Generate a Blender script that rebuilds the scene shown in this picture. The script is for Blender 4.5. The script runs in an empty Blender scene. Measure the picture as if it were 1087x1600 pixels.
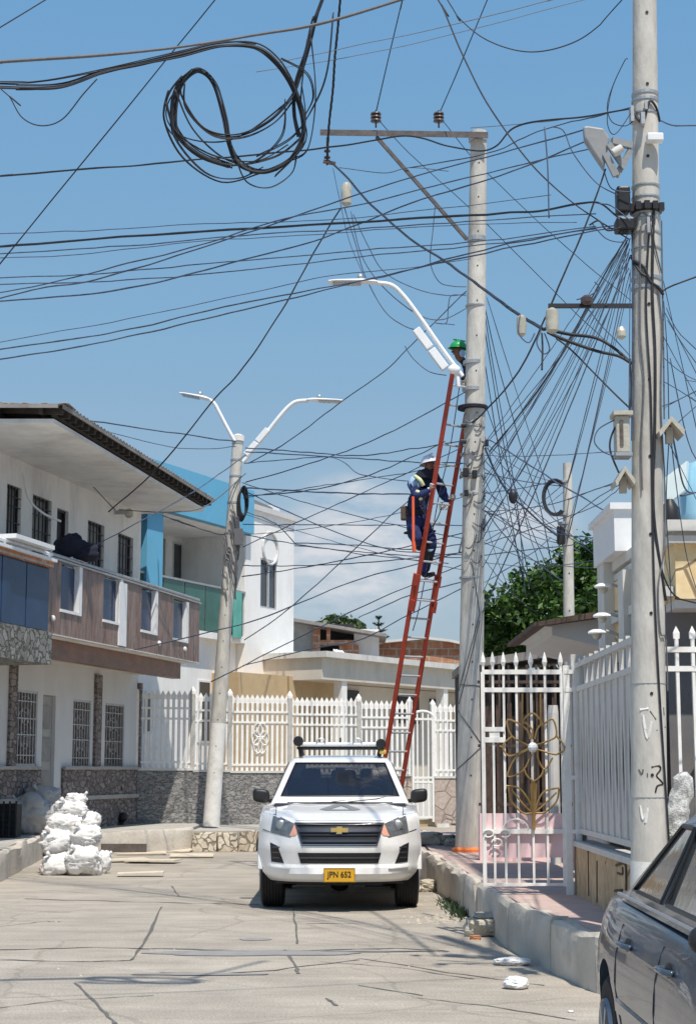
import bpy, math, random
from mathutils import Vector, Matrix, noise
random.seed(7)
R = math.radians
# ------------------------------------------------------------------ camera, sky, sun, exposure
sc = bpy.context.scene
C = sc.collection
FOC, HOR, EYE = 2600.0, 1203.0, 1.6          # focal length and horizon in photo pixels, eye height in metres
PITCH = math.atan((HOR - 800) / FOC)
cam_d = bpy.data.cameras.new('camera'); cam = bpy.data.objects.new('camera', cam_d); C.objects.link(cam)
cam_d.sensor_fit = 'VERTICAL'; cam_d.sensor_height = 32.0; cam_d.lens = FOC / 1600 * 32.0
cam_d.clip_start = 0.1; cam_d.clip_end = 5000
cam.location = (0, 0, EYE); cam.rotation_euler = (R(90) + PITCH, 0, 0)
sc.camera = cam
SUN_EL, SUN_AZ = 63.0, 17.0                  # azimuth: degrees to the right of straight behind the camera
w = bpy.data.worlds.new('World'); sc.world = w; w.use_nodes = True
nt = w.node_tree; nt.nodes.clear()
sky = nt.nodes.new('ShaderNodeTexSky'); sky.sky_type = 'NISHITA'; sky.sun_disc = False
sky.sun_elevation = R(SUN_EL); sky.sun_rotation = R(180 - SUN_AZ)
sky.air_density = 1.2; sky.dust_density = 0.6; sky.ozone_density = 2.4; sky.altitude = 0
tc = nt.nodes.new('ShaderNodeTexCoord'); mp = nt.nodes.new('ShaderNodeMapping'); mp.inputs['Scale'].default_value = (1, 1, 2.6)
mp.inputs['Location'].default_value = (0.55, 0.3, 0.2)
no = nt.nodes.new('ShaderNodeTexNoise'); no.inputs['Scale'].default_value = 5.5; no.inputs['Detail'].default_value = 7; no.inputs['Roughness'].default_value = 0.55
rp = nt.nodes.new('ShaderNodeValToRGB'); rp.color_ramp.elements[0].position = 0.46; rp.color_ramp.elements[1].position = 0.7
sx = nt.nodes.new('ShaderNodeSeparateXYZ'); mr = nt.nodes.new('ShaderNodeMapRange')
mr.inputs['From Min'].default_value = 0.27; mr.inputs['From Max'].default_value = 0.1
mr.inputs['To Min'].default_value = 0.0; mr.inputs['To Max'].default_value = 1.0
mu = nt.nodes.new('ShaderNodeMath'); mu.operation = 'MULTIPLY'
mx = nt.nodes.new('ShaderNodeMixRGB'); mx.inputs['Color2'].default_value = (6.0, 6.2, 6.6, 1)
hs = nt.nodes.new('ShaderNodeHueSaturation'); hs.inputs['Saturation'].default_value = 1.1; hs.inputs['Value'].default_value = 1.33
bg = nt.nodes.new('ShaderNodeBackground'); bg.inputs['Strength'].default_value = 0.115
wo = nt.nodes.new('ShaderNodeOutputWorld')
L = nt.links.new
L(tc.outputs['Generated'], mp.inputs['Vector']); L(mp.outputs['Vector'], no.inputs['Vector']); L(no.outputs['Fac'], rp.inputs['Fac'])
L(tc.outputs['Generated'], sx.inputs[0]); L(sx.outputs['Z'], mr.inputs['Value'])
def cloud_at(u, v, rx, rz, amt):                  # a soft low cloud in a fixed direction of the sky
    x, y = (u - 543.5) / FOC, (800 - v) / FOC; c, s = math.cos(PITCH), math.sin(PITCH); d = Vector((x, c - y * s, s + y * c)).normalized()
    m_ = nt.nodes.new('ShaderNodeMapping'); m_.vector_type = 'POINT'; m_.inputs['Scale'].default_value = (1 / rx, 1 / rx, 1 / rz); m_.inputs['Location'].default_value = (-d.x / rx, -d.y / rx, -d.z / rz)
    ln = nt.nodes.new('ShaderNodeVectorMath'); ln.operation = 'LENGTH'; q_ = nt.nodes.new('ShaderNodeMapRange'); q_.interpolation_type = 'SMOOTHSTEP'; q_.inputs['From Min'].default_value = 1; q_.inputs['From Max'].default_value = 0; q_.inputs['To Max'].default_value = amt
    L(tc.outputs['Generated'], m_.inputs['Vector']); L(m_.outputs[0], ln.inputs[0]); L(ln.outputs['Value'], q_.inputs['Value']); return q_.outputs['Result']
no.inputs['Scale'].default_value = 34; rp.color_ramp.elements[0].position = 0.28; rp.color_ramp.elements[1].position = 0.62
ad = nt.nodes.new('ShaderNodeMath'); ad.operation = 'ADD'; a2_ = nt.nodes.new('ShaderNodeMath'); a2_.operation = 'ADD'; a3_ = nt.nodes.new('ShaderNodeMath'); a3_.operation = 'ADD'; a3_.use_clamp = True
L(cloud_at(565, 850, .075, .055, 1.0), ad.inputs[0]); L(cloud_at(820, 815, .045, .02, .9), ad.inputs[1]); L(ad.outputs[0], a2_.inputs[0]); L(cloud_at(500, 900, .14, .05, .5), a2_.inputs[1]); L(a2_.outputs[0], a3_.inputs[0]); L(cloud_at(540, 765, .03, .012, .6), a3_.inputs[1])
L(rp.outputs['Color'], mu.inputs[0]); L(a3_.outputs[0], mu.inputs[1])
mh = nt.nodes.new('ShaderNodeMapRange'); mh.inputs['From Min'].default_value = 0.95; mh.inputs['From Max'].default_value = 0.5; mh.inputs['To Max'].default_value = 0.85
hz = nt.nodes.new('ShaderNodeMixRGB'); hr = nt.nodes.new('ShaderNodeValToRGB'); cr_ = hr.color_ramp; cr_.elements[0].position = 0.02; cr_.elements[0].color = (.34, .42, .51, 1); cr_.elements[1].position = 0.62; cr_.elements[1].color = (.14, .33, .585, 1)
for p_, c_ in ((0.13, (.305, .425, .545, 1)), (0.26, (.22, .405, .595, 1)), (0.42, (.165, .365, .61, 1))): e_ = cr_.elements.new(p_); e_.color = c_
sc10 = nt.nodes.new('ShaderNodeMixRGB'); sc10.blend_type = 'MULTIPLY'; sc10.inputs['Fac'].default_value = 1; sc10.inputs['Color2'].default_value = (8.9, 8.9, 8.9, 1)
L(sx.outputs['Z'], hr.inputs['Fac']); L(hr.outputs['Color'], sc10.inputs['Color1']); L(sc10.outputs['Color'], hz.inputs['Color2'])
L(sx.outputs['Z'], mh.inputs['Value']); L(mh.outputs['Result'], hz.inputs['Fac']); L(hs.outputs['Color'], hz.inputs['Color1'])
L(sky.outputs['Color'], hs.inputs['Color']); L(hz.outputs['Color'], mx.inputs['Color1']); L(mu.outputs[0], mx.inputs['Fac'])
L(mx.outputs['Color'], bg.inputs['Color']); L(bg.outputs['Background'], wo.inputs['Surface'])
sd = bpy.data.lights.new('sun', 'SUN'); sun = bpy.data.objects.new('sun', sd); C.objects.link(sun)
sd.energy = 4.9; sd.angle = R(0.7); sd.color = (1.0, 0.93, 0.825)
sv = Vector((math.sin(R(SUN_AZ)) * math.cos(R(SUN_EL)), -math.cos(R(SUN_AZ)) * math.cos(R(SUN_EL)), math.sin(R(SUN_EL))))
sun.rotation_euler = sv.to_track_quat('Z', 'Y').to_euler()
sc.view_settings.view_transform = 'Standard'; sc.view_settings.look = 'None'
sc.view_settings.exposure = 0.0; sc.view_settings.gamma = 1.0

# ------------------------------------------------------------------ pixel of the photograph -> point in the world
def ray(u, v):
    x, y = (u - 543.5) / FOC, (800 - v) / FOC
    c, s = math.cos(PITCH), math.sin(PITCH)
    return Vector((x, c - y * s, s + y * c))
CP = Vector((0, 0, EYE))
def proj(p):
    q = Vector(p) - CP; c, s = math.cos(PITCH), math.sin(PITCH); f = q.y * c + q.z * s
    return 543.5 + FOC * q.x / f, 800 - FOC * (-q.y * s + q.z * c) / f
def W(u, v, Y): d = ray(u, v); return CP + d * (Y / d.y)
def WZ(u, v, Z=0.0): d = ray(u, v); return CP + d * ((Z - EYE) / d.z)
def hit(u, v, P, N): d = ray(u, v); return CP + d * ((Vector(P) - CP).dot(N) / d.dot(N))

# ------------------------------------------------------------------ materials
MAT = {}
def rgb(c): return (c[0], c[1], c[2], 1)
def mat(name, col, rough=0.8, var=0.18, scale=6.0, bump=0.15, metal=0.0, dirt=None, dscale=1.3, damt=0.5, spec=0.4, coat=0.0, stretch=(1, 1, 1), bscale=None):
    m = bpy.data.materials.new(name); m.use_nodes = True; n = m.node_tree.nodes; l = m.node_tree.links.new
    b = n['Principled BSDF']; b.inputs['Roughness'].default_value = rough; b.inputs['Metallic'].default_value = metal
    b.inputs['Specular IOR Level'].default_value = spec; b.inputs['Coat Weight'].default_value = coat
    t = n.new('ShaderNodeTexCoord'); mp = n.new('ShaderNodeMapping'); mp.inputs['Scale'].default_value = stretch
    l(t.outputs['Object'], mp.inputs['Vector'])
    a = n.new('ShaderNodeTexNoise'); a.inputs['Scale'].default_value = scale; a.inputs['Detail'].default_value = 9; a.inputs['Roughness'].default_value = 0.65
    l(mp.outputs['Vector'], a.inputs['Vector'])
    r = n.new('ShaderNodeValToRGB'); r.color_ramp.elements[0].position = 0.3; r.color_ramp.elements[1].position = 0.7
    r.color_ramp.elements[0].color = rgb([max(0, k * (1 - var)) for k in col]); r.color_ramp.elements[1].color = rgb([min(1, k * (1 + var)) for k in col])
    l(a.outputs['Fac'], r.inputs['Fac']); out = r.outputs['Color']
    if dirt:
        d = n.new('ShaderNodeTexNoise'); d.inputs['Scale'].default_value = dscale; d.inputs['Detail'].default_value = 7; d.inputs['Roughness'].default_value = 0.7
        l(mp.outputs['Vector'], d.inputs['Vector'])
        q = n.new('ShaderNodeValToRGB'); q.color_ramp.elements[0].position = 0.48; q.color_ramp.elements[1].position = 0.72
        q.color_ramp.elements[1].color = (damt, damt, damt, 1); l(d.outputs['Fac'], q.inputs['Fac'])
        x = n.new('ShaderNodeMixRGB'); x.inputs['Color2'].default_value = rgb(dirt); l(q.outputs['Color'], x.inputs['Fac']); l(out, x.inputs['Color1']); out = x.outputs['Color']
    l(out, b.inputs['Base Color'])
    if bump:
        bn = n.new('ShaderNodeTexNoise'); bn.inputs['Scale'].default_value = bscale or scale * 4; bn.inputs['Detail'].default_value = 6
        l(mp.outputs['Vector'], bn.inputs['Vector'])
        bb = n.new('ShaderNodeBump'); bb.inputs['Strength'].default_value = bump; bb.inputs['Distance'].default_value = 0.02
        l(bn.outputs['Fac'], bb.inputs['Height']); l(bb.outputs['Normal'], b.inputs['Normal'])
    MAT[name] = m; return m
def vor_mat(name, c1, c2, mortar, scale, edge=0.06, stretch=(1, 1, 1), bump=0.6, rough=0.85, rand=1.0, warp=0.0):
    """cells of stone with joints between them"""
    m = mat(name, c1, rough, 0.2, scale * 3, 0.0, stretch=(1, 1, 1)); n = m.node_tree.nodes; l = m.node_tree.links.new; b = n['Principled BSDF']
    t = n.new('ShaderNodeTexCoord'); mp = n.new('ShaderNodeMapping'); mp.inputs['Scale'].default_value = stretch
    l(t.outputs['Object'], mp.inputs['Vector']); vec = mp.outputs['Vector']
    if warp:
        wn = n.new('ShaderNodeTexNoise'); wn.inputs['Scale'].default_value = scale * 0.8; l(vec, wn.inputs['Vector'])
        am = n.new('ShaderNodeMixRGB'); am.blend_type = 'ADD'; am.inputs['Fac'].default_value = warp; l(vec, am.inputs['Color1']); l(wn.outputs['Color'], am.inputs['Color2']); vec = am.outputs['Color']
    v1 = n.new('ShaderNodeTexVoronoi'); v1.inputs['Scale'].default_value = scale; v1.inputs['Randomness'].default_value = rand; l(vec, v1.inputs['Vector'])
    v2 = n.new('ShaderNodeTexVoronoi'); v2.feature = 'DISTANCE_TO_EDGE'; v2.inputs['Scale'].default_value = scale; v2.inputs['Randomness'].default_value = rand; l(vec, v2.inputs['Vector'])
    s = n.new('ShaderNodeSeparateColor'); l(v1.outputs['Color'], s.inputs['Color'])
    mxx = n.new('ShaderNodeMixRGB'); mxx.inputs['Color1'].default_value = rgb(c1); mxx.inputs['Color2'].default_value = rgb(c2); l(s.outputs['Red'], mxx.inputs['Fac'])
    fine = n.new('ShaderNodeTexNoise'); fine.inputs['Scale'].default_value = scale * 5; fine.inputs['Detail'].default_value = 6; l(t.outputs['Object'], fine.inputs['Vector'])
    ov = n.new('ShaderNodeMixRGB'); ov.blend_type = 'OVERLAY'; ov.inputs['Fac'].default_value = 0.5; l(mxx.outputs['Color'], ov.inputs['Color1']); l(fine.outputs['Fac'], ov.inputs['Color2'])
    e = n.new('ShaderNodeValToRGB'); e.color_ramp.elements[0].position = edge * 0.4; e.color_ramp.elements[1].position = edge; l(v2.outputs['Distance'], e.inputs['Fac'])
    m2 = n.new('ShaderNodeMixRGB'); m2.inputs['Color1'].default_value = rgb(mortar); l(e.outputs['Color'], m2.inputs['Fac']); l(ov.outputs['Color'], m2.inputs['Color2'])
    l(m2.outputs['Color'], b.inputs['Base Color'])
    bb = n.new('ShaderNodeBump'); bb.inputs['Strength'].default_value = bump; bb.inputs['Distance'].default_value = 0.03; l(e.outputs['Color'], bb.inputs['Height']); l(bb.outputs['Normal'], b.inputs['Normal'])
    return m
def brick_mat(name, c1, c2, mortar, bw=0.3, bh=0.14, ax=(1, 0), rough=0.9, ms=0.02, bump=0.5, offset=0.5):
    m = mat(name, c1, rough, 0.2, 12, 0.0); n = m.node_tree.nodes; l = m.node_tree.links.new; b = n['Principled BSDF']
    t = n.new('ShaderNodeTexCoord'); d = n.new('ShaderNodeVectorMath'); d.operation = 'DOT_PRODUCT'; d.inputs[1].default_value = (ax[0], ax[1], 0); l(t.outputs['Object'], d.inputs[0])
    s = n.new('ShaderNodeSeparateXYZ'); l(t.outputs['Object'], s.inputs[0]); cb = n.new('ShaderNodeCombineXYZ'); l(d.outputs['Value'], cb.inputs[0]); l(s.outputs['Z'], cb.inputs[1])
    k = n.new('ShaderNodeTexBrick'); k.offset = offset; k.inputs['Scale'].default_value = 1; k.inputs['Brick Width'].default_value = bw; k.inputs['Row Height'].default_value = bh; k.inputs['Mortar Size'].default_value = ms
    k.inputs['Color1'].default_value = rgb(c1); k.inputs['Color2'].default_value = rgb(c2); k.inputs['Mortar'].default_value = rgb(mortar); l(cb.outputs[0], k.inputs['Vector'])
    fine = n.new('ShaderNodeTexNoise'); fine.inputs['Scale'].default_value = 5; fine.inputs['Detail'].default_value = 8; l(t.outputs['Object'], fine.inputs['Vector'])
    ov = n.new('ShaderNodeMixRGB'); ov.blend_type = 'OVERLAY'; ov.inputs['Fac'].default_value = 0.7; l(k.outputs['Color'], ov.inputs['Color1']); l(fine.outputs['Fac'], ov.inputs['Color2'])
    l(ov.outputs['Color'], b.inputs['Base Color'])
    bb = n.new('ShaderNodeBump'); bb.inputs['Strength'].default_value = bump; bb.invert = True; bb.inputs['Distance'].default_value = 0.02; l(k.outputs['Fac'], bb.inputs['Height']); l(bb.outputs['Normal'], b.inputs['Normal'])
    return m
def glass_mat(name, tint, rough=0.05, trans=0.0, alpha=1.0):
    m = mat(name, tint, rough, 0.25, 1.5, 0.03, spec=0.9); b = m.node_tree.nodes['Principled BSDF']
    b.inputs['Alpha'].default_value = alpha
    return m

mat('concrete_pole', (0.53, 0.51, 0.465), 0.85, 0.2, 6, 0.3, dirt=(0.2, 0.19, 0.17), dscale=2.6, damt=0.65, stretch=(1, 1, 0.35))
mat('pole_paint', (0.72, 0.71, 0.68), 0.7, 0.1, 8, 0.15, dirt=(0.4, 0.38, 0.33), dscale=5, damt=0.5)
mat('old_white', (0.62, 0.61, 0.58), 0.75, 0.12, 3, 0.1, dirt=(0.36, 0.35, 0.32), dscale=1.6, damt=0.35, stretch=(1, 1, 0.5))
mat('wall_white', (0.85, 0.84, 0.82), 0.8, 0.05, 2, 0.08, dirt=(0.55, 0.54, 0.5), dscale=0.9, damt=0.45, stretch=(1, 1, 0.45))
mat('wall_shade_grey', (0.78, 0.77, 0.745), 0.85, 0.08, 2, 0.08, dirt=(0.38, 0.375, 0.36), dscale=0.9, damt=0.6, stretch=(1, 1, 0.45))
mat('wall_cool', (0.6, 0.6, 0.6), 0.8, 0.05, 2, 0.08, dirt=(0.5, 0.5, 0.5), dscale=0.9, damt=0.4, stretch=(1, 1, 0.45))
mat('wall_cream', (0.6, 0.56, 0.49), 0.85, 0.08, 2, 0.1, dirt=(0.35, 0.32, 0.28), dscale=1.2, damt=0.5, stretch=(1, 1, 0.5))
mat('wall_tan', (0.52, 0.38, 0.22), 0.85, 0.08, 2, 0.1, dirt=(0.3, 0.22, 0.15), dscale=1.2, damt=0.4)
mat('wall_ochre', (0.66, 0.47, 0.2), 0.8, 0.08, 2, 0.1, dirt=(0.45, 0.3, 0.15), dscale=1.4, damt=0.4)
mat('fence_white', (0.84, 0.83, 0.8), 0.45, 0.06, 6, 0.05, dirt=(0.5, 0.4, 0.3), dscale=7, damt=0.3)
mat('weathered', (0.47, 0.45, 0.39), 0.8, 0.15, 8, 0.2, dirt=(0.25, 0.22, 0.18), dscale=7, damt=0.6)
mat('lamp_grey', (0.27, 0.28, 0.29), 0.5, 0.15, 5, 0.1, dirt=(0.25, 0.24, 0.22), dscale=4, damt=0.5)
mat('fence_grey', (0.58, 0.57, 0.55), 0.5, 0.06, 6, 0.05, dirt=(0.4, 0.36, 0.32), dscale=4, damt=0.35)
mat('kerb_concrete', (0.56, 0.51, 0.44), 0.9, 0.22, 5, 0.5, dirt=(0.25, 0.24, 0.21), dscale=2.5, damt=0.75)
mat('kerb_chip', (0.66, 0.64, 0.58), 0.9, 0.15, 9, 0.6)
mat('pave_pink', (0.5, 0.38, 0.34), 0.9, 0.14, 4, 0.2, dirt=(0.32, 0.28, 0.25), dscale=1.6, damt=0.5)
mat('pave_grey', (0.42, 0.4, 0.36), 0.9, 0.15, 4, 0.3, dirt=(0.25, 0.24, 0.22), dscale=1.5, damt=0.5)
mat('pink_paint', (0.8, 0.58, 0.6), 0.75, 0.05, 3, 0.1, dirt=(0.6, 0.5, 0.48), dscale=2, damt=0.4)
mat('blue_paint', (0.13, 0.41, 0.62), 0.6, 0.06, 3, 0.08, dirt=(0.15, 0.36, 0.5), dscale=1.5, damt=0.4)
mat('metal_roof', (0.3, 0.28, 0.26), 0.6, 0.2, 3, 0.1, metal=0.3, dirt=(0.16, 0.13, 0.11), dscale=2, damt=0.6)
mat('dark_wood', (0.05, 0.042, 0.036), 0.8, 0.3, 6, 0.2)
mat('dark_metal', (0.035, 0.035, 0.04), 0.5, 0.3, 6, 0.05, metal=0.2)
mat('rusty_steel', (0.1, 0.07, 0.055), 0.7, 0.35, 9, 0.2, metal=0.3)
mat('galv', (0.42, 0.43, 0.44), 0.45, 0.15, 8, 0.06, metal=0.6)
mat('alu', (0.62, 0.64, 0.66), 0.4, 0.08, 8, 0.04, metal=0.5)
mat('lamp_white', (0.78, 0.79, 0.8), 0.4, 0.05, 8, 0.02)
mat('cable', (0.022, 0.024, 0.03), 0.6, 0.6, 6, 0.0)
mat('cable_blue', (0.065, 0.09, 0.14), 0.6, 0.6, 5, 0.0)
mat('cable_grey', (0.13, 0.13, 0.14), 0.6, 0.25, 30, 0.0)
mat('porcelain', (0.45, 0.43, 0.36), 0.3, 0.2, 10, 0.03)
mat('porcelain_dark', (0.08, 0.06, 0.06), 0.3, 0.2, 10, 0.03)
mat('ladder_red', (0.42, 0.055, 0.028), 0.5, 0.2, 8, 0.06, dirt=(0.24, 0.06, 0.05), dscale=4, damt=0.6)
mat('hot_orange', (0.78, 0.13, 0.05), 0.45, 0.08, 8, 0.03)
mat('coverall', (0.02, 0.032, 0.115), 0.9, 0.5, 7, 0.9, bscale=16)
mat('crossarm_steel', (0.12, 0.105, 0.1), 0.7, 0.35, 9, 0.2, metal=0.3)
mat('coverall_dark', (0.012, 0.014, 0.03), 0.85, 0.3, 9, 0.3)
mat('boot', (0.015, 0.014, 0.014), 0.6, 0.3, 9, 0.1)
mat('glove', (0.62, 0.6, 0.58), 0.85, 0.12, 12, 0.4)
mat('skin', (0.19, 0.09, 0.055), 0.55, 0.1, 12, 0.05)
mat('pale_blue_cloth', (0.34, 0.5, 0.72), 0.85, 0.12, 12, 0.3)
mat('lime_strap', (0.62, 0.66, 0.38), 0.7, 0.1, 20, 0.1)
mat('helmet_white', (0.66, 0.68, 0.75), 0.35, 0.06, 8, 0.02)
mat('helmet_green', (0.02, 0.32, 0.09), 0.35, 0.2, 8, 0.02)
mat('truck_paint', (0.84, 0.84, 0.83), 0.24, 0.02, 3, 0.0, coat=0.7, spec=0.5, dirt=(0.6, 0.56, 0.5), dscale=2.2, damt=0.45)
mat('black_plastic', (0.018, 0.018, 0.02), 0.45, 0.3, 9, 0.03)
mat('rubber', (0.022, 0.021, 0.021), 0.85, 0.3, 9, 0.2)
mat('chrome', (0.5, 0.51, 0.53), 0.22, 0.05, 5, 0.0, metal=0.9)
mat('dark_chrome', (0.11, 0.11, 0.125), 0.3, 0.1, 5, 0.0, metal=0.7)
mat('gold_badge', (0.72, 0.5, 0.14), 0.3, 0.08, 5, 0.0, metal=0.6)
mat('plate_yellow', (0.66, 0.36, 0.02), 0.5, 0.06, 9, 0.03)
mat('ink', (0.03, 0.02, 0.015), 0.7, 0.2, 9, 0.0)
mat('lens_grey', (0.13, 0.14, 0.15), 0.12, 0.4, 12, 0.1, spec=0.9, coat=0.8)
mat('lens_orange', (0.8, 0.4, 0.28), 0.2, 0.15, 30, 0.1, spec=0.8)
mat('decal_grey', (0.2, 0.21, 0.22), 0.6, 0.08, 9, 0.0)
mat('seat_dark', (0.025, 0.03, 0.045), 0.9, 0.2, 9, 0.1)
mat('car_paint', (0.06, 0.09, 0.135), 0.3, 0.08, 2, 0.0, metal=0.35, coat=0.5, spec=0.5, dirt=(0.2, 0.195, 0.18), dscale=2.5, damt=0.6)
glass_mat('car_glass', (0.06, 0.07, 0.075), 0.03)
glass_mat('house_glass', (0.05, 0.055, 0.06), 0.12)
glass_mat('blue_glass', (0.015, 0.04, 0.1), 0.2); MAT['blue_glass'].node_tree.nodes['Principled BSDF'].inputs['Specular IOR Level'].default_value = 0.35
glass_mat('green_glass', (0.035, 0.12, 0.085), 0.1)
glass_mat('green_glass_lit', (0.1, 0.42, 0.33), 0.1)  # green balcony glass again, with sunlight put into its colour
mg = glass_mat('windscreen', (0.012, 0.018, 0.032), 0.04, alpha=0.66)
mat('sack_white', (0.76, 0.75, 0.73), 0.75, 0.08, 14, 0.5, dirt=(0.5, 0.45, 0.4), dscale=5, damt=0.55, bscale=22)
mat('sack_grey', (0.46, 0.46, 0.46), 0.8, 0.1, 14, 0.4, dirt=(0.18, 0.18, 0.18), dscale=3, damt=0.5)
mat('sack_pink', (0.66, 0.52, 0.48), 0.8, 0.1, 14, 0.3)
mat('board', (0.6, 0.53, 0.42), 0.9, 0.15, 7, 0.2, dirt=(0.4, 0.34, 0.27), dscale=3, damt=0.5)
mat('bark', (0.12, 0.09, 0.065), 0.9, 0.3, 7, 0.6, stretch=(1, 1, 0.3))
mat('orange_collar', (0.72, 0.2, 0.06), 0.7, 0.15, 9, 0.1)
mat('gate_gold', (0.3, 0.19, 0.07), 0.5, 0.25, 9, 0.08, metal=0.2)
mat('shop_black', (0.03, 0.03, 0.032), 0.8, 0.3, 5, 0.1)
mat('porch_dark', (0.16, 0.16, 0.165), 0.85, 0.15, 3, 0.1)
mat('door_grey', (0.36, 0.35, 0.33), 0.6, 0.12, 3, 0.1, dirt=(0.2, 0.19, 0.18), dscale=2, damt=0.6)
mat('window_mesh', (0.27, 0.26, 0.25), 0.6, 0.3, 6, 0.1, dirt=(0.07, 0.06, 0.06), dscale=3, damt=0.8)
mat('window_warm', (0.1, 0.06, 0.045), 0.6, 0.5, 4, 0.1)
mat('tank_blue', (0.32, 0.58, 0.74), 0.5, 0.06, 4, 0.05)
mat('pale_panel', (0.62, 0.72, 0.73), 0.5, 0.08, 4, 0.05)
mat('yellow_plastic', (0.6, 0.42, 0.08), 0.5, 0.1, 9, 0.02)
mat('shale', (0.12, 0.1, 0.09), 0.9, 0.3, 8, 0.4)
mat('white_bag', (0.78, 0.78, 0.77), 0.5, 0.06, 14, 0.3)
mat('rubble', (0.5, 0.45, 0.36), 0.95, 0.25, 9, 0.8, dirt=(0.3, 0.26, 0.22), dscale=4, damt=0.7)
mat('brick_bit', (0.42, 0.2, 0.1), 0.95, 0.25, 9, 0.8)
vor_mat('stone_grey', (0.22, 0.215, 0.21), (0.34, 0.33, 0.32), (0.13, 0.13, 0.13), 7.5, 0.09, (0.8, 0.8, 1.9), warp=0.35)
vor_mat('stone_grey_light', (0.3, 0.28, 0.27), (0.4, 0.375, 0.36), (0.2, 0.19, 0.18), 3.2, 0.06, (0.9, 0.9, 1.3), warp=0.2)
vor_mat('stone_pebble', (0.17, 0.175, 0.16), (0.3, 0.3, 0.28), (0.09, 0.09, 0.08), 5.5, 0.1, warp=0.4)
vor_mat('stone_cream', (0.72, 0.54, 0.29), (0.8, 0.62, 0.36), (0.3, 0.22, 0.14), 2.2, 0.03, bump=0.4)
vor_mat('stone_rose', (0.42, 0.34, 0.29), (0.5, 0.42, 0.36), (0.3, 0.25, 0.22), 3.0, 0.05)
vor_mat('stone_shelf', (0.42, 0.35, 0.26), (0.6, 0.55, 0.45), (0.2, 0.17, 0.13), 4.5, 0.08, warp=0.4)
vor_mat('slab_ochre', (0.47, 0.34, 0.2), (0.54, 0.4, 0.24), (0.22, 0.14, 0.09), 1.6, 0.018, (1, 1.6, 0.7), bump=0.3)
brick_mat('tile_brown', (0.17, 0.105, 0.08), (0.21, 0.14, 0.11), (0.11, 0.08, 0.065), 0.3, 0.62, (-0.2269, -0.974), ms=0.006, bump=0.2)
brick_mat('brick_red', (0.38, 0.16, 0.085), (0.47, 0.24, 0.14), (0.42, 0.36, 0.3), 0.42, 0.24, (1, 0))
mat('tile_brown_streak', (0.2, 0.125, 0.1), 0.4, 0.6, 4, 0.3, stretch=(2.4, 2.4, 0.6), dirt=(0.3, 0.25, 0.22), dscale=1.6, damt=0.75)
mat('beam_brown', (0.2, 0.095, 0.06), 0.4, 0.3, 3, 0.3, stretch=(1, 1, 2), dirt=(0.11, 0.07, 0.055), dscale=1.3, damt=0.7)
# herringbone stone dado
m = vor_mat('dado_stone', (0.17, 0.14, 0.13), (0.3, 0.26, 0.245), (0.1, 0.09, 0.085), 6.0, 0.1, (0.8, 0.8, 1.5), rand=0.75, warp=0.2)
# road: dusty worn concrete
m = mat('road_concrete', (0.41, 0.37, 0.315), 0.92, 0.13, 1.3, 0.35, dirt=(0.27, 0.25, 0.22), dscale=0.3, damt=0.7, bscale=30)
n = m.node_tree.nodes; l = m.node_tree.links.new; b = n['Principled BSDF']; src = b.inputs['Base Color'].links[0].from_socket
t = n.new('ShaderNodeTexCoord')
g = n.new('ShaderNodeTexNoise'); g.inputs['Scale'].default_value = 60; g.inputs['Detail'].default_value = 4; l(t.outputs['Object'], g.inputs['Vector'])
q = n.new('ShaderNodeValToRGB'); q.color_ramp.elements[0].position = 0.35; q.color_ramp.elements[1].position = 0.65; q.color_ramp.elements[0].color = (0.74, 0.74, 0.74, 1); q.color_ramp.elements[1].color = (1.16, 1.16, 1.16, 1); l(g.outputs['Fac'], q.inputs['Fac'])
mm = n.new('ShaderNodeMixRGB'); mm.blend_type = 'MULTIPLY'; mm.inputs['Fac'].default_value = 1; l(src, mm.inputs['Color1']); l(q.outputs['Color'], mm.inputs['Color2'])
mp2 = n.new('ShaderNodeMapping'); mp2.inputs['Scale'].default_value = (0.35, 1.6, 1); l(t.outputs['Object'], mp2.inputs['Vector'])
g2 = n.new('ShaderNodeTexNoise'); g2.inputs['Scale'].default_value = 1.4; g2.inputs['Detail'].default_value = 10; g2.inputs['Roughness'].default_value = 0.72; l(mp2.outputs['Vector'], g2.inputs['Vector'])
q2 = n.new('ShaderNodeValToRGB'); q2.color_ramp.elements[0].position = 0.32; q2.color_ramp.elements[1].position = 0.68; q2.color_ramp.elements[0].color = (0.78, 0.77, 0.75, 1); q2.color_ramp.elements[1].color = (1.12, 1.12, 1.11, 1); l(g2.outputs['Fac'], q2.inputs['Fac'])
m3 = n.new('ShaderNodeMixRGB'); m3.blend_type = 'MULTIPLY'; m3.inputs['Fac'].default_value = 1; l(mm.outputs['Color'], m3.inputs['Color1']); l(q2.outputs['Color'], m3.inputs['Color2'])
wn = n.new('ShaderNodeTexNoise'); wn.inputs['Scale'].default_value = 1.1; wn.inputs['Detail'].default_value = 8; l(t.outputs['Object'], wn.inputs['Vector'])
wm = n.new('ShaderNodeMixRGB'); wm.blend_type = 'ADD'; wm.inputs['Fac'].default_value = 0.55; l(t.outputs['Object'], wm.inputs['Color1']); l(wn.outputs['Color'], wm.inputs['Color2'])
ck_ = n.new('ShaderNodeTexVoronoi'); ck_.feature = 'DISTANCE_TO_EDGE'; ck_.inputs['Scale'].default_value = 0.42; l(wm.outputs['Color'], ck_.inputs['Vector'])
ce = n.new('ShaderNodeValToRGB'); ce.color_ramp.elements[0].position = 0.003; ce.color_ramp.elements[1].position = 0.011; ce.color_ramp.elements[0].color = (0.55, 0.54, 0.52, 1); l(ck_.outputs['Distance'], ce.inputs['Fac'])
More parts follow.
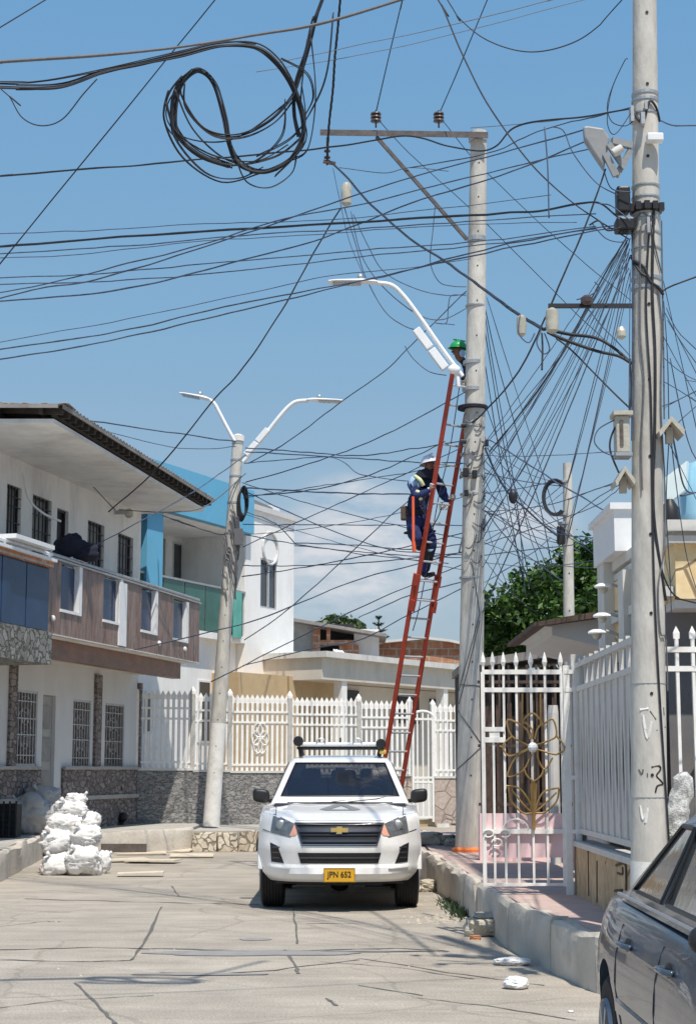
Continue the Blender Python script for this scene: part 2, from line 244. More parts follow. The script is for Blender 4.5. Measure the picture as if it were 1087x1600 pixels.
m4 = n.new('ShaderNodeMixRGB'); m4.blend_type = 'MULTIPLY'; m4.inputs['Fac'].default_value = 0.4; l(m3.outputs['Color'], m4.inputs['Color1']); l(ce.outputs['Color'], m4.inputs['Color2'])
og = n.new('ShaderNodeTexNoise'); og.inputs['Scale'].default_value = 0.9; og.inputs['Detail'].default_value = 5; og.inputs['Roughness'].default_value = 0.7; l(t.outputs['Object'], og.inputs['Vector'])
oe = n.new('ShaderNodeValToRGB'); oe.color_ramp.elements[0].position = 0.6; oe.color_ramp.elements[1].position = 0.72; oe.color_ramp.elements[0].color = (1, 1, 1, 1); oe.color_ramp.elements[1].color = (0.72, 0.71, 0.69, 1); l(og.outputs['Fac'], oe.inputs['Fac'])
m5 = n.new('ShaderNodeMixRGB'); m5.blend_type = 'MULTIPLY'; m5.inputs['Fac'].default_value = 0.9; l(m4.outputs['Color'], m5.inputs['Color1']); l(oe.outputs['Color'], m5.inputs['Color2'])
l(m5.outputs['Color'], b.inputs['Base Color'])
# leaves: green varying from leaf to leaf
def leaf_mat(name, c0, c1):
    m = bpy.data.materials.new(name); m.use_nodes = True; n = m.node_tree.nodes; l = m.node_tree.links.new; b = n['Principled BSDF']
    gm = n.new('ShaderNodeNewGeometry'); r = n.new('ShaderNodeValToRGB'); r.color_ramp.elements[0].color = rgb(c0); r.color_ramp.elements[1].color = rgb(c1)
    l(gm.outputs['Random Per Island'], r.inputs['Fac']); l(r.outputs['Color'], b.inputs['Base Color']); b.inputs['Roughness'].default_value = 0.5
    tr = n.new('ShaderNodeBsdfTranslucent'); l(r.outputs['Color'], tr.inputs['Color']); ms = n.new('ShaderNodeMixShader'); ms.inputs['Fac'].default_value = 0.25
    l(b.outputs[0], ms.inputs[1]); l(tr.outputs[0], ms.inputs[2]); l(ms.outputs[0], n['Material Output'].inputs['Surface']); MAT[name] = m
leaf_mat('leaf', (0.015, 0.045, 0.01), (0.11, 0.22, 0.04)); leaf_mat('leaf_far', (0.05, 0.09, 0.04), (0.13, 0.19, 0.07)); leaf_mat('leaf_dark', (0.012, 0.03, 0.012), (0.04, 0.075, 0.03))

# ------------------------------------------------------------------ mesh building
ORG = {}
class MB:
    """collects shapes and links them as ONE mesh object"""
    def __init__(s, T=None): s.v = []; s.f = []; s.T = T
    def add(s, vs, fs):
        o = len(s.v); s.v += [Vector(p) for p in vs]; s.f += [tuple(i + o for i in f) for f in fs]; return s
    def box(s, x0, x1, y0, y1, z0, z1):
        return s.add([(x0, y0, z0), (x1, y0, z0), (x1, y1, z0), (x0, y1, z0), (x0, y0, z1), (x1, y0, z1), (x1, y1, z1), (x0, y1, z1)],
                     [(0, 3, 2, 1), (4, 5, 6, 7), (0, 1, 5, 4), (1, 2, 6, 5), (2, 3, 7, 6), (3, 0, 4, 7)])
    def obox(s, c, ax, ay, az):
        c, ax, ay, az = map(Vector, (c, ax, ay, az)); P = [c + i * ax + j * ay + k * az for k in (-1, 1) for (i, j) in ((-1, -1), (1, -1), (1, 1), (-1, 1))]
        return s.add(P, [(0, 3, 2, 1), (4, 5, 6, 7), (0, 1, 5, 4), (1, 2, 6, 5), (2, 3, 7, 6), (3, 0, 4, 7)])
    def bar(s, p, q, w, h=None, up=(0, 0, 1)):
        p, q = Vector(p), Vector(q); d = (q - p); h = h or w; up = Vector(up)
        if abs(d.normalized().dot(up)) > 0.95: up = Vector((0, 1, 0))
        x = d.cross(up).normalized() * w / 2; y = x.cross(d).normalized() * h / 2
        return s.obox((p + q) / 2, x, d / 2, y)
    def prism(s, poly, ext):
        n = len(poly); P = [Vector(p) for p in poly]; e = Vector(ext)
        return s.add(P + [p + e for p in P], [tuple(range(n))[::-1], tuple(range(n, 2 * n))] + [(i, (i + 1) % n, n + (i + 1) % n, n + i) for i in range(n)])
    def tube(s, pts, r, n=6, closed=False):
        pts = [Vector(p) for p in pts]; m = len(pts); rs = r if isinstance(r, (list, tuple)) else [r] * m
        o = len(s.v); N = None
        for i, p in enumerate(pts):
            a = pts[max(i - 1, 0)] if not closed else pts[i - 1]; b = pts[min(i + 1, m - 1)] if not closed else pts[(i + 1) % m]
            t = (b - a); t = t.normalized() if t.length > 1e-9 else Vector((0, 0, 1))
            if N is None: N = t.orthogonal().normalized()
            N = (N - t * N.dot(t)); N = N.normalized() if N.length > 1e-6 else t.orthogonal().normalized(); B = t.cross(N)
            for k in range(n):
                a_ = 2 * math.pi * k / n; s.v.append(p + (N * math.cos(a_) + B * math.sin(a_)) * rs[i])
        for i in range(m if closed else m - 1):
            j = (i + 1) % m
            for k in range(n): s.f.append((o + i * n + k, o + i * n + (k + 1) % n, o + j * n + (k + 1) % n, o + j * n + k))
        if not closed: s.f.append(tuple(o + k for k in range(n))[::-1]); s.f.append(tuple(o + (m - 1) * n + k for k in range(n)))
        return s
    def lathe(s, prof, c=(0, 0, 0), n=20, axis=(0, 0, 1)):
        ax = Vector(axis).normalized(); u = ax.orthogonal().normalized(); w_ = ax.cross(u); c = Vector(c); o = len(s.v); m = len(prof)
        for (r, z) in prof:
            for k in range(n): a = 2 * math.pi * k / n; s.v.append(c + ax * z + (u * math.cos(a) + w_ * math.sin(a)) * max(r, 1e-4))
        for i in range(m - 1):
            for k in range(n): s.f.append((o + i * n + k, o + i * n + (k + 1) % n, o + (i + 1) * n + (k + 1) % n, o + (i + 1) * n + k))
        s.f.append(tuple(o + k for k in range(n))[::-1]); s.f.append(tuple(o + (m - 1) * n + k for k in range(n))); return s
    def ball(s, c, r, n=12, sz=(1, 1, 1)):
        c = Vector(c); o = len(s.v); m = n // 2 + 1
        for i in range(m):
            t = math.pi * (i / (m - 1)); rr = math.sin(t)
            for k in range(n): a = 2 * math.pi * k / n; s.v.append(c + Vector((r * sz[0] * rr * math.cos(a), r * sz[1] * rr * math.sin(a), r * sz[2] * math.cos(t))))
        for i in range(m - 1):
            for k in range(n): s.f.append((o + i * n + k, o + (i + 1) * n + k, o + (i + 1) * n + (k + 1) % n, o + i * n + (k + 1) % n))
        return s
    def grid(s, P, flip=False):
        o = len(s.v); a, b = len(P), len(P[0])
        for row in P: s.v += [Vector(p) for p in row]
        for i in range(a - 1):
            for j in range(b - 1):
                q = (o + i * b + j, o + i * b + j + 1, o + (i + 1) * b + j + 1, o + (i + 1) * b + j); s.f.append(q[::-1] if flip else q)
        return s
    def build(s, name, m, parent=None, smooth=False, bevel=0, loc=None, sub=0):
        T = s.T; vs = [(T @ p) if T else p for p in s.v]
        if parent is not None: o0 = ORG[parent.name]
        else:
            if loc is None:
                lo = [min(p[i] for p in vs) for i in range(3)]; hi = [max(p[i] for p in vs) for i in range(3)]
                loc = ((lo[0] + hi[0]) / 2, (lo[1] + hi[1]) / 2, lo[2])
            o0 = Vector(loc)
        me = bpy.data.meshes.new(name); me.from_pydata([tuple(p - o0) for p in vs], [], s.f); me.validate(); me.update()
        import bmesh
        bm = bmesh.new(); bm.from_mesh(me); bmesh.ops.recalc_face_normals(bm, faces=bm.faces); bm.to_mesh(me); bm.free()
        me.materials.append(MAT[m] if isinstance(m, str) else m)
        ob = bpy.data.objects.new(name, me); C.objects.link(ob)
        if parent is not None: ob.parent = parent
        else: ob.location = o0
        ORG[ob.name] = o0
        if smooth:
            for p in me.polygons: p.use_smooth = True
            if smooth != 'all': me.set_sharp_from_angle(angle=R(38))
        if bevel:
            b = ob.modifiers.new('b', 'BEVEL'); b.width = bevel; b.segments = 2; b.limit_method = 'ANGLE'; b.angle_limit = R(40)
        if sub: q = ob.modifiers.new('s', 'SUBSURF'); q.levels = sub; q.render_levels = sub
        return ob
def loose(mb, name, m, par, **k):
    """every separate piece collected in mb becomes an object of its own"""
    up = list(range(len(mb.v)))
    def find(i):
        while up[i] != i: up[i] = up[up[i]]; i = up[i]
        return i
    for f in mb.f:
        for j in f[1:]: up[find(j)] = find(f[0])
    g = {}
    for f in mb.f: g.setdefault(find(f[0]), []).append(f)
    out = []
    for fs_ in g.values():
        q = MB(mb.T); idx = {}
        for f in fs_:
            for i in f:
                if i not in idx: idx[i] = len(q.v); q.v.append(mb.v[i])
        q.f = [tuple(idx[i] for i in f) for f in fs_]; out.append(q.build(name, m, par, **k))
    return out
def root(name, label, cat, loc, group=None):
    o = bpy.data.objects.new(name, None); C.objects.link(o); o.location = loc; o.empty_display_size = 0.2
    o['label'] = label; o['category'] = cat
    if group: o['group'] = group
    ORG[o.name] = Vector(loc); return o
def tag(o, label, cat, group=None):
    o['label'] = label; o['category'] = cat
    if group: o['group'] = group
    return o
def struct(o, kind='structure'): o['kind'] = kind; return o
def smooth_pts(pts, k=6):
    """Catmull-Rom through the points"""
    P = [Vector(p) for p in pts]
    if len(P) < 3: return P if len(P) < 2 else [P[0].lerp(P[1], i / 4) for i in range(5)]
    out = []
    for i in range(len(P) - 1):
        a, b, c, d = P[max(i - 1, 0)], P[i], P[i + 1], P[min(i + 2, len(P) - 1)]
        for j in range(k):
            t = j / k; out.append(0.5 * ((2 * b) + (c - a) * t + (2 * a - 5 * b + 4 * c - d) * t * t + (3 * b - a - 3 * c + d) * t ** 3))
    out.append(P[-1]); return out
# ================================================================== SETTING
def frame_T(P, a, n):
    T = Matrix.Identity(4)
    for i in range(3): T[i][0] = (a[0], a[1], 0)[i]; T[i][1] = (n[0], n[1], 0)[i]; T[i][2] = (0, 0, 1)[i]; T[i][3] = (P[0], P[1], 0)[i]
    return T
road = MB().add([(-300, -60, 0), (300, -60, 0), (300, 600, 0), (-300, 600, 0)], [(0, 1, 2, 3)]).build('road', 'road_concrete', loc=(0, 0, 0)); struct(road)
def slab_poly(name, pts, z, m, z0=-0.1):
    return struct(MB().prism([(p[0], p[1], z0) for p in pts], (0, 0, z - z0)).build(name, m))
# right-hand raised pavement: its kerb bends away round the corner in front of the tall pole
KZ = 0.42
kr = [WZ(*p) for p in ((647, 1352), (668, 1383), (702, 1408), (745, 1443), (792, 1483), (860, 1518), (930, 1552))]
kr = [(p.x, p.y) for p in kr]
inner = [(x + 0.13, y + 0.03) for x, y in kr]
slab_poly('pavement', [(0.98, 33.0)] + [(x + 0.1, y) for x, y in kr] + [(2.15, 11.35), (6.5, 10.9), (6.5, 33.0)], KZ, 'pave_pink')
def kerb_run(name, pts, z, wdt, m, segs=1.0, jag=0.02, seed=1):
    """kerb wall cast in lengths, a worn top edge"""
    rnd = random.Random(seed); mb = MB(); P = [Vector((p[0], p[1], 0)) for p in pts]
    for i in range(len(P) - 1):
        d = P[i + 1] - P[i]; k = max(1, int(d.length / segs)); nrm = Vector((-d.y, d.x, 0)).normalized() * -1
        for j in range(k):
            a = P[i] + d * (j / k) + d.normalized() * 0.008; b = P[i] + d * ((j + 1) / k) - d.normalized() * 0.008; off = nrm * rnd.uniform(-jag, jag)
            n_ = 5; rows = []
            for q in range(n_ + 1):
                c = a.lerp(b, q / n_) + off; t = z + 0.006 + rnd.uniform(-0.03, 0.014); o = nrm * rnd.uniform(-0.02, 0.016)
                rows.append([c + o + Vector((0, 0, -0.05)), c + o + Vector((0, 0, t * 0.5)), c + o * 2 + Vector((0, 0, t - 0.035)), c - nrm * 0.035 + Vector((0, 0, t)), c - nrm * wdt + Vector((0, 0, t)), c - nrm * wdt + Vector((0, 0, -0.05))])
            mb.grid(rows); o_ = len(mb.v)
            mb.add(rows[0], [(0, 1, 2, 3, 4, 5)]); mb.add(rows[-1], [(5, 4, 3, 2, 1, 0)])
    return struct(mb.build(name, m, smooth=True))
kerb_run('kerb', [(0.96, 33.0), (1.0, 26)] + kr[1:] + [(2.25, 11.3), (6.4, 10.85)], KZ, 0.16, 'kerb_concrete', 1.3, 0.012, 3)
# left raised platforms
A0, A1 = WZ(-60, 1412), WZ(66, 1342)
slab_poly('left_pavement', [(A0.x - 0.1, A0.y), (A1.x - 0.1, A1.y), (-14, A1.y + 0.2), (-14, A0.y)], 0.43, 'pave_grey')
kerb_run('left_kerb', [(A0.x + .3, A0.y - 6), (A0.x, A0.y), (A1.x, A1.y), (A1.x - 5.0, A1.y + 0.15)], 0.43, 0.16, 'kerb_concrete', 2.2, 0.012, 5)
B0, B1 = WZ(140, 1339), WZ(299, 1330)
slab_poly('left_pavement', [(B0.x, B0.y + 0.1), (B1.x - 0.1, B1.y + 0.1), (B1.x - 0.05, 34.0), (B1.x - 0.05, 47), (-14, 47), (-14, B0.y + 0.1)], 0.44, 'pave_grey')
kerb_run('left_kerb', [(B0.x, B0.y), (B1.x, B1.y), (B1.x, 34.5)], 0.44, 0.16, 'kerb_concrete', 3.0, 0.01, 6)
slab_poly('far_pavement', [(B1.x, 33.75), (1.2, 33.75), (1.2, 60), (B1.x, 60)], 0.40, 'pave_grey')
# far kerb of broken stone
rnd = random.Random(11); mb = MB(); x = B1.x + 0.02
while x < 1.1:
    wd = rnd.uniform(0.35, 0.7); h = rnd.uniform(0.33, 0.45)
    c = Vector((x + wd / 2, 33.68 + rnd.uniform(-.04, .04), h / 2 - .02))
    mb.obox(c, (wd / 2 - 0.012, rnd.uniform(-.03, .03), rnd.uniform(-.01, .01)), (0, 0.12, 0), (rnd.uniform(-.02, .02), 0.03, h / 2)); x += wd
struct(mb.build('far_kerb', 'stone_shelf', bevel=0.03))
# cracks and joints of the road slabs plus painted wire shadows, thin dark ribbons a few mm above the concrete
def ribbon(mb, pix, wpx, z=0.004, seed=0):
    rnd = random.Random(seed); P = []
    for i in range(len(pix) - 1):
        for j in range(6):
            t = j / 6; P.append(WZ(pix[i][0] * (1 - t) + pix[i + 1][0] * t + rnd.uniform(-1.3, 1.3), pix[i][1] * (1 - t) + pix[i + 1][1] * t + rnd.uniform(-.6, .6)))
    P.append(WZ(*pix[-1])); rows = []
    for i, p in enumerate(P):
        d = (P[min(i + 1, len(P) - 1)] - P[max(i - 1, 0)]).normalized(); nn = Vector((-d.y, d.x, 0)); wd = wpx * rnd.uniform(0.35, 1.2)
        rows.append([p + nn * wd + Vector((0, 0, z)), p - nn * wd + Vector((0, 0, z))])
    mb.grid(rows)
mb = MB()
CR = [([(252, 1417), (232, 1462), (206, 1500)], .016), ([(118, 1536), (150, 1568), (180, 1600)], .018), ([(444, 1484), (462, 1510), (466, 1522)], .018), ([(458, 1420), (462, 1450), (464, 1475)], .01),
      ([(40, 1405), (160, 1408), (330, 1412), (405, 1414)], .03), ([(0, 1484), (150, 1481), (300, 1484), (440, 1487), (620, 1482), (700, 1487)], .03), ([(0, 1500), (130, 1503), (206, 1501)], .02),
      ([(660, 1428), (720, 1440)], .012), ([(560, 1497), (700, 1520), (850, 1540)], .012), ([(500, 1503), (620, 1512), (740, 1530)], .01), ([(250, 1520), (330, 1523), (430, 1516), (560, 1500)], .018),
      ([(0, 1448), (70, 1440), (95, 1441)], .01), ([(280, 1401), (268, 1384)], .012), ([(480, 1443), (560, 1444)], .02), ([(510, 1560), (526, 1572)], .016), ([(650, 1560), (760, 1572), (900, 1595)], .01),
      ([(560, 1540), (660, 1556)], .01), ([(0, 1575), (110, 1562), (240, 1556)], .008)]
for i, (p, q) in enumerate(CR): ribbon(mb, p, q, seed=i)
m = mat('crack_shadow', (0.13, 0.125, 0.115), 0.95, 0.3, 9, 0)
struct(mb.build('road_joints_shadows', 'crack_shadow', loc=(0, 0, 0)))
mb = MB()
def patch_road(mb, c, rx, ry, seed, z=0.003):
    rnd = random.Random(seed); P = WZ(*c); n = 26; pts = []
    for k in range(n):
        a = 2 * math.pi * k / n; q = 1 + 0.3 * noise.noise(Vector((math.cos(a) * 1.5, math.sin(a) * 1.5, seed * 3.1))) + rnd.uniform(-.08, .08)
        pts.append((P.x + rx * q * math.cos(a), P.y + ry * q * math.sin(a), z))
    mb.add(pts, [tuple(range(n))])
for i, (c, rx, ry) in enumerate([((430, 1487), .5, .12), ((400, 1468), .16, .12), ((390, 1490), .9, .22), ((320, 1523), .55, .08), ((590, 1487), .5, .06)]): patch_road(mb, c, rx, ry, i + 1, 0.003 + i * .0012)  # dark patches on the concrete, mostly painted cable shadows
mat('road_shadow_stain', (0.26, 0.255, 0.25), 0.9, 0.15, 5, 0.1)
struct(mb.build('road_shadow_stains', 'road_shadow_stain', loc=(0, 0, 0)))
# ------------------------------------------------------------------ walls with openings
def holed(mb, s0, s1, z0, z1, holes, d0, d1):
    S = sorted({s0, s1} | {min(max(h[k], s0), s1) for h in holes for k in (0, 1)}); Z = sorted({z0, z1} | {min(max(h[k], z0), z1) for h in holes for k in (2, 3)})
    for i in range(len(S) - 1):
        j = 0
        while j < len(Z) - 1:
            def inside(j): cs, cz = (S[i] + S[i + 1]) / 2, (Z[j] + Z[j + 1]) / 2; return any(h[0] < cs < h[1] and h[2] < cz < h[3] for h in holes)
            if inside(j): j += 1; continue
            k = j
            while k + 1 < len(Z) - 1 and not inside(k + 1): k += 1
            mb.box(S[i], S[i + 1], d0, d1, Z[j], Z[k + 1]); j = k + 1
class Facade:
    def __init__(s, P, a):
        a = Vector((a[0], a[1], 0)).normalized(); n = Vector((-a.y, a.x, 0)); s.P = Vector((P[0], P[1], 0)); s.a, s.n = a, n; s.T = frame_T(P, a, n)
    def loc(s, u, v, d=0): p = hit(u, v, s.P + s.n * d, s.n); return (p - s.P).dot(s.a), p.z
    def rect(s, u0, v0, u1, v1, d=0):
        s0, zt = s.loc(u0, v0, d); _, zb = s.loc(u0, v1, d); s1, _ = s.loc(u1, v0, d)
        return (min(s0, s1), max(s0, s1), min(zt, zb), max(zt, zb))
    def mb(s): return MB(s.T)
def window(F, par, r, d=0, kind='grille', rec=0.12, label=None, barm='dark_metal', pane='window_mesh', nb=6):
    s0, s1, z0, z1 = r; t = 0.045
    fr = F.mb(); fr.box(s0, s1, d - rec + .01, d - rec + .05, z0, z0 + t); fr.box(s0, s1, d - rec + .01, d - rec + .05, z1 - t, z1); fr.box(s0, s0 + t, d - rec + .01, d - rec + .05, z0 + t, z1 - t); fr.box(s1 - t, s1, d - rec + .01, d - rec + .05, z0 + t, z1 - t)
    if kind == 'slide': sm = (s0 + s1) / 2; fr.box(sm - .03, sm + .03, d - rec + .01, d - rec + .06, z0 + t, z1 - t)
    o = fr.build('window', barm if kind != 'slide' else 'alu', par)
    if label: o['label'] = label
    F.mb().box(s0, s1, d - rec - .03, d - rec, z0, z1).build('pane', pane, o)
    if kind in ('grille', 'scroll'):
        g = F.mb(); 
        for i in range(1, nb): x = s0 + (s1 - s0) * i / nb; g.box(x - .011, x + .011, d - .035, d - .013, z0 + .01, z1 - .01)
        for z in ((z0 + z1) / 2 - .12, (z0 + z1) / 2 + .18, z1 - .2, z0 + .2): g.box(s0, s1, d - .03, d - .018, z - .01, z + .01)
        if kind == 'scroll':
            cs, cz = (s0 + s1) / 2, (z0 + z1) / 2
            for k in range(5):
                rr = (s1 - s0) * .3; pts = [(cs + rr * math.cos(q * .5) * (1 if k % 2 else -1) * (1 - q * .05), d - .045, cz + (k - 2) * .22 + .16 * math.sin(q * .5)) for q in range(13)]
                g.tube(pts, .012, 5)
        g.build('grille', barm, o)
    return o

# ------------------------------------------------------------------ left house: white, two storeys, tiled balcony
LHF = Facade((W(212, 1283, 37).x, 37.0), (-0.2269, -0.974)); F = LHF
house = root('house', 'white two storey house with brown tiled balcony and overhanging metal roof', 'house', F.P)
SN = F.loc(65, 1100)[0]                         # where the neighbour's half begins, towards the camera
up = [F.rect(*q) for q in ((12, 755, 35, 850), (52, 772, 82, 862), (90, 793, 108, 890), (138, 812, 164, 905), (185, 832, 209, 925))]
dn = [F.rect(*q) for q in ((27, 1077, 60, 1197), (68, 1085, 88, 1262), (115, 1092, 143, 1200), (165, 1098, 195, 1200))]
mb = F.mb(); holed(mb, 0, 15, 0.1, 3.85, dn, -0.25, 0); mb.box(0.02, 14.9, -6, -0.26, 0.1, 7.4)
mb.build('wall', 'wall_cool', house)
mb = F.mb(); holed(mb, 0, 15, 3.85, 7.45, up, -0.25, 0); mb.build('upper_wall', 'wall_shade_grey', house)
for i, r in enumerate(up):
    if i == 2: window(F, house, r, kind='door', pane='dark_metal', barm='dark_metal')
    else: window(F, house, r, kind='grille', pane='window_mesh', nb=5)
for i, r in enumerate(dn):
    if i == 1:
        o = F.mb().box(r[0], r[1], -.12, -.07, r[2], r[3]).build('door', 'door_grey', house)
        g = F.mb(); 
        for k in range(4): g.box(r[0] + .12, r[1] - .12, -.068, -.05, r[2] + .25 + k * .62, r[2] + .7 + k * .62)
        g.build('door_panel', 'window_mesh', o)
    else: window(F, house, r, kind='scroll', pane='window_warm', nb=7, barm='galv', rec=.06)
mb = F.mb()                                       # stone dado with gaps for the door
zt = F.loc(150, 1201)[1]; d0 = dn[1]
mb.box(0.0, d0[0] - .35, 0.0, .05, .1, zt); mb.box(d0[1] + .1, 15, 0.0, .05, .1, zt); loose(mb, 'stone_dado', 'dado_stone', house)
mb = F.mb(); mb.box(0, d0[0] - .35, .05, .1, zt - .62, zt - .54); mb.box(0, d0[0] - .35, .05, .1, zt - .02, zt + .04); mb.box(d0[1] + .1, 15, .05, .1, zt - .62, zt - .54); mb.box(d0[1] + .1, 15, .05, .1, zt - .02, zt + .04)
loose(mb, 'dado_band', 'door_grey', house)
for q in ((15, 1045, 25, 1195), (148, 1052, 157, 1200)):
    r = F.rect(*q); F.mb().box(r[0], r[1], .0, .06, zt + .05, 3.55).build('pilaster', 'dado_stone', house)
F.mb().box(-.06, .05, -.2, .09, .1, 3.5).build('corner_post', 'dado_stone', house)
# balcony
BD = 1.4; zR = F.loc(315, 945, BD)[1]; zM = F.loc(315, 1036, BD)[1]; zB = F.loc(290, 1062, BD - .3)[1]; sL = F.loc(65, 1000, BD)[0]
bal = F.mb().box(0.02, sL, 0.0, BD - .06, zM - .03, zM + .05).build('balcony', 'wall_shade_grey', house)
wn = [F.rect(*q, d=BD) for q in ((97, 878, 124, 952), (163, 898, 188, 968), (222, 917, 243, 984), (272, 935, 291, 997))]
mb = F.mb(); holed(mb, 0.0, sL, zM, zR, wn, BD - .12, BD); mb.box(0, .12, .0, BD - .121, zM, zR); mb.build('parapet', 'tile_brown_streak', bal)
F.mb().box(0.35, sL - .0, BD - .5, BD - .3, zB, zM - .035).build('beam', 'beam_brown', bal)
F.mb().box(0.35, sL, 0, BD - .505, zB + .1, zB + .2).build('soffit', 'wall_cream', bal)
mb = F.mb(); mb.box(0, sL, BD - .02, BD + .012, zM - .022, zM - .003); mb.build('drip_edge', 'old_white', bal)
for r in wn:
    o = F.mb().box(r[0], r[1], BD - .09, BD - .07, r[2], r[3] - .04).build('glass_panel', 'blue_glass', bal)
    q = F.mb(); q.box(r[0] - .11, r[0] + .03, BD - .1, BD + .03, r[2] - .05, r[3]); q.box(r[0] + .03, r[1] + .04, BD - .02, BD + .03, r[2] - .05, r[2]); q.build('glass_frame', 'lamp_white', o)
r = F.rect(186, 905, 197, 1000, d=BD)
F.mb().box(r[0], r[1], BD + .002, BD + .035, zM + .02, zR - .05).build('white_strip', 'lamp_white', bal)
mb = F.mb(); mb.tube([(0.0, BD - .02, zR + .09), (sL, BD - .02, zR + .09)], .035, 8)
for k in range(12): s_ = .1 + (sL - .2) * k / 11; mb.tube([(s_, BD - .06, zR - .02), (s_, BD - .02, zR + .09)], .018, 6)
mb.box(-.02, sL + .02, BD - .16, BD + .04, zR + .002, zR + .035)
mb.build('handrail', 'galv', bal)
for u, v in ((82, 966), (248, 1005), (288, 1014)):
    s_, z_ = F.loc(u, v, BD); F.mb().lathe([(.05, 0), (.05, .03), (.03, .05)], (s_, BD, z_), 10, (0, 1, 0)).build('spotlight', 'lamp_white', bal)
# roof: flat soffit, trusses, corrugated sheet; it turns away from the street at the near end
ze = F.loc(320, 797, 1.5)[1]
E1 = F.T @ Vector((-.15, 1.42, 0)); E0 = W(85, 640, 27.2)
def eave(t, dd, z): p = E1.lerp(Vector((E0.x, E0.y, 0)), t); p = p + F.n * dd; return Vector((p.x, p.y, z))
bk = F.T @ Vector((-.25, -3, 0))
rf = root  # (name reused below)
roof_pts = lambda dd, z: [(bk.x, bk.y, z), tuple(eave(-.0, dd, z)), tuple(eave(1, dd, z)), (-16, E0.y - dd * .6, z), (-16, 37, z)]
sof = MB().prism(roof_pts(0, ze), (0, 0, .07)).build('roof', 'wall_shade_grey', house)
mb = MB()
LN = (Vector((E0.x, E0.y, 0)) - E1).length
for k in range(30):
    t = k / 29; p = eave(t, .16, ze + .2); q = eave(t, -1.3, ze + .3); mb.bar(p, q, .07, .14)
mb.bar(eave(0, -.02, ze + .13), eave(1, -.02, ze + .13), .05, .05); mb.bar(eave(0, .1, ze + .27), eave(1, .1, ze + .27), .05, .06)
for k in range(14): x = E0.x - .2 - k * .75; mb.bar((x, E0.y - .14, ze + .2), (x, E0.y + 1.3, ze + .3), .07, .14)
mb.bar((E0.x, E0.y - .12, ze + .27), (-16, E0.y - .12, ze + .27), .06, .05)
mb.build('rafters', 'dark_wood', sof)
mb = MB(); rows = []; nn_ = 230                   # corrugated sheet along the street eave
for i in range(nn_ + 1):
    t = -.02 + 1.02 * i / nn_; zz = .035 * math.sin(i * 1.45)
    rows.append([eave(t, .22, ze + .29 + zz * .6), eave(t, -.6, ze + .36 + zz * .6), eave(t, -3.2, ze + .6 + zz * .6)])
mb.grid(rows); rows2 = []
for i in range(150):
    x = E0.x + .28 - i * .075; zz = .03 * math.sin(i * 1.45); rows2.append([Vector((x, E0.y - .2, ze + .29 + zz * .6)), Vector((x, E0.y + .8, ze + .36 + zz * .6)), Vector((x - .4, E0.y + 3.4, ze + .6 + zz * .6))])
mb.grid(rows2)
o = mb.build('roof_sheet', 'metal_roof', sof, smooth='all'); so = o.modifiers.new('t', 'SOLIDIFY'); so.thickness = .012
mb = MB(); mb.bar(eave(-.01, .2, ze + .25), eave(1.01, .2, ze + .25), .03, .07); mb.bar((E0.x + .1, E0.y - .19, ze + .25), (-16, E0.y - .19, ze + .25), .03, .07); mb.build('fascia', 'metal_roof', sof)
# bracket with insulators on the upper wall
s_, z_ = F.loc(180, 800); o = F.mb().box(s_ - .05, s_ + .05, .0, .35, z_ - .05, z_ + .03).build('cable_bracket', 'galv', house)
F.mb().lathe([(.04, -.14), (.09, -.1), (.09, .02), (.04, .06)], (s_, .32, z_), 12).build('insulator', 'porcelain', o)
# dish arm and pipe on the upper wall
s_, z_ = F.loc(40, 800); mb = F.mb(); mb.tube(smooth_pts([(s_ + .25, .05, z_ + .7), (s_ + .3, .2, z_ + .2), (s_ + .1, .4, z_ - .05), (s_ - .5, .5, z_ - .12)]), .022, 6); mb.build('pipe', 'lamp_white', house)
# neighbour half nearer the camera: blue glass balcony on a stone beam
nb_ = root('house_extension', 'near balcony front of blue glass over a grey stone band, beside the brown tiled one', 'balcony', F.T @ Vector((sL, 1.5, 0)))
zt0 = F.loc(64, 985, 1.6)[1]; zt1 = F.loc(64, 882, 1.6)[1]; zb0 = F.loc(64, 1036, 1.6)[1]
F.mb().box(sL + .01, sL + 5, .05, 1.6, zb0, zt0).build('stone_beam', 'stone_pebble', nb_)
for k in range(4): F.mb().box(sL + .04 + k * .95, sL + .95 + k * .95, 1.5, 1.53, zt0 + .03, zt1).build('glass_panel', 'blue_glass', nb_)
mb = F.mb(); mb.box(sL + .01, sL + 5, 1.44, 1.6, zt1, zt1 + .1); mb.build('brick_course', 'brick_red', nb_)
mb = F.mb(); mb.box(sL + .01, sL + 5, 1.4, 1.66, zt1 + .1, zt1 + .15); mb.tube([(sL, 1.55, zt1 + .24), (sL + 5, 1.55, zt1 + .24)], .03, 8)
for k in range(6): mb.tube([(sL + .1 + k * .9, 1.55, zt1 + .14), (sL + .1 + k * .9, 1.55, zt1 + .24)], .02, 6)
mb.box(sL + .35, sL + 1.9, 1.3, 1.75, zt1 + .27, zt1 + .34); mb.build('handrail', 'lamp_white', nb_)
mb = F.mb(); mb.box(sL + 2.5, sL + 5, 0.0, .05, 5.6, 7.2); mb.box(sL + 1.3, sL + 1.42, 0.0, 1.2, zt1 + .3, zt1 + .36); mb.build('wall_strip', 'old_white', nb_)
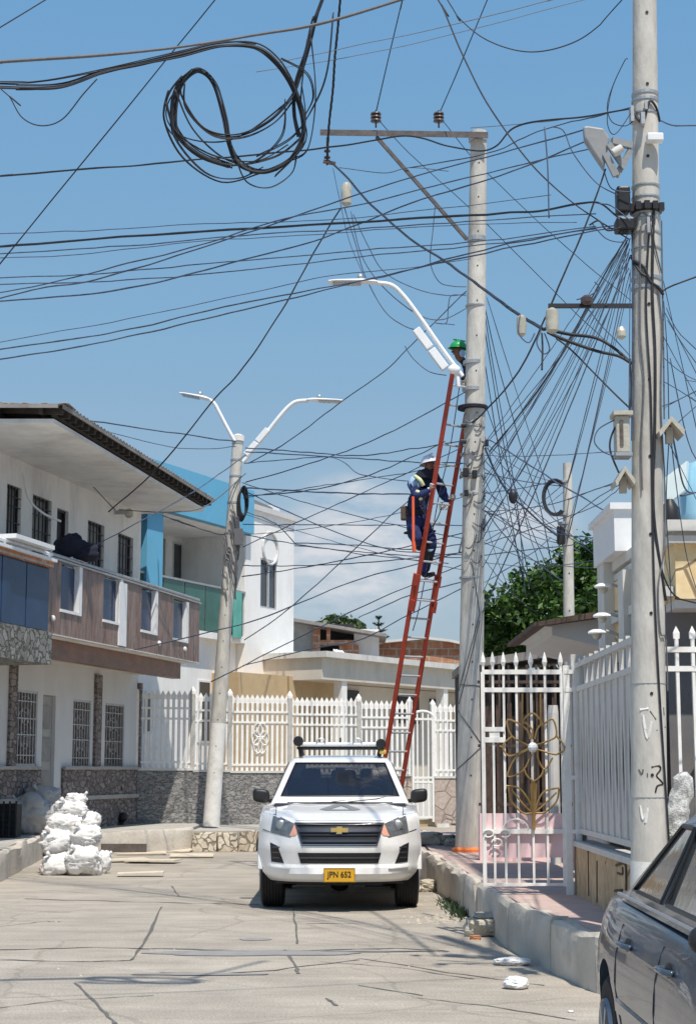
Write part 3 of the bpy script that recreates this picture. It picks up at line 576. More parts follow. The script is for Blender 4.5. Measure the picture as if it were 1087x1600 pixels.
# dark clothes over the balcony rail
mb = MB(); c = W(116, 855, (F.T @ Vector((F.loc(116, 860, BD - .15)[0], BD - .15, 0))).y)
for k, (dx, dz, r_, sx_) in enumerate(((-.05, .02, .2, 1.5), (.22, -.1, .17, 1.4), (-.22, -.08, .15, 1.2), (.0, .13, .14, 1))):
    g = []
    for i in range(13):
        row = []
        for j in range(18):
            th = math.pi * i / 12; ph = 2 * math.pi * j / 17; q = Vector((math.sin(th) * math.cos(ph) * sx_, math.sin(th) * math.sin(ph) * .8, math.cos(th)))
            row.append(c + Vector((dx, k * .02, dz)) + q * r_ * (1 + .35 * noise.noise(q * 2.2 + Vector((k * 5, 0, 0)))))
        g.append(row)
    mb.grid(g)
tag(mb.build('cloth_bundle', 'coverall_dark', smooth='all'), 'dark bundle of clothes draped over the brown balcony rail', 'clothes')
# ------------------------------------------------------------------ blue and white house beyond
Pc = W(384, 900, 42.5); F2 = Facade((Pc.x, Pc.y), (-0.418, -0.908)); F = F2
bh = root('house', 'white house with bright blue fascia and green glass balcony', 'house', F.P)
eL = F.loc(459, 900)[0]; zt = F.loc(384, 792)[1]
wr = F.rect(407, 871, 433, 949)
mb = F.mb(); holed(mb, eL, 0, 0, zt, [wr], -.25, 0); mb.box(eL + .02, -.01, -6, -.26, 0, zt - .02); mb.box(eL, eL + .2, -6, -.251, 0, zt); mb.build('wall', 'wall_white', bh)
window(F, bh, wr, kind='slide', pane='house_glass', rec=.06)
z6 = F.loc(300, 987)[1]
mb = F.mb(); mb.box(.01, 9, -6, -.25, 0, z6 - .1); mb.build('ground_floor_wall', 'wall_white', bh)
for q in ((226, 1080, 240, 1146), (309, 1062, 328, 1160)):
    r = F.rect(*q, d=-.25); o = F.mb().box(r[0], r[1], -.26, -.225, r[2], r[3]).build('window', 'lamp_white', bh); F.mb().box(r[0] + .05, r[1] - .05, -.23, -.215, r[2] + .05, r[3] - .05).build('pane', 'house_glass', o)
o = F.mb().box(.01, 9, -1.9, .0, z6 - .1, z6 + .06).build('balcony', 'wall_white', bh)
z7, z8 = F.loc(384, 835)[1], F.loc(384, 768)[1]
wr = F.rect(270, 846, 301, 912, d=-1.9); dr = F.rect(252, 840, 259, 930, d=-1.9)
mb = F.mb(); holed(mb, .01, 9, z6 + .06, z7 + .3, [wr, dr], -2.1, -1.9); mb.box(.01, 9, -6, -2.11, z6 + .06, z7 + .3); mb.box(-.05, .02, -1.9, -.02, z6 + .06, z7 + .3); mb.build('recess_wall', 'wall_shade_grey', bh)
window(F, bh, wr, d=-1.9, kind='slide', pane='house_glass', rec=.03); window(F, bh, dr, d=-1.9, kind='door', pane='dark_metal')
F.mb().box(.01, 9, -2.0, .02, z7 + .0, z7 + .1).build('ceiling_slab', 'wall_white', bh)
zg = F.loc(330, 917)[1]; ng = 6
for k in range(ng): F.mb().box(.08 + k * 1.0, 1.0 + k * 1.0, -.05, -.03, z6 + .08, zg).build('glass_panel', 'green_glass', o)
F.mb().box(.02, 7, -.09, .01, zg, zg + .05).build('handrail', 'galv', o)
r = F.rect(362, 926, 377, 990, d=.03); F.mb().obox(((r[0] + r[1]) / 2, .06, (z6 + zg) / 2), ((r[1] - r[0]) / 2, .02, 0), (0.0, .012, 0), (0, 0, (zg - z6) / 2)).build('side_glass', 'green_glass_lit', o)
mb = F.mb(); mb.box(-.02, 9, .0, .22, z7, z8); mb.box(-.02, 9, -.3, -.01, z7 + .11, z8 - .01); mb.build('fascia', 'blue_paint', bh)
za = F.loc(370, 742, d=-1.2)[1]; 
F.mb().box(-1.3, 9, -1.4, -1.2, z8 - .3, z8 + .2).build('upper_parapet', 'blue_paint', bh)
r = F.rect(228, 800, 253, 915, d=.0); F.mb().box(r[0], r[1], -.35, .05, z6 + .06, z7).build('column', 'blue_paint', bh)
s_, z_ = F.loc(421, 857); mb = F.mb()
mb.tube([(s_ + .42 * math.cos(k * .314), .03, z_ + .42 * math.sin(k * .314)) for k in range(20)], .035, 6, closed=True); mb.build('round_moulding', 'wall_cool', bh)
mb = F.mb(); mb.box(eL - .1, .05, -.02, .1, zt - .02, zt + .12); mb.build('cornice', 'wall_cool', bh)
F.mb().prism([(-.1, -.3, zt + .1), (eL * .75, -.3, zt + .1), (eL * .75, -.3, zt + .3), (-.1, -.3, zt + .42)], (0, -2.5, 0)).build('roof_sheet', 'metal_roof', bh)
F.mb().box(eL * .75 - .4, eL * .72, -.9, -.3, zt + .12, zt + .36).build('roof_block', 'lamp_white', bh)
# ------------------------------------------------------------------ low houses at the far side
PA, PB = W(372, 1100, 41.0), W(716, 1100, 50.0)
F3 = Facade((PA.x, PA.y), (PB.x - PA.x, PB.y - PA.y)); F = F3   # s runs away to the right, n points away: use negative d for the street side
fh = root('house', 'low tan and cream house with long concrete fascia behind the white fence', 'house', F.P)
def lc(u, v, d=0): return F.loc(u, v, d)
Lr = lc(716, 1080)[0]; zt = lc(460, 1020)[1]; zb = lc(460, 1057)[1]
F.mb().box(0, Lr, -.0, 4, 0, zb).build('wall', 'wall_tan', fh)
F.mb().box(lc(458, 1020)[0], Lr, -.9, 4, zb - .1, zt - .15).build('fascia', 'wall_cream', fh)
F.mb().box(lc(458, 1020)[0] - .1, Lr + .1, -1.1, 4, zt - .15, zt).build('roof', 'old_white', fh)
r0, r1 = lc(536, 1080)[0], lc(714, 1080)[0]
F.mb().box(r0, r1, -.05, -.01, .2, zb - .12).build('porch_wall', 'wall_cream', fh)
for q in ((536, 1078, 556, 1098, 'dark_metal'), (618, 1088, 650, 1130, 'dark_metal'), (668, 1092, 690, 1125, 'dark_metal')):
    s0, z1 = lc(q[0], q[1]); s1, _ = lc(q[2], q[1]); _, z0 = lc(q[0], q[3]); o = F.mb().box(s0, s1, -.1, -.04, z0, z1).build('window', q[4], fh)
for u in (496, 656, 692):
    s_, _ = lc(u, 1060); F.mb().box(s_ - .12, s_ + .12, -.85, -.6, 0, zb - .1).build('column', 'wall_white', fh)
F.mb().box(lc(694, 1080)[0], lc(714, 1080)[0], -.12, -.02, zb - 1.0, zb - .5).build('signboard', 'wall_ochre', fh)
# shack on the roof and brick wall
def pbox(u0, v0, u1, v1, Y, dep):
    a, b = W(u0, v0, Y), W(u1, v1, Y); return (min(a.x, b.x), max(a.x, b.x), Y, Y + dep, min(a.z, b.z), max(a.z, b.z))
sh = root('shack', 'unfinished rooftop shack of bare brick and white wall under a dark sheet roof', 'shack', W(530, 1030, 52))
MB().box(*pbox(553, 983, 592, 1040, 52, 3)).build('wall', 'wall_white', sh)
MB().box(*pbox(456, 972, 489, 1040, 51.8, .3)).build('block_wall', 'pave_grey', sh)
mb = MB(); mb.box(*pbox(489, 980, 500, 1040, 51.6, .3)); mb.box(*pbox(500, 1000, 553, 1008, 51.6, .3)); mb.box(*pbox(530, 1008, 560, 1040, 51.65, .3)); mb.box(*pbox(500, 1020, 530, 1040, 51.7, .3)); mb.box(*pbox(510, 975, 516, 1000, 51.6, .2)); mb.build('brick_frame', 'brick_red', sh)
MB().box(*pbox(500, 975, 553, 1040, 52.5, .2)).build('dark_opening', 'shop_black', sh)
a, b = W(455, 965, 51.2), W(604, 990, 51.2); MB().prism([(a.x, 51.2, a.z), (b.x, 51.2, b.z), (b.x, 51.2, b.z - .1), (a.x, 51.2, a.z - .1)], (0, 4, 0)).build('roof', 'metal_roof', sh)
MB().box(*pbox(458, 1018, 500, 1030, 50.5, .4)).build('parapet', 'lamp_white', sh)
bw = root('brick_building', 'bare red brick gable wall rising behind the ladder', 'building', W(680, 1060, 54))
P = [W(u, v, 54) for u, v in ((560, 1045), (560, 1016), (600, 1005), (662, 999), (700, 1003), (772, 1018), (772, 1110), (560, 1110))]
MB().prism([tuple(p) for p in P], (0, 4, 0)).build('wall', 'brick_red', bw)
mb = MB(); a = [W(u, v - 1, 53.9) for u, v in ((560, 1015), (600, 1004), (662, 998), (700, 1002), (772, 1017))]
for i in range(4): mb.bar(a[i], a[i + 1], .3, .08)
mb.build('coping', 'old_white', bw)
ap = [W(u, v, 49) for u, v in ((500, 1035), (560, 1022), (716, 1062), (716, 1075))]
o = MB().prism([tuple(p) for p in ap], (0, 3, 0)).build('roof_slope', 'metal_roof', fh)
# roof litter: pale bags and tiles on the far roof
for u, v, L_ in ((548, 1024, 'pale plastic sheet lying on the far roof beside the brick shack'), (585, 1040, 'white torn sheet lying lower down the far roof')):
    p = W(u, v, 48.5); mb = MB(); g = []
    for i in range(9):
        g.append([p + Vector(((j / 12 - .5) * 1.0, (i / 8 - .5) * .8, .1 * noise.noise(Vector((i * .5, j * .5, u))) - (j / 12 - .5) * .25)) for j in range(13)])
    mb.grid(g); o = tag(mb.build('plastic_sheet', 'white_bag', smooth='all'), L_, 'plastic sheet'); q = o.modifiers.new('t', 'SOLIDIFY'); q.thickness = .03
# ------------------------------------------------------------------ right-hand houses
rh = root('house', 'near corner house with cream stone facade and white parapet behind the tall pole', 'house', (3.2, 14.5, KZ))
zc0, zc1 = W(1060, 946, 13.5).z, W(1060, 851, 13.5).z; zc2 = W(1060, 822, 13.5).z
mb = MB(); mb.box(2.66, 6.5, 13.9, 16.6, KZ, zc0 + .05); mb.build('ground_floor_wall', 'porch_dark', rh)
MB().box(2.66, 6.5, 13.45, 16.6, zc0 + .05, zc1).build('stone_facade', 'stone_cream', rh)
mb = MB(); mb.box(2.6, 6.5, 13.38, 16.6, zc1, zc1 + .06); mb.box(2.64, 6.5, 13.42, 16.6, zc1 + .06, zc2 - .06); mb.box(2.58, 6.5, 13.34, 16.6, zc2 - .06, zc2 + .03); mb.build('parapet', 'old_white', rh)
MB().box(2.66, 6.5, 13.5, 13.9, zc0 - .02, zc0 + .048).build('porch_soffit', 'wall_cool', rh)
mb = MB(); mb.box(2.52, 2.66, 15.2, 15.5, KZ, zc1 - .002); mb.box(2.5, 2.655, 16.2, 16.62, KZ, zc2 + .03); mb.box(2.56, 2.655, 13.5, 16.2, 3.0, 3.08); mb.build('side_pilaster', 'old_white', rh)
MB().box(2.6, 2.655, 15.5, 16.2, zc0 - .3, zc1 - .01).build('side_stone', 'stone_cream', rh)
mb = MB(); mb.box(2.47, 2.9, 15.3, 16.64, zc2 + .032, zc2 + .42); mb.box(2.43, 2.94, 15.26, 16.68, zc2 + .42, zc2 + .48); mb.build('roof_block', 'lamp_white', rh)
o = MB().box(3.05, 3.5, 13.8, 13.88, KZ, 2.55).build('door', 'dark_wood', rh); MB().lathe([(.12, 0), (.14, .02), (.12, .04)], (2.98, 13.8, 1.75), 16, (0, -1, 0)).build('meter', 'galv', rh)
# tank and pale panel on its roof
p = W(1110, 765, 14.6); tag(MB().lathe([(.0, -.02), (.26, 0), (.28, .1), (.27, .12), (.28, .3), (.27, .32), (.26, .5), (.2, .58), (.08, .62), (.08, .66), (.0, .66)], (p.x, p.y, p.z - .35), 20).build('water_tank', 'tank_blue', smooth=True), 'light blue water tank on the roof of the near right house', 'water tank')
mb = MB(); a = [W(u, v, 14.4) for u, v in ((1036, 748), (1072, 720), (1070, 765), (1038, 790))]; mb.prism([tuple(q) for q in a], (0.03, .05, 0)); mb.bar(W(1047, 765, 14.5), W(1047, 819, 14.5), .05)
tag(mb.build('pale_roof_panel', 'pale_panel'), 'pale translucent panel tilted on a prop above the near right parapet', 'panel')
p = W(1046, 800, 14.35); mb = MB(); mb.lathe([(.06, 0), (.09, .1), (.08, .25), (.03, .33)], (p.x, p.y, zc2 + .03), 12); tag(mb.build('roof_motor', 'black_plastic', smooth=True), 'small dark pump standing on the near right parapet under the pale panel', 'pump')
# next house with a projecting porch slab
nh = root('house', 'low pale house with a wedge-shaped porch slab behind the white gate', 'house', (4, 19, KZ))
MB().box(3.15, 7, 17.5, 24, KZ, 3.15).build('wall', 'wall_cool', nh)
q = [W(u, v, 17.6) for u, v in ((834, 977), (955, 958), (985, 955), (985, 1014), (948, 1012), (862, 993), (862, 980))]
MB().prism([tuple(t) for t in q], (0, 2.6, 0)).build('porch_slab', 'wall_cool', nh)
q = [W(u, v, 17.4) for u, v in ((834, 972), (956, 951), (990, 948), (990, 957), (834, 979))]
MB().prism([tuple(t) for t in q], (0, 3.0, 0)).build('roof', 'rusty_steel', nh)
MB().box(3.0, 3.14, 18.2, 19.6, KZ, 2.6).build('door', 'dark_wood', nh)
# pink low wall with dark railing and tall screen behind the gate
pw = root('garden_wall', 'low pink painted wall with dark railings across the path behind the gate', 'wall', (2.3, 22.5, KZ))
x0, x1 = W(748, 1300, 22.5).x, 3.14; zt = W(800, 1271, 22.5).z
MB().box(x0, x1, 22.4, 22.6, KZ, zt).build('wall', 'pink_paint', pw)
mb = MB(); x = x0 + .03
while x < x1: mb.box(x, x + .03, 22.48, 22.51, zt, 3.0); x += .125
for z in (zt + .1, 1.9, 2.75): mb.box(x0, x1, 22.475, 22.515, z, z + .04)
mb.build('railing', 'rusty_steel', pw)
s2 = root('house', 'dark timber and brick outbuilding behind the pink wall', 'outbuilding', (3.2, 25, 0))
MB().box(x0 + .05, 4.5, 25.4, 28, 0, 3.1).build('wall', 'shop_black', s2)
mb = MB(); a = W(752, 1078, 25.2); mb.prism([(x0, 25.0, 3.1), (4.6, 25.0, 3.5), (4.6, 25.0, 3.62), (x0, 25.0, 3.22)], (0, 3, 0)); mb.build('roof', 'metal_roof', s2)
mb = MB()
for k in range(9): x = x0 + .15 + k * .17; mb.box(x, x + .07, 25.3, 25.36, 0.4, 2.9)
mb.build('boards', 'rusty_steel', s2)
tag(MB().lathe([(.07, 0), (.07, 1.9), (.06, 2.0)], (W(865, 1200, 21.5).x, 21.5, KZ), 12).build('post', 'old_white'), 'weathered white round post standing in front of the pink wall', 'post')
# ================================================================== FENCES AND GATES
def picket_run(F, s0, s1, z0, z1, step, bw, par, m='fence_white', d=0, tip=.14, name='bars', seed=1, dep=.02):
    mb = F.mb(); n = max(1, int(round((s1 - s0) / step)))
    for i in range(n + 1):
        s_ = s0 + (s1 - s0) * i / n
        mb.box(s_ - bw / 2, s_ + bw / 2, d - dep, d + dep, z0, z1)
        o = len(mb.v); t = bw * .95
        mb.add([(s_ - t, d - .012, z1), (s_ + t, d - .012, z1), (s_ + t, d + .012, z1), (s_ - t, d + .012, z1), (s_ - t * 1.05, d - .012, z1 + tip * .45), (s_ + t * 1.05, d - .012, z1 + tip * .45), (s_ + t * 1.05, d + .012, z1 + tip * .45), (s_ - t * 1.05, d + .012, z1 + tip * .45), (s_, d, z1 + tip)],
               [(0, 1, 5, 4), (1, 2, 6, 5), (2, 3, 7, 6), (3, 0, 4, 7), (4, 5, 8), (5, 6, 8), (6, 7, 8), (7, 4, 8)])
    return mb.build(name, m, par)
# far street fence, in lengths
FA, FB = W(214, 1283, 37.0), W(716, 1290, 39.2)
FF = Facade((FB.x, FB.y), (FA.x - FB.x, FA.y - FB.y)); F = FF      # s runs to the left, n towards the street
LF = (FA - FB).length
def fs(u, v=1200): return F.loc(u, v)[0]
def far_fence(u0, u1, m, label, first, vt=None):
    s1, s0 = fs(u0), fs(u1); o = root('garden_fence', label, 'fence', F.T @ Vector(((s0 + s1) / 2, 0, .4)), 'white spiked fences along the far street')
    um = (u0 + u1) / 2
    zw = F.loc(u0, 1204 + (u0 - 215) / 500 * 13)[1]; zt_ = F.loc(u0, 1092 + (u0 - 215) / 500 * 22)[1]
    F.mb().box(s0, s1, -.1, .1, .38, zw).build('stone_base', m, o)
    F.mb().box(s0, s1, -.12, .12, zw, zw + .05).build('coping', 'old_white', o)
    picket_run(F, s0 + .06, s1 - .06, zw + .05, zt_, .118, .058, o, tip=.2)
    q = F.mb()
    for z in (zt_ - .22, zt_ - .45, zw + .16): q.box(s0, s1, .021, .04, z, z + .045)
    loose(q, 'rail', 'fence_white', o)
    for s_ in (s0, s1):
        p = F.mb().box(s_ - .05, s_ + .05, -.06, .06, zw + .0, zt_ + .16); p.lathe([(.08, 0), (.08, .03), (.005, .13)], (s_, 0, zt_ + .16), 4); p.build('post', 'fence_white', o)
    if u0 != 358: return o
    # a scroll rosette in the middle of each length
    sm = (s0 + s1) / 2; zm = (zw + zt_) / 2; q = F.mb()
    for k in range(6): a = k * math.pi / 3; q.tube([(sm + .1 * math.cos(a) + .1 * math.cos(t * .7), .05, zm + .2 * math.sin(a) + .16 * math.sin(t * .7)) for t in range(9)], .014, 5, closed=True)
    q.build('rosette', 'fence_white', o); return o
far_fence(214, 300, 'stone_grey', 'white spiked fence length on dark rough stone beside the tiled balcony house', True)
far_fence(300, 358, 'stone_grey', 'narrow white spiked fence length passing behind the forked street lamp pole', False)
far_fence(358, 452, 'stone_grey', 'white spiked fence length on dark stone just left of the pickup', False)
far_fence(452, 560, 'stone_grey', 'white spiked fence length directly behind the pickup roof rack', False)
far_fence(560, 640, 'stone_rose', 'white spiked fence length crossed by the foot of the red ladder', False)
far_fence(676, 724, 'stone_rose', 'short white spiked fence length on pinkish stone beside the middle pole', False)
# far gate with arched top between the two right lengths, and one behind the pickup
def far_gate(u0, u1, vt, label):
    s1, s0 = fs(u0), fs(u1); o = root('street_gate', label, 'gate', F.T @ Vector(((s0 + s1) / 2, .15, .4))); sm = (s0 + s1) / 2; hw = (s1 - s0) / 2; zt_ = F.loc(u0, vt)[1]
    q = F.mb(); q.box(s0, s0 + .05, .13, .17, .42, zt_ - .25); q.box(s1 - .05, s1, .13, .17, .42, zt_ - .25)
    for z in (.5, 1.3, 1.4, zt_ - .3): q.box(s0 + .05, s1 - .05, .135, .165, z, z + .05)
    q.tube([(sm + hw * math.cos(math.pi * k / 12), .15, zt_ - .25 + .16 * math.sin(math.pi * k / 12)) for k in range(13)], .03, 6); q.build('frame', 'fence_white', o)
    q = F.mb(); n = max(4, int((s1 - s0) / .13))
    for i in range(1, n): s_ = s0 + (s1 - s0) * i / n; q.box(s_ - .018, s_ + .018, .14, .16, .55, zt_ - .2 + .12 * math.sin(math.pi * i / n))
    q.build('bars', 'fence_white', o)
    q = F.mb(); q.box(s0 + .06, s1 - .06, .145, .158, .55, 1.3); q.build('lower_panel', 'old_white', o); return o
far_gate(640, 674, 1105, 'white gate with a closed lower panel right of the pickup mirror')
# near right side fence on its low ochre wall, running along the path to the gate
SF = Facade((2.2, 12.62), (0, 1)); F = SF                          # a points away, n = (-1,0) towards the street
L2 = 3.75; zw = .88
sf = root('side_fence', 'tall grey-white slotted metal fence on a low ochre slab wall beside the path', 'fence', (2.2, 12.6, KZ))
F.mb().box(0, L2, -.14, .02, KZ, zw).build('low_wall', 'slab_ochre', sf)
F.mb().box(-.01, L2 + .01, -.16, .045, zw, zw + .05).build('coping', 'fence_grey', sf)
mb = F.mb(); n = 11
for i in range(n):
    s_ = L2 * (i + .5) / n; hw = L2 / n / 2; q = hw - .06
    mb.box(s_ - q, s_ + q, -.036, -.028, zw + .17, 2.35); mb.box(s_ - .03, s_ + .03, -.028, -.012, zw + .17, 2.35)
    for e in (-1, 1):                              # tapering flanks leave a long pointed slot
        mb.prism([(s_ + e * q, -.036, zw + .17), (s_ + e * hw, -.036, zw + .17), (s_ + e * hw, -.036, zw + .35), (s_ + e * (q + .005), -.036, 1.6), (s_ + e * hw, -.036, 2.15), (s_ + e * hw, -.036, 2.35), (s_ + e * q, -.036, 2.35)], (0, .008, 0))
mb.build('slotted_sheets', 'fence_grey', sf)
mb = F.mb()
for i in range(n + 1): s_ = L2 * i / n; mb.box(s_ - .009, s_ + .009, -.05, -.015, 2.35, 2.66)
mb.build('bars', 'fence_grey', sf)
mb = F.mb()
for z in (zw + .12, 2.35, 2.58): mb.box(0, L2, -.05, -.01, z, z + .05)
loose(mb, 'rail', 'fence_grey', sf); F.mb().box(.02, L2 - .02, -.085, -.075, zw + .1, 2.33).build('shade_backing', 'rusty_steel', sf); pass  # dark sheet added behind the slots, standing in for shade inside
for s_ in (0, L2): F.mb().box(s_ - .05, s_ + .05, -.1, .02, zw + .05, 2.72).build('post', 'fence_grey', sf)
mb = F.mb()                                                        # painted strokes on the ochre wall
def stroke(pts, wd, d=.024):
    mb.tube(smooth_pts([(F.loc(u, v, d)[0], d, F.loc(u, v, d)[1]) for u, v in pts], 3), wd, 5)
stroke([(962, 1352), (976, 1349), (978, 1370), (978, 1392)], .012); stroke([(964, 1364), (972, 1366), (972, 1355)], .009); stroke([(960, 1392), (972, 1391)], .012)
stroke([(932, 1345), (932, 1410)], .006); stroke([(918, 1322), (919, 1400)], .005)
loose(mb, 'painted_mark', 'rusty_steel', sf)
# front fence right of the pole
FR = Facade((4.2, 12.6), (-1, 0)); F = FR                          # n = (0,-1) towards the camera
fr = root('front_fence', 'white spiked fence in front of the dark porch, right of the tall pole', 'fence', (3.2, 12.6, KZ))
F.mb().box(0, 1.98, -.1, .06, KZ, zw).build('low_wall', 'slab_ochre', fr); F.mb().box(0, 1.98, -.12, .08, zw, zw + .05).build('coping', 'old_white', fr)
zt = W(1060, 998, 12.6).z; picket_run(F, .02, 1.96, zw + .05, zt, .122, .024, fr, tip=.1)
mb = F.mb()
for v in (1015, 1045): z = W(1060, v, 12.6).z; mb.box(0, 1.98, -.03, .025, z - .02, z + .02)
mb.box(0, 1.98, -.03, .025, zw + .1, zw + .14); loose(mb, 'rail', 'fence_white', fr)
# the gate across the path
GY = 16.3; G = Facade((W(880, 1200, GY).x, GY), (-1, 0)); F = G; gl = W(755, 1200, GY).x; gw = F.P.x - gl
gt = root('path_gate', 'white barred steel gate with a golden metal flower across the pink path', 'gate', (F.P.x - gw / 2, GY, KZ))
Z = lambda v: W(820, v, GY).z
mb = F.mb()
for s_ in (0, gw): mb.box(s_ - .018, s_ + .018, -.02, .02, Z(1385), Z(1050))
for v in (1050, 1078, 1299): mb.box(0, gw, -.021, .021, Z(v) - .022, Z(v) + .022)
mb.box(0, gw, -.021, .021, Z(1384), Z(1384) + .025); mb.build('frame', 'fence_white', gt)
us = [771, 788, 808, 831, 853]; mb = F.mb()
for u in us + [756, 878]:
    s_ = F.loc(u, 1200)[0]; mb.box(s_ - .011, s_ + .011, -.011, .011, Z(1384), Z(1042)); 
    mb.lathe([(.012, 0), (.012, .03), (.026, .07), (.02, .11), (.003, .17)], (s_, 0, Z(1046)), 8)
mb.build('bars', 'fence_white', gt)
mb = F.mb(); s0, s1 = F.loc(788, 1150)[0], F.loc(756, 1150)[0]; mb.box(s0, s1, -.025, .025, Z(1143), Z(1136)); mb.box(s0, s1, -.025, .025, Z(1160), Z(1152)); mb.box(s0 + .05, s1 - .05, -.018, .018, Z(1152), Z(1143)); mb.build('lock_box', 'fence_white', gt)
mb = F.mb()
for k in range(3): mb.tube([(F.loc(762 + k * 13, 1300)[0] + .05 * math.cos(t * .6), .03, Z(1302 + (k % 2) * 14) + .035 * math.sin(t * .6)) for t in range(10)], .008, 5)
mb.tube([(F.loc(805, 1290)[0] + .12 * math.cos(t * .31), .02, Z(1296) + .1 * math.sin(t * .31)) for t in range(11)], .007, 5); mb.build('scrolls', 'fence_white', gt)
fl = F.mb()
def fp(pts, r=.0095, d=.035, closed=False): fl.tube([(F.loc(750 + a / 5, 1080 + b / 5)[0], d, F.loc(750 + a / 5, 1080 + b / 5)[1]) for a, b in [(q.x, q.y) for q in smooth_pts([(x_, y_, 0) for x_, y_ in pts], 4)]], r, 5)
for pts in ([(385, 375), (350, 290), (210, 222), (240, 350), (370, 425)], [(330, 260), (340, 215), (405, 172), (460, 220), (480, 270)], [(400, 375), (400, 300), (340, 240)], [(420, 375), (440, 300), (470, 260)], [(440, 420), (520, 390), (590, 345), (560, 220), (480, 270)],
            [(240, 355), (175, 420), (190, 480), (240, 505), (370, 450)], [(145, 430), (175, 440)], [(590, 350), (655, 440), (600, 490), (560, 490), (440, 455)], [(370, 455), (270, 520), (210, 665), (330, 620), (395, 490)], [(440, 460), (450, 540), (500, 610), (560, 520)],
            [(340, 610), (360, 660), (415, 700), (470, 660), (490, 610)], [(200, 740), (300, 760), (385, 870), (390, 930)], [(215, 745), (240, 860), (330, 950), (400, 950)], [(240, 770), (330, 880), (390, 940)], [(610, 755), (500, 780), (445, 860), (430, 930)], [(610, 760), (590, 860), (500, 945), (420, 950)], [(590, 790), (500, 880), (430, 940)]): fp(pts)
fp([(410, 700), (412, 850), (412, 1080)], .02); fp([(395, 720), (400, 940)], .012); fp([(430, 720), (420, 940)], .012)
for a in (325, 465): fp([(a, 20), (a, 150), (a, 260)], .009)
fl.build('flower', 'gate_gold', gt); s_, z_ = F.loc(831, 1168); F.mb().ball((s_, .05, z_), .05, 12).build('flower_boss', 'lamp_white', gt)
o_ = F.mb().box(.0, gw, -.035, -.024, Z(1340), Z(1271)).build('lower_panel', 'pink_paint', gt)
gp = root('gate_post', 'pair of white square posts hinging the golden flower gate to the side fence', 'post', (W(893, 1390, GY).x, GY, KZ))
for u in (886, 901): x = W(u, 1200, GY).x; MB().box(x - .03, x + .03, GY - .04, GY + .04, KZ, Z(1040)).build('post', 'fence_white', gp)
mb = MB()
for v in (1050, 1078, 1215, 1299): mb.box(W(883, 1200, GY).x, W(904, 1200, GY).x, GY - .045, GY + .045, Z(v) - .02, Z(v) + .02)
mb.build('brackets', 'fence_white', gp)
# three small dome lamps over the side wall
for (u, v, lab) in ((942, 917, 'topmost of the small white dome lamps on the near house side wall'), (940, 963, 'middle small white dome lamp with a grey wall plate on the side wall'), (932, 989, 'lowest small white dome lamp just above the side fence')):
    p = W(u, v, 15.6); o = root('wall_lamp', lab, 'lamp', p, 'white dome lamps on the side wall')
    MB().lathe([(.0, .035), (.045, .032), (.08, .015), (.088, 0), (.08, -.01)], p, 16).build('shade', 'lamp_white', o, smooth=True)
    MB().ball(p - Vector((0, 0, .02)), .045, 10).build('bulb', 'porcelain', o, smooth=True)
    MB().tube(smooth_pts([p + Vector((.08, 0, .02)), p + Vector((.2, 0, -.02)), (2.6, 15.6, p.z - .1)]), .014, 6).build('arm', 'galv', o)

# ================================================================== TREES
def leaves(mb, blobs, n, size, seed, flat=.5):
    rnd = random.Random(seed); tot = sum(b[1] ** 2 for b in blobs)
    for c, r, sq in blobs:
        for i in range(int(n * r * r / tot)):
            d = Vector((rnd.gauss(0, 1), rnd.gauss(0, 1), rnd.gauss(0, 1))).normalized(); q = rnd.random() ** .4
            k = 1 + .5 * noise.noise(d * 2.3 + Vector((seed, r, 0))); p = Vector(c) + Vector((d.x, d.y, d.z * sq)) * r * q * k
            if noise.noise(p * 1.9) < -.18: continue
            s_ = size * rnd.uniform(.6, 1.4); u = Vector((rnd.gauss(0, 1), rnd.gauss(0, 1), rnd.gauss(0, .6))).normalized(); v_ = u.cross(Vector((rnd.gauss(0, 1), rnd.gauss(0, 1), rnd.gauss(0, 1)))).normalized()
            mb.add([p - u * s_, p + v_ * s_ * flat, p + u * s_, p - v_ * s_ * flat], [(0, 1, 2, 3)])
def tree(name, label, base, H, blobs, n, size, leafm, seed, trunk_r=.14):
    o = root(name, label, 'tree', base); mb = MB(); b = Vector(base); rnd = random.Random(seed)
    top = b + Vector((rnd.uniform(-.2, .2), 0, H * .6)); mb.tube(smooth_pts([b, b + Vector((.05, 0, H * .3)), top]), [trunk_r * (1 - i / 18) for i in range(13)], 8)
    for c, r, sq in blobs: mb.tube(smooth_pts([b.lerp(top, rnd.uniform(.55, 1)), (Vector(c) + top) / 2 + Vector((rnd.uniform(-.2, .2), 0, -.1)), c]), [trunk_r * .45 * (1 - i / 15) for i in range(13)], 6)
    mb.build('trunk', 'bark', o, smooth=True); lb = MB(); leaves(lb, blobs, n, size, seed); lb.build('crown', leafm, o); return o
Y = 30
bl = [((W(u, v, y).x, y, W(u, v, y).z), r, .85) for u, v, y, r in ((800, 960, 30, .6), (788, 990, 30.3, .55), (845, 935, 30.2, .7), (905, 905, 30.4, .75), (945, 885, 30.6, .8), (875, 965, 29.8, .7), (925, 950, 30, .75), (960, 930, 30.5, .8), (830, 990, 30, .6), (890, 1000, 29.9, .6), (985, 900, 31, .9), (1030, 920, 31, .9), (795, 1020, 30.5, .5), (765, 975, 30.2, .28), (960, 860, 30.6, .4), (860, 900, 30.2, .35))]
tree('leafy_tree', 'big dense green tree rising behind the gate and short pole', (4.2, 30, 0), 5, bl, 56000, .062, 'leaf', 3, .16)
bl = [((W(u, v, 62).x, 62, W(u, v, 62).z), r, .6) for u, v, r in ((512, 974, .42), (528, 970, .4), (545, 976, .45), (555, 981, .4), (500, 976, .25))]
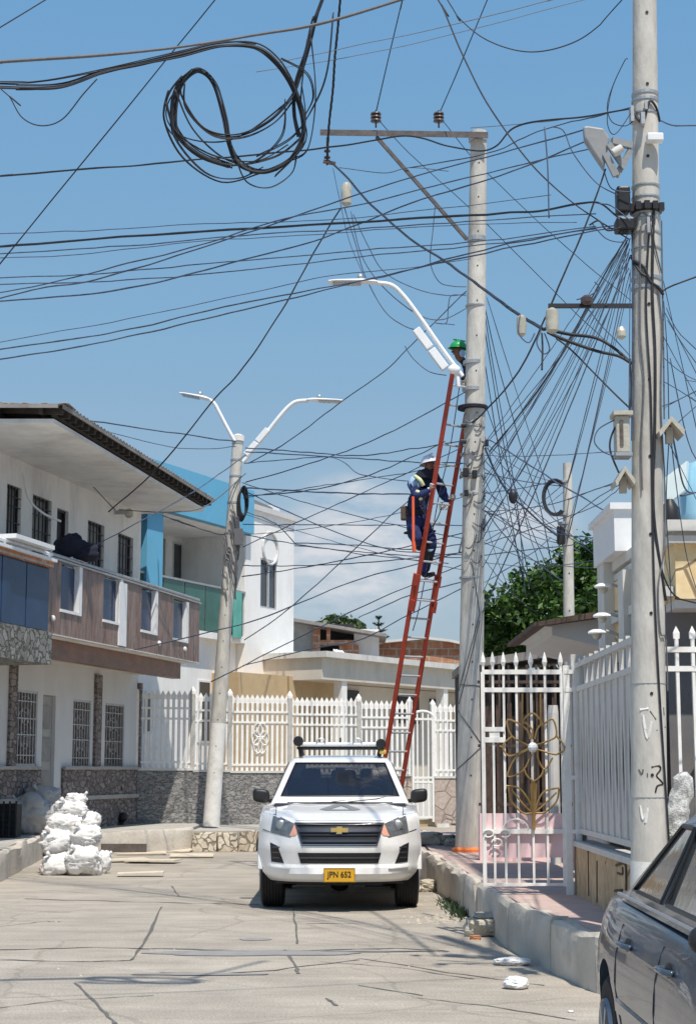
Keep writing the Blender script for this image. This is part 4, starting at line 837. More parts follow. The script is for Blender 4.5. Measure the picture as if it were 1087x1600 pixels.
tree('leafy_tree', 'low pale green treetop above the far rooftop shack', (W(530, 1200, 62).x, 62, 0), 6.2, bl, 1500, .1, 'leaf_far', 5)
o = root('norfolk_pine', 'small dark tiered pine far off between the shack and brick wall', 'tree', (W(592, 1200, 70).x, 70, 0)); b = ORG[o.name]; zt = W(592, 966, 70).z
MB().tube([b, b + Vector((0, 0, zt))], [.16, .03], 6).build('trunk', 'bark', o); mb = MB(); rnd = random.Random(9)
for k in range(9):
    z = zt - .05 - k * .28; r = .12 + k * .11
    for j in range(9):
        a = j * .7 + k; e = b + Vector((r * math.cos(a), r * math.sin(a), z + .12)); s_ = b + Vector((0, 0, z)); mb.tube([s_, e], [.03, .015], 4)
        for q in range(7): t = .3 + q * .12; c = s_.lerp(e, t); dv = Vector((rnd.uniform(-1, 1), rnd.uniform(-1, 1), rnd.uniform(-.3, 1))).normalized() * .1; mb.add([c - dv, c + dv.cross(Vector((0, 0, 1))) * .4, c + dv, c - dv.cross(Vector((0, 0, 1))) * .4], [(0, 1, 2, 3)])
mb.build('crown', 'leaf_dark', o)
# weeds at the kerb foot
mb = MB(); rnd = random.Random(4)
for i in range(260):
    t = rnd.random(); p = WZ(700 + t * 28, 1408 + t * 26) + Vector((rnd.gauss(-.05, .05), rnd.gauss(0, .2), 0)); h = rnd.uniform(.03, .13) * (1 if t > .4 else .6); d = Vector((rnd.gauss(0, .05), rnd.gauss(0, .05), h)); wv = Vector((.01, .004, 0))
    mb.add([p - wv, p + wv, p + d], [(0, 1, 2)])
o = mb.build('weeds', 'leaf_dark'); o['kind'] = 'stuff'
# ================================================================== RUBBISH, SACKS, BLOCKS
def sack(label, c, dim, seed, m='sack_white', group='white rubble sacks heaped by the left kerb', tie=True, rot=0):
    rows = []; nu, nv = 34, 44; c = Vector(c); off = Vector((seed * 7.3, seed * 3.1, 0))
    ca, sa = math.cos(rot), math.sin(rot)
    for i in range(nu + 1):
        th = math.pi * i / nu; row = []
        for j in range(nv):
            ph = 2 * math.pi * j / nv; q = Vector((math.sin(th) * math.cos(ph), math.sin(th) * math.sin(ph), math.cos(th)))
            wv = noise.noise(q * 1.2 + off * .7); kk = max(abs(q.x), abs(q.y), abs(q.z)); f = (.78 + .22 / kk * .8) * (1 + .2 * noise.noise(q * 1.3 + off) - .16 * abs(noise.noise(Vector((q.x * 1.6 + wv, q.y * 1.6, q.z * 5.5 + wv * 4)) + off)) * 2 - .08 * abs(noise.noise(Vector((q.x * 3, q.y * 3, q.z * 9 + wv * 6)) + off * 2)) * 2 + .1)
            if tie and th < .45: f *= .6 + th * .9
            x, y, z = q.x * dim[0] * f, q.y * dim[1] * f, q.z * dim[2] * f; z = max(z, -dim[2] * .82)
            if tie and th < .25: z += (.25 - th) * dim[2] * .9
            row.append(c + Vector((x * ca + z * sa * .5, y, z + dim[2] * .82 - x * sa * .4)))
        row.append(row[0].copy()); rows.append(row)
    mb = MB().grid(rows)
    if tie:                                        # knotted neck flopping to one side
        an = seed * 2.1; e0 = c + Vector((math.cos(an) * dim[0] * .62, -abs(math.sin(an)) * dim[1] * .6, dim[2] * 1.45)); dv = Vector((math.cos(an) * .6, -.4, .35)).normalized() * dim[0] * .3
        mb.tube([e0 - dv, e0, e0 + dv, e0 + dv * 1.5], [dim[0] * .2, dim[0] * .07, dim[0] * .1, dim[0] * .15], 9)
    o = mb.build('rubble_sack' if m == 'sack_white' else 'sack', m, smooth='all'); return tag(o, label, 'sack', group)
def sk(u, v, Y, wd, h, z): p = W(u, v, Y); return (p.x, Y, z)
SK = [('front right white sack of the heap, widest and lowest on the road', 132, 26.1, .27, .27, .0, 1, .1), ('front left white sack with pinkish stains resting on the road', 92, 26.2, .24, .2, .0, 2, -.1), ('small white sack at the right end of the heap on the road', 158, 26.6, .17, .21, .0, 3, .3),
      ('white sack in the second layer leaning on the kerb corner', 92, 26.6, .27, .24, .3, 4, -.25), ('white sack in the second layer above the widest front one', 135, 26.5, .24, .2, .42, 5, .2), ('white sack in the third layer on the left of the heap', 104, 26.7, .28, .2, .6, 6, -.1),
      ('white sack in the third layer on the right of the heap', 136, 26.8, .2, .2, .62, 7, .25), ('broad white sack just below the topmost one', 112, 26.8, .26, .17, .84, 8, .05), ('topmost white sack with its tied end pointing up', 118, 26.9, .17, .12, 1.04, 9, .1), ('white sack hidden low at the back of the heap', 115, 27.1, .3, .35, 0, 10, 0)]
for lab, u, Y, rw, rh, z, sd_, rt in SK: sack(lab, sk(u, 1300, Y, 0, 0, z), (rw * 1.1, rw * .85, rh * .95), sd_, rot=rt)
sack('small pinkish sack peeping from the lower left of the white heap', sk(74, 1340, 26.3, 0, 0, 0), (.12, .12, .1), 21, 'sack_pink', None)
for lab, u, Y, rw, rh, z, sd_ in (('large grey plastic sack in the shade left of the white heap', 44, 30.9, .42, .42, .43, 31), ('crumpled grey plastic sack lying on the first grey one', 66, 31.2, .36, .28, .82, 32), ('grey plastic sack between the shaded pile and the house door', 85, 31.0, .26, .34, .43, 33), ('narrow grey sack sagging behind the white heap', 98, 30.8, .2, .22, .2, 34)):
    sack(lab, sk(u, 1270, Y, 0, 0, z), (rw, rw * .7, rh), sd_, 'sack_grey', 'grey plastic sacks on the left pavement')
p = W(12, 1290, 29.6); mb = MB(); x0, x1 = W(-12, 1290, 29.6).x, W(27, 1290, 29.6).x
for k in range(7): z = .45 + k * .09; mb.box(x0, x1, 29.5, 29.53, z, z + .03)
for k in range(5): x = x0 + (x1 - x0) * k / 4; mb.box(x - .015, x + .015, 29.47, 29.5, .44, 1.06)
mb.box(x0, x1, 29.56, 30.0, .44, 1.0); tag(mb.build('crate', 'shop_black'), 'black slatted crate on the left pavement at the picture edge', 'crate')
mb = MB(); p = W(183, 1285, 36); b = Vector((p.x, 36, .45)); mb.tube(smooth_pts([b, b + Vector((.03, 0, .3)), b + Vector((-.05, 0, .55)), b + Vector((.02, 0, .72))]), .05, 7); mb.ball(b + Vector((.02, 0, .76)), .09, 10); mb.tube([b + Vector((-.18, 0, .05)), b + Vector((-.1, 0, .4))], .03, 6); mb.lathe([(.14, 0), (.16, .06), (.1, .12)], b, 12); mb.ball(b + Vector((.14, -.1, .16)), .11, 10)
tag(mb.build('hand_pump', 'black_plastic', smooth=True), 'small black standpipe against the brown dado by the house corner', 'standpipe')
# boards and cardboard on the road
rnd = random.Random(5)
for i, (u, v, L_, wd, an, lab) in enumerate(((215, 1334, 1.1, .5, .12, 'widest pale board lying flat by the left kerb'), (262, 1330, 1.0, .35, -.1, 'pale board lying nearest the kerb corner'), (190, 1345, .9, .3, .3, 'short pale board next to the white sacks'), (300, 1338, .8, .25, .05, 'thin pale board at the right end of the scattered boards'), (240, 1346, .9, .25, -.2, 'pale board in front of the other scattered boards'), (220, 1366, .7, .12, .02, 'thin white strip lying in front of the scattered boards'), (325, 1325, .8, .3, .5, 'tilted pale board leaning toward the broken stone kerb'), (352, 1326, .6, .22, -.3, 'short pale board by the broken stone kerb'))):
    p = WZ(u, v, .004 + i * .006); a = Vector((math.cos(an), math.sin(an), .015 * (i % 3))); n_ = Vector((-a.y, a.x, .05 * (i % 2)))
    tag(MB().obox(p + Vector((0, 0, .02)), a * L_ / 2, n_ * wd, Vector((0, 0, .011))).build('board', 'board'), lab, 'board', 'pale boards scattered by the left kerb')
p = WZ(230, 1339, .0); mb = MB(); x0, x1 = WZ(172, 1337).x, WZ(240, 1337).x; mb.box(x0, x1, 30.85, 30.95, .12, .27); tag(mb.build('dark_plank', 'shale'), 'dark plank propped along the face of the left kerb', 'plank')
def rock(name, label, cat, c, dim, seed, m, group=None, flat=True):
    rows = []; off = Vector((seed * 3.7, 1.3 * seed, 0)); c = Vector(c)
    for i in range(15):
        th = math.pi * i / 14; row = []
        for j in range(20):
            ph = 2 * math.pi * j / 20; q = Vector((math.sin(th) * math.cos(ph), math.sin(th) * math.sin(ph), math.cos(th))); k = max(abs(q.x), abs(q.y), abs(q.z)); q2 = q / k * .8 + q * .2
            f = 1 + .22 * noise.noise(q * 1.8 + off) + .12 * noise.noise(q * 5 + off)
            row.append(c + Vector((q2.x * dim[0] * f, q2.y * dim[1] * f, q2.z * dim[2] * f + dim[2] * .92)))
        row.append(row[0].copy()); rows.append(row)
    return tag(MB().grid(rows).build(name, m, smooth='all' if not flat else False), label, cat, group)
p = WZ(757, 1462); rock('concrete_block', 'broken rubble block lying against the right kerb', 'block', (p.x, p.y, 0), (.19, .16, .085), 3, 'rubble'); rock('concrete_block', 'smooth grey slab piece lying on top of the broken rubble block', 'block', (p.x + .05, p.y + .08, .15), (.15, .13, .035), 4, 'pave_grey')
p = WZ(742, 1468); rock('brick', 'orange brick fragment at the foot of the rubble block', 'brick', (p.x, p.y, 0), (.05, .05, .02), 5, 'brick_bit')
p = WZ(667, 1393); rock('concrete_block', 'pale stone block in the gutter beside the pickup wheel', 'block', (p.x, p.y, 0), (.11, .12, .08), 6, 'rubble')
for i, (u, v, r_) in enumerate(((660, 1312, .17), (690, 1318, .14), (708, 1322, .1), (672, 1320, .1))):
    p = WZ(u, v, KZ); rock('rubble_stone', ['large tan stone dumped behind the pickup mirror', 'second tan stone left of the middle pole', 'small stone touching the orange pole collar', 'small stone between the two larger tan ones'][i], 'stone', (p.x, min(p.y, 27), KZ), (r_ * 1.3, r_, r_ * .6), 10 + i, 'rubble', 'stones dumped beside the middle pole')
mb = MB(); rnd = random.Random(8)
for i in range(260):
    if i < 120: p = WZ(rnd.gauss(690, 26), rnd.gauss(1437, 4))
    elif i < 170: p = WZ(rnd.gauss(690, 20), rnd.gauss(1405, 8))
    else: p = WZ(rnd.uniform(80, 1000), rnd.uniform(1400, 1600))
    s_ = rnd.uniform(.006, .028) * (1 if i < 170 else .5); mb.add([p + Vector((s_ * rnd.uniform(.6, 1.3) * a, s_ * rnd.uniform(.6, 1.3) * b_, s_ * c_)) for a, b_, c_ in ((1, 0, 0), (0, 1, 0), (-1, 0, 0), (0, -1, 0), (0, 0, .8), (0, 0, -.3))], [(0, 1, 4), (1, 2, 4), (2, 3, 4), (3, 0, 4), (1, 0, 5), (2, 1, 5), (3, 2, 5), (0, 3, 5)])
o = mb.build('gravel', 'rubble'); o['kind'] = 'stuff'
def bag(label, u, v, dim, seed): p = WZ(u, v); o = sack(label, (p.x, p.y, 0), dim, seed, 'white_bag', None, tie=False); o.name = 'plastic_bag'; o['category'] = 'plastic bag'
bag('flattened white plastic bag on the road close to the right kerb', 800, 1508, (.16, .1, .035), 41); bag('crumpled white plastic bag nearest the parked dark car', 806, 1545, (.095, .08, .05), 42); bag('tiny white scrap of plastic on the road by the parked car', 891, 1582, (.02, .02, .008), 43)
# patterned pale sack and plant behind the front fence
p = W(1062, 1310, 12.25); mb = MB(); rows = []
for i in range(26):
    t = i / 25; c = W(1048 + 20 * t, 1318 - 112 * t, 12.3); row = []
    for j in range(19):
        a = 2 * math.pi * j / 18; q = Vector((math.cos(a), math.sin(a) * .7, 0)); r_ = .1 * (1 - .25 * t) * min(1, (i + 1) / 3, (26 - i) / 3) * (1 + .35 * noise.noise(Vector((math.cos(a) * 1.5, math.sin(a) * 1.5, t * 6)))); row.append(c + q * r_)
    rows.append(row)
mat('sack_print', (0.55, 0.56, 0.55), 0.6, 0.6, 22, 0.6, dirt=(0.12, 0.14, 0.12), dscale=16, damt=.9)
tag(mb.grid(rows).build('sack', 'sack_print', smooth='all'), 'tall mottled white sack leaning against the front fence', 'sack')
o = root('potted_plant', 'small green potted plant at the foot of the mottled sack', 'plant', (p.x - .05, 12.35, .9)); b = ORG[o.name]
MB().lathe([(.07, 0), (.1, .16), (.11, .17), (.09, .17)], b, 16).build('pot', 'old_white', o); lb = MB(); leaves(lb, [((b.x, b.y, b.z + .24), .13, .8)], 260, .03, 12); lb.build('foliage', 'leaf', o)
# ================================================================== VEHICLES
def ringpts(z, yf, yr, wf, wr, r, bf=.08, br=.05):
    P = []
    def fy(x): return yf + bf * (x / wf) ** 2
    def ry(x): return yr - br * (x / wr) ** 2
    for i in range(13): x = (wf - r) * (-1 + 2 * i / 12); P.append((x, fy(x)))                 # 0..12 front
    x0, y0 = wf - r, fy(wf - r)
    for i in range(1, 4): a = math.pi / 2 * i / 4; P.append((x0 + r * math.sin(a), y0 + r * (1 - math.cos(a))))   # 13..15
    x1, y1 = wr - r, ry(wr - r)
    for i in range(17): t = i / 16; P.append((wf + (wr - wf) * t, y0 + r + (y1 - r - y0 - r) * t))   # 16..32
    for i in range(1, 4): a = math.pi / 2 * i / 4; P.append((x1 + r * math.cos(a), y1 - r + r * math.sin(a)))   # 33..35
    for i in range(13): x = (wr - r) * (1 - 2 * i / 12); P.append((x, ry(x)))                 # 36..48
    for i in range(1, 4): a = math.pi / 2 * i / 4; P.append((-x1 - r * math.sin(a), y1 - r * (1 - math.cos(a))))  # 49..51
    for i in range(17): t = 1 - i / 16; P.append((-(wf + (wr - wf) * t), y0 + r + (y1 - r - y0 - r) * t))  # 52..68
    for i in range(1, 4): a = math.pi / 2 * i / 4; P.append((-x0 - r * math.cos(a), y0 + r - r * math.sin(a)))  # 69..71
    return [Vector((x, y, z)) for x, y in P]
def greenhouse(T, par, rings, wins, paint, glass, names, k=6):
    """rings from belt to roof; wins = index ranges that are open between ring 0 and ring 1"""
    A = [ringpts(*r) for r in rings]; n = len(A[0]); rows = [A[0]]
    for i in range(len(A) - 1):
        for j in range(1, k + 1): rows.append([A[i][q].lerp(A[i + 1][q], j / k) for q in range(n)])
    mb = MB(T); o = 0; mb.v = [p for r in rows for p in r]
    for i in range(len(rows) - 1):
        for q in range(n):
            if 0 < i < k and any(a <= q < b for a, b in wins): continue
            mb.f.append((i * n + q, i * n + (q + 1) % n, (i + 1) * n + (q + 1) % n, (i + 1) * n + q))
    mb.f.append(tuple((len(rows) - 1) * n + q for q in range(n)))
    cab = mb.build('cabin', paint, par, smooth='all')
    for (a, b), nm in zip(wins, names):
        g = []
        for i in range(1, k + 1):
            row = []
            for q in range(a, b + 1):
                p = rows[i][q % n]; c = Vector((0, (rings[0][1] + rings[0][2]) / 2, p.z)); row.append(p + (c - p).normalized() * (.006))
            g.append(row)
        m_ = MB(T).grid(g); m_.build(nm, glass, par, smooth='all')
        e = MB(T); per = g[0] + [r[-1] for r in g[1:]] + g[-1][::-1][1:] + [r[0] for r in g[::-1][1:-1]]; e.tube([q + (q - Vector((0, 2.3, q.z))).normalized() * .008 for q in per], .011, 5, closed=True); e.build('window_seal', 'black_plastic', par)
    return rows
def wheel(T, par, x, y, r, wd, side):
    mb = MB(T); prof = [(r * .62, -wd / 2), (r * .9, -wd / 2), (r * .98, -wd / 2 + .02)] + [(r - (.012 if k % 2 else 0), -wd / 2 + .03 + (wd - .06) * k / 12) for k in range(13)] + [(r * .98, wd / 2 - .02), (r * .9, wd / 2), (r * .62, wd / 2)]
    t = mb.lathe(prof, (x, y, r), 36, (1, 0, 0)).build('wheel', 'rubber', par, smooth=True)
    h = MB(T); s = side; h.lathe([(r * .62, -.0), (r * .6, .03), (r * .55, .0), (r * .2, -.02), (r * .16, .01), (.0, .012)] if s > 0 else [(r * .62, .0), (r * .6, -.03), (r * .55, .0), (r * .2, .02), (r * .16, -.01), (.0, -.012)], (x + s * (wd / 2 - .01), y, r), 30, (1, 0, 0))
    for k in range(6): a = k * math.pi / 3; h.bar((x + s * wd / 2, y, r), (x + s * wd / 2, y + r * .57 * math.cos(a), r + r * .57 * math.sin(a)), .05, .03)
    h.build('rim', 'galv', t, smooth=True)
# ---- pickup, seen head-on
TX, TY = W(530, 1415, 19.3).x, 19.3
TT = Matrix.Translation((TX, TY, 0))
tr = root('pickup_truck', 'white double cab pickup with roof rack parked head-on under the ladder', 'pickup truck', (TX, TY + 2.5, 0))
FR_ = [(.335, .13, .80, .40, 0), (.37, .05, .84, .46, 0), (.43, .0, .89, .50, 0), (.50, .01, .92, .50, 0), (.535, .05, .935, .47, 0), (.62, .04, .94, .47, 0), (.72, .02, .945, .47, 0), (.80, .035, .945, .48, .01), (.90, .06, .94, .46, .05), (.98, .09, .925, .44, .09), (1.015, .14, .90, .40, .09), (1.05, .28, .88, .27, .055)]
HD_ = [(1.05, .28, .88, .27, .055), (1.10, .50, .885, .10, .02), (1.145, .80, .89, .0, -.01), (1.18, 1.05, .885, .0, -.03), (1.205, 1.3, .88, .0, -.06), (1.21, 1.5, .86, 0, -.07)]
def frow(z0):
    for a, b in zip(FR_[:-1], FR_[1:]):
        if z0 <= b[0]: t = max(0, (z0 - a[0]) / (b[0] - a[0])); return [a[k] * (1 - t) + b[k] * t for k in range(5)]
    return list(FR_[-1])
def FZ(x, z, off=0.0):
    z0 = z
    for _ in range(6): rr = frow(z0); c = min(1, abs(x) / rr[2]); z0 = z - rr[4] * c * c
    rr = frow(z0); c = min(1, abs(x) / rr[2]); return Vector((x, rr[1] + rr[3] * (.25 * c * c + .75 * c ** 5) - off, z))
def brow(rr, n=40):
    row = []
    for i in range(n + 1):
        c = -1 + 2 * i / n; c = math.copysign(1 - (1 - abs(c)) ** 1.25, c) if abs(c) > 0 else 0; ca = abs(c)
        row.append(Vector((c * rr[2], rr[1] + rr[3] * (.25 * ca * ca + .75 * ca ** 5), rr[0] + rr[4] * ca * ca)))
    return row
rows = []
for i in range(len(FR_) - 1):
    for j in range(2): t = j / 2; rows.append(brow([FR_[i][k] * (1 - t) + FR_[i + 1][k] * t for k in range(5)]))
for a, b in zip(HD_[:-1], HD_[1:]):
    for j in range(2): t = j / 2; rr = [a[k] * (1 - t) + b[k] * t for k in range(5)]; row = brow(rr); rows.append([p + Vector((0, 0, .018 * math.exp(-((abs(p.x) - .55) / .09) ** 2))) for p in row])
rows.append(brow(HD_[-1]))
mb = MB(TT).grid(rows)
SIDE = [(.5, 1.06), (1.25, 1.17), (5.05, 1.15), (5.1, .5)] + [(4.05 + .46 * math.cos(a), .4 + .46 * math.sin(a)) for a in [k * math.pi / 12 for k in range(13)]] + [(3.5, .4), (1.5, .4)] + [(.95 + .46 * math.cos(a), .4 + .46 * math.sin(a)) for a in [k * math.pi / 12 for k in range(13)]]
SIDE = [q for q in SIDE if q[0] > .492] + [(.5, .5)]
for s in (-1, 1): mb.prism([(s * .80, y, z) for y, z in SIDE], (s * .128, 0, 0))
body = mb.build('body', 'truck_paint', tr, smooth=True)
b2 = MB(TT); b2.box(-.86, .86, 3.35, 3.42, .5, 1.16); b2.box(-.86, .86, 5.0, 5.08, .5, 1.15); b2.box(-.8, .8, 3.42, 5.0, .62, .68); b2.box(-.84, .84, 1.35, 3.35, 1.08, 1.14)
b2.build('load_bed', 'truck_paint', tr)
for s in (-1, 1):
    for yc in (.95, 4.05):
        MB(TT).tube([(s * .925, yc + .475 * math.cos(a), .4 + .475 * math.sin(a)) for a in [math.pi * (.1 + .86 * k / 18) for k in range(19)]], .032, 8).build('wheel_arch', 'truck_paint', tr, smooth=True)
    wheel(TT, tr, s * .79, .95, .385, .27, s); wheel(TT, tr, s * .79, 4.05, .385, .27, s)
mb = MB(TT); mb.box(-.68, .68, .35, 4.8, .37, .47); mb.box(-.5, .5, .55, .75, .27, .38); mb.tube([(-.66, .95, .3), (.66, .95, .3)], .045, 8); mb.ball((.0, .95, .3), .13, 12); mb.box(-.17, -.1, .5, 1.2, .19, .38); mb.box(.1, .17, .5, 1.2, .19, .38); mb.tube([(-.66, 4.05, .37), (.66, 4.05, .37)], .06, 8); mb.ball((.05, 4.05, .34), .16, 12); mb.box(-.74, .74, .4, .5, .3, .36); mb.box(.3, .62, 1.3, 1.9, .2, .4)
for s in (-1, 1): mb.box(s * .66 - .04, s * .66 + .04, 4.6, 4.64, .22, .6); mb.tube([(s * .3, .7, .34), (s * .64, .93, .26)], .035, 6); mb.box(s * .75 - .14, s * .75 + .14, 1.4, 1.42, .22, .5)
mb.build('chassis', 'black_plastic', tr)
def fpatch(q4, off, m, name, par, n=8, thick=.03):
    tl, t_r, br, bl_ = q4; g = []
    for i in range(n + 1):
        a, b = Vector(tl).lerp(Vector(bl_), i / n), Vector(t_r).lerp(Vector(br), i / n)
        g.append([FZ(*(a.lerp(b, j / n)), off) for j in range(n + 1)])
    mb = MB(TT).grid(g); per = g[0] + [r[-1] for r in g[1:]] + g[-1][::-1][1:] + [r[0] for r in g[::-1][1:-1]]
    o_ = len(mb.v); mb.v += per + [p + Vector((0, thick, 0)) for p in per]; k = len(per)
    for i in range(k): mb.f.append((o_ + i, o_ + (i + 1) % k, o_ + k + (i + 1) % k, o_ + k + i))
    return mb.build(name, m, par, smooth=True)
for s in (-1, 1):
    def X(q): return [(s * x, z) for x, z in q]
    h = fpatch(X([(.765, 1.10), (.50, .985), (.56, .835), (.80, .885)]), .006, 'lens_grey', 'headlight', tr)
    fpatch(X([(.515, .985), (.455, .93), (.50, .86), (.575, .85)]), .009, 'lens_orange', 'indicator', h, 4)
    fpatch(X([(.755, 1.075), (.56, .99), (.60, .90), (.77, .93)]), .009, 'chrome', 'reflector', h, 5).data.materials[0] = MAT['lens_grey']
    MB(TT).ball(FZ(s * .67, .975, .0), .06, 12, (1, .4, 1)).build('bulb', 'galv', h, smooth=True)
    f = fpatch(X([(.80, .775), (.715, .74), (.635, .545), (.785, .555)]), .006, 'black_plastic', 'fog_recess', tr)
    for z in (.60, .66, .72): fpatch(X([(.77, z + .012), (.69, z + .012), (.685, z - .004), (.775, z - .004)]), .014, 'dark_chrome', 'slat', f, 3, .01)
    fpatch(X([(.80, .535), (.56, .505), (.57, .485), (.79, .495)]), .02, 'truck_paint', 'bumper_ridge', tr, 4)
gr = fpatch([(-.515, 1.005), (.515, 1.005), (.43, .745), (-.43, .745)], .006, 'black_plastic', 'grille', tr, 14)
for z, w0, h, m_ in ((.985, .505, .014, 'dark_chrome'), (.918, .485, .042, 'dark_chrome'), (.80, .44, .028, 'dark_chrome'), (.865, .45, .006, 'dark_chrome'), (.758, .43, .008, 'chrome')):
    fpatch([(-w0, z + h / 2), (w0, z + h / 2), (w0 - .008, z - h / 2), (-w0 + .008, z - h / 2)], .022, m_, 'grille_bar', gr, 14)
for s in (-1, 1): fpatch([(s * .515, 1.005), (s * .49, .99), (s * .41, .75), (s * .43, .745)], .018, 'dark_chrome', 'grille_bar', gr, 6)
lo = fpatch([(-.475, .665), (.475, .665), (.44, .545), (-.44, .545)], .006, 'black_plastic', 'lower_intake', tr, 14); fpatch([(-.455, .618), (.455, .618), (.45, .602), (-.45, .602)], .016, 'dark_chrome', 'grille_bar', lo, 14)
def flatp(pts, y0, y1, m, name, par): 
    return MB(TT).prism([(x, y0, z) for x, z in pts], (0, y1 - y0, 0)).build(name, m, par)
bz = .918; yb = FZ(0, bz).y
flatp([(-.1, bz - .012), (-.1, bz + .028), (-.035, bz + .028), (-.03, bz + .045), (.03, bz + .045), (.035, bz + .028), (.105, bz + .028), (.1, bz - .022), (.032, bz - .022), (.026, bz - .042), (-.038, bz - .042), (-.032, bz - .02), (-.1, bz - .02)], yb - .045, yb - .028, 'chrome', 'badge', gr)
flatp([(-.09, bz - .01), (-.09, bz + .022), (-.03, bz + .022), (-.024, bz + .038), (.024, bz + .038), (.03, bz + .022), (.095, bz + .022), (.09, bz - .016), (.026, bz - .016), (.02, bz - .034), (-.032, bz - .034), (-.026, bz - .014), (-.09, bz - .014)], yb - .05, yb - .0451, 'gold_badge', 'badge', gr)
pl = MB(TT).box(-.178, .178, -.03, -.02, .34, .50).build('number_plate', 'plate_yellow', tr)
MB(TT).box(-.15, .15, -.024, .03, .35, .49).build('plate_bracket', 'black_plastic', tr)
def text(s, size, T, par, m, name='lettering', ext=.002):
    cu = bpy.data.curves.new(name, 'FONT'); cu.body = s; cu.size = size; cu.extrude = ext; cu.align_x = 'CENTER'; cu.align_y = 'CENTER'; cu.offset = .0015
    t = bpy.data.objects.new(name, cu); C.objects.link(t); dg = bpy.context.evaluated_depsgraph_get(); me = bpy.data.meshes.new_from_object(t.evaluated_get(dg)); bpy.data.objects.remove(t); bpy.data.curves.remove(cu)
    me.name = name; me.transform(Matrix.Translation(-ORG[par.name]) @ T); me.materials.clear(); me.materials.append(MAT[m]); o = bpy.data.objects.new(name, me); C.objects.link(o); o.parent = par; ORG[o.name] = ORG[par.name]; return o
text('JPN 652', .088, TT @ Matrix.Translation((0, -.0315, .425)) @ Matrix.Rotation(R(90), 4, 'X') @ Matrix.Diagonal((.92, 1.05, 1, 1)), pl, 'ink')
mb = MB(TT); 
for a, b in (((-.172, .346), (.172, .346)), ((.172, .346), (.172, .494)), ((.172, .494), (-.172, .494)), ((-.172, .494), (-.172, .346))): mb.bar((a[0], -.031, a[1]), (b[0], -.031, b[1]), .004, .004)
mb.build('plate_rim', 'ink', pl)
# grey chevron mark on the bonnet, laid on its surface
def HS(x, y):
    for a, b in zip(HD_[:-1], HD_[1:]):
        if y <= b[1]: t = (y - a[1]) / (b[1] - a[1]); rr = [a[k] * (1 - t) + b[k] * t for k in range(5)]; return rr[0] + rr[4] * (x / rr[2]) ** 2 + .006
    return 1.215
mb = MB(TT)
for pts in ([(-.06, 1.12), (.06, 1.12), (.26, .74), (.17, .70), (0, 1.0), (-.02, .97)], [(-.06, 1.12), (-.02, .97), (-.17, .70), (.0, .70), (.17, .70), (.26, .74), (.2, .62), (-.2, .62), (-.24, .66)]):
    for x0_, y0_ in []: pass
rowsd = []
def strip(mb, a, b, c, d, n=8):
    g = []
    for i in range(n + 1):
        p, q = Vector(a).lerp(Vector(d), i / n), Vector(b).lerp(Vector(c), i / n); g.append([Vector((p.lerp(q, j / 4).x, p.lerp(q, j / 4).y, HS(p.lerp(q, j / 4).x, p.lerp(q, j / 4).y))) for j in range(5)])
    mb.grid(g)
strip(mb, (-.04, 1.14), (.05, 1.14), (.25, .72), (.13, .72)); strip(mb, (-.04, 1.14), (.03, 1.02), (-.12, .72), (-.24, .72)); strip(mb, (-.24, .72), (.25, .72), (.18, .66), (-.16, .66))
mb.build('bonnet_mark', 'decal_grey', tr)
for s in (-1, 1):                                 # shut lines of bonnet and bumper
    MB(TT).tube([(s * (.735 + .035 * k / 9), .3 + .93 * k / 9, HS(.74, .3 + .93 * k / 9) + .0) for k in range(10)], .0045, 5).build('shut_line', 'black_plastic', tr)
    MB(TT).tube([FZ(s * (.805 + .1 * k / 8), .893 + .03 * k / 8, .002) for k in range(8)], .004, 5).build('shut_line', 'black_plastic', tr)
MB(TT).tube([FZ(-.5 + k / 14, 1.022, .001) for k in range(15)], .004, 5).build('shut_line', 'black_plastic', tr)
rings = [(1.20, 1.26, 3.32, .845, .84, .09, .10, .03), (1.685, 2.02, 3.12, .655, .64, .09, .09, .03), (1.745, 2.22, 3.05, .615, .60, .1, .08, .03), (1.785, 2.5, 2.9, .5, .48, .12, .05, .03)]
cr = greenhouse(TT, tr, rings, [(0, 12), (17, 23), (25, 32), (53, 59), (61, 68), (37, 47)], 'truck_paint', 'windscreen', ['windscreen', 'side_window', 'side_window', 'side_window', 'side_window', 'rear_window'])
mb = MB(TT); mb.box(-.8, .8, 1.3, 3.3, 1.141, 1.2); mb.build('dashboard', 'seat_dark', tr, bevel=.02)
for x in (-.38, .38):
    mb = MB(TT); mb.box(x - .23, x + .23, 2.3, 2.45, 1.0, 1.47); mb.box(x - .13, x + .13, 2.33, 2.43, 1.46, 1.62); mb.build('seat', 'seat_dark', tr, bevel=.05)
mb = MB(TT); mb.box(-.12, .2, 2.36, 2.44, 1.2, 1.6); mb.box(-.7, .7, 3.0, 3.1, 1.1, 1.5); mb.build('rear_seat', 'seat_dark', tr, bevel=.05)
MB(TT).tube([(.37 + .17 * math.cos(k * .4), 1.75 + .05 * math.sin(k * .4), 1.27 + .13 * math.sin(k * .4)) for k in range(16)], .014, 6, closed=True).build('steering_wheel', 'black_plastic', tr)
MB(TT).box(-.06, .06, 1.98, 2.0, 1.58, 1.63).build('rear_view_mirror', 'black_plastic', tr)
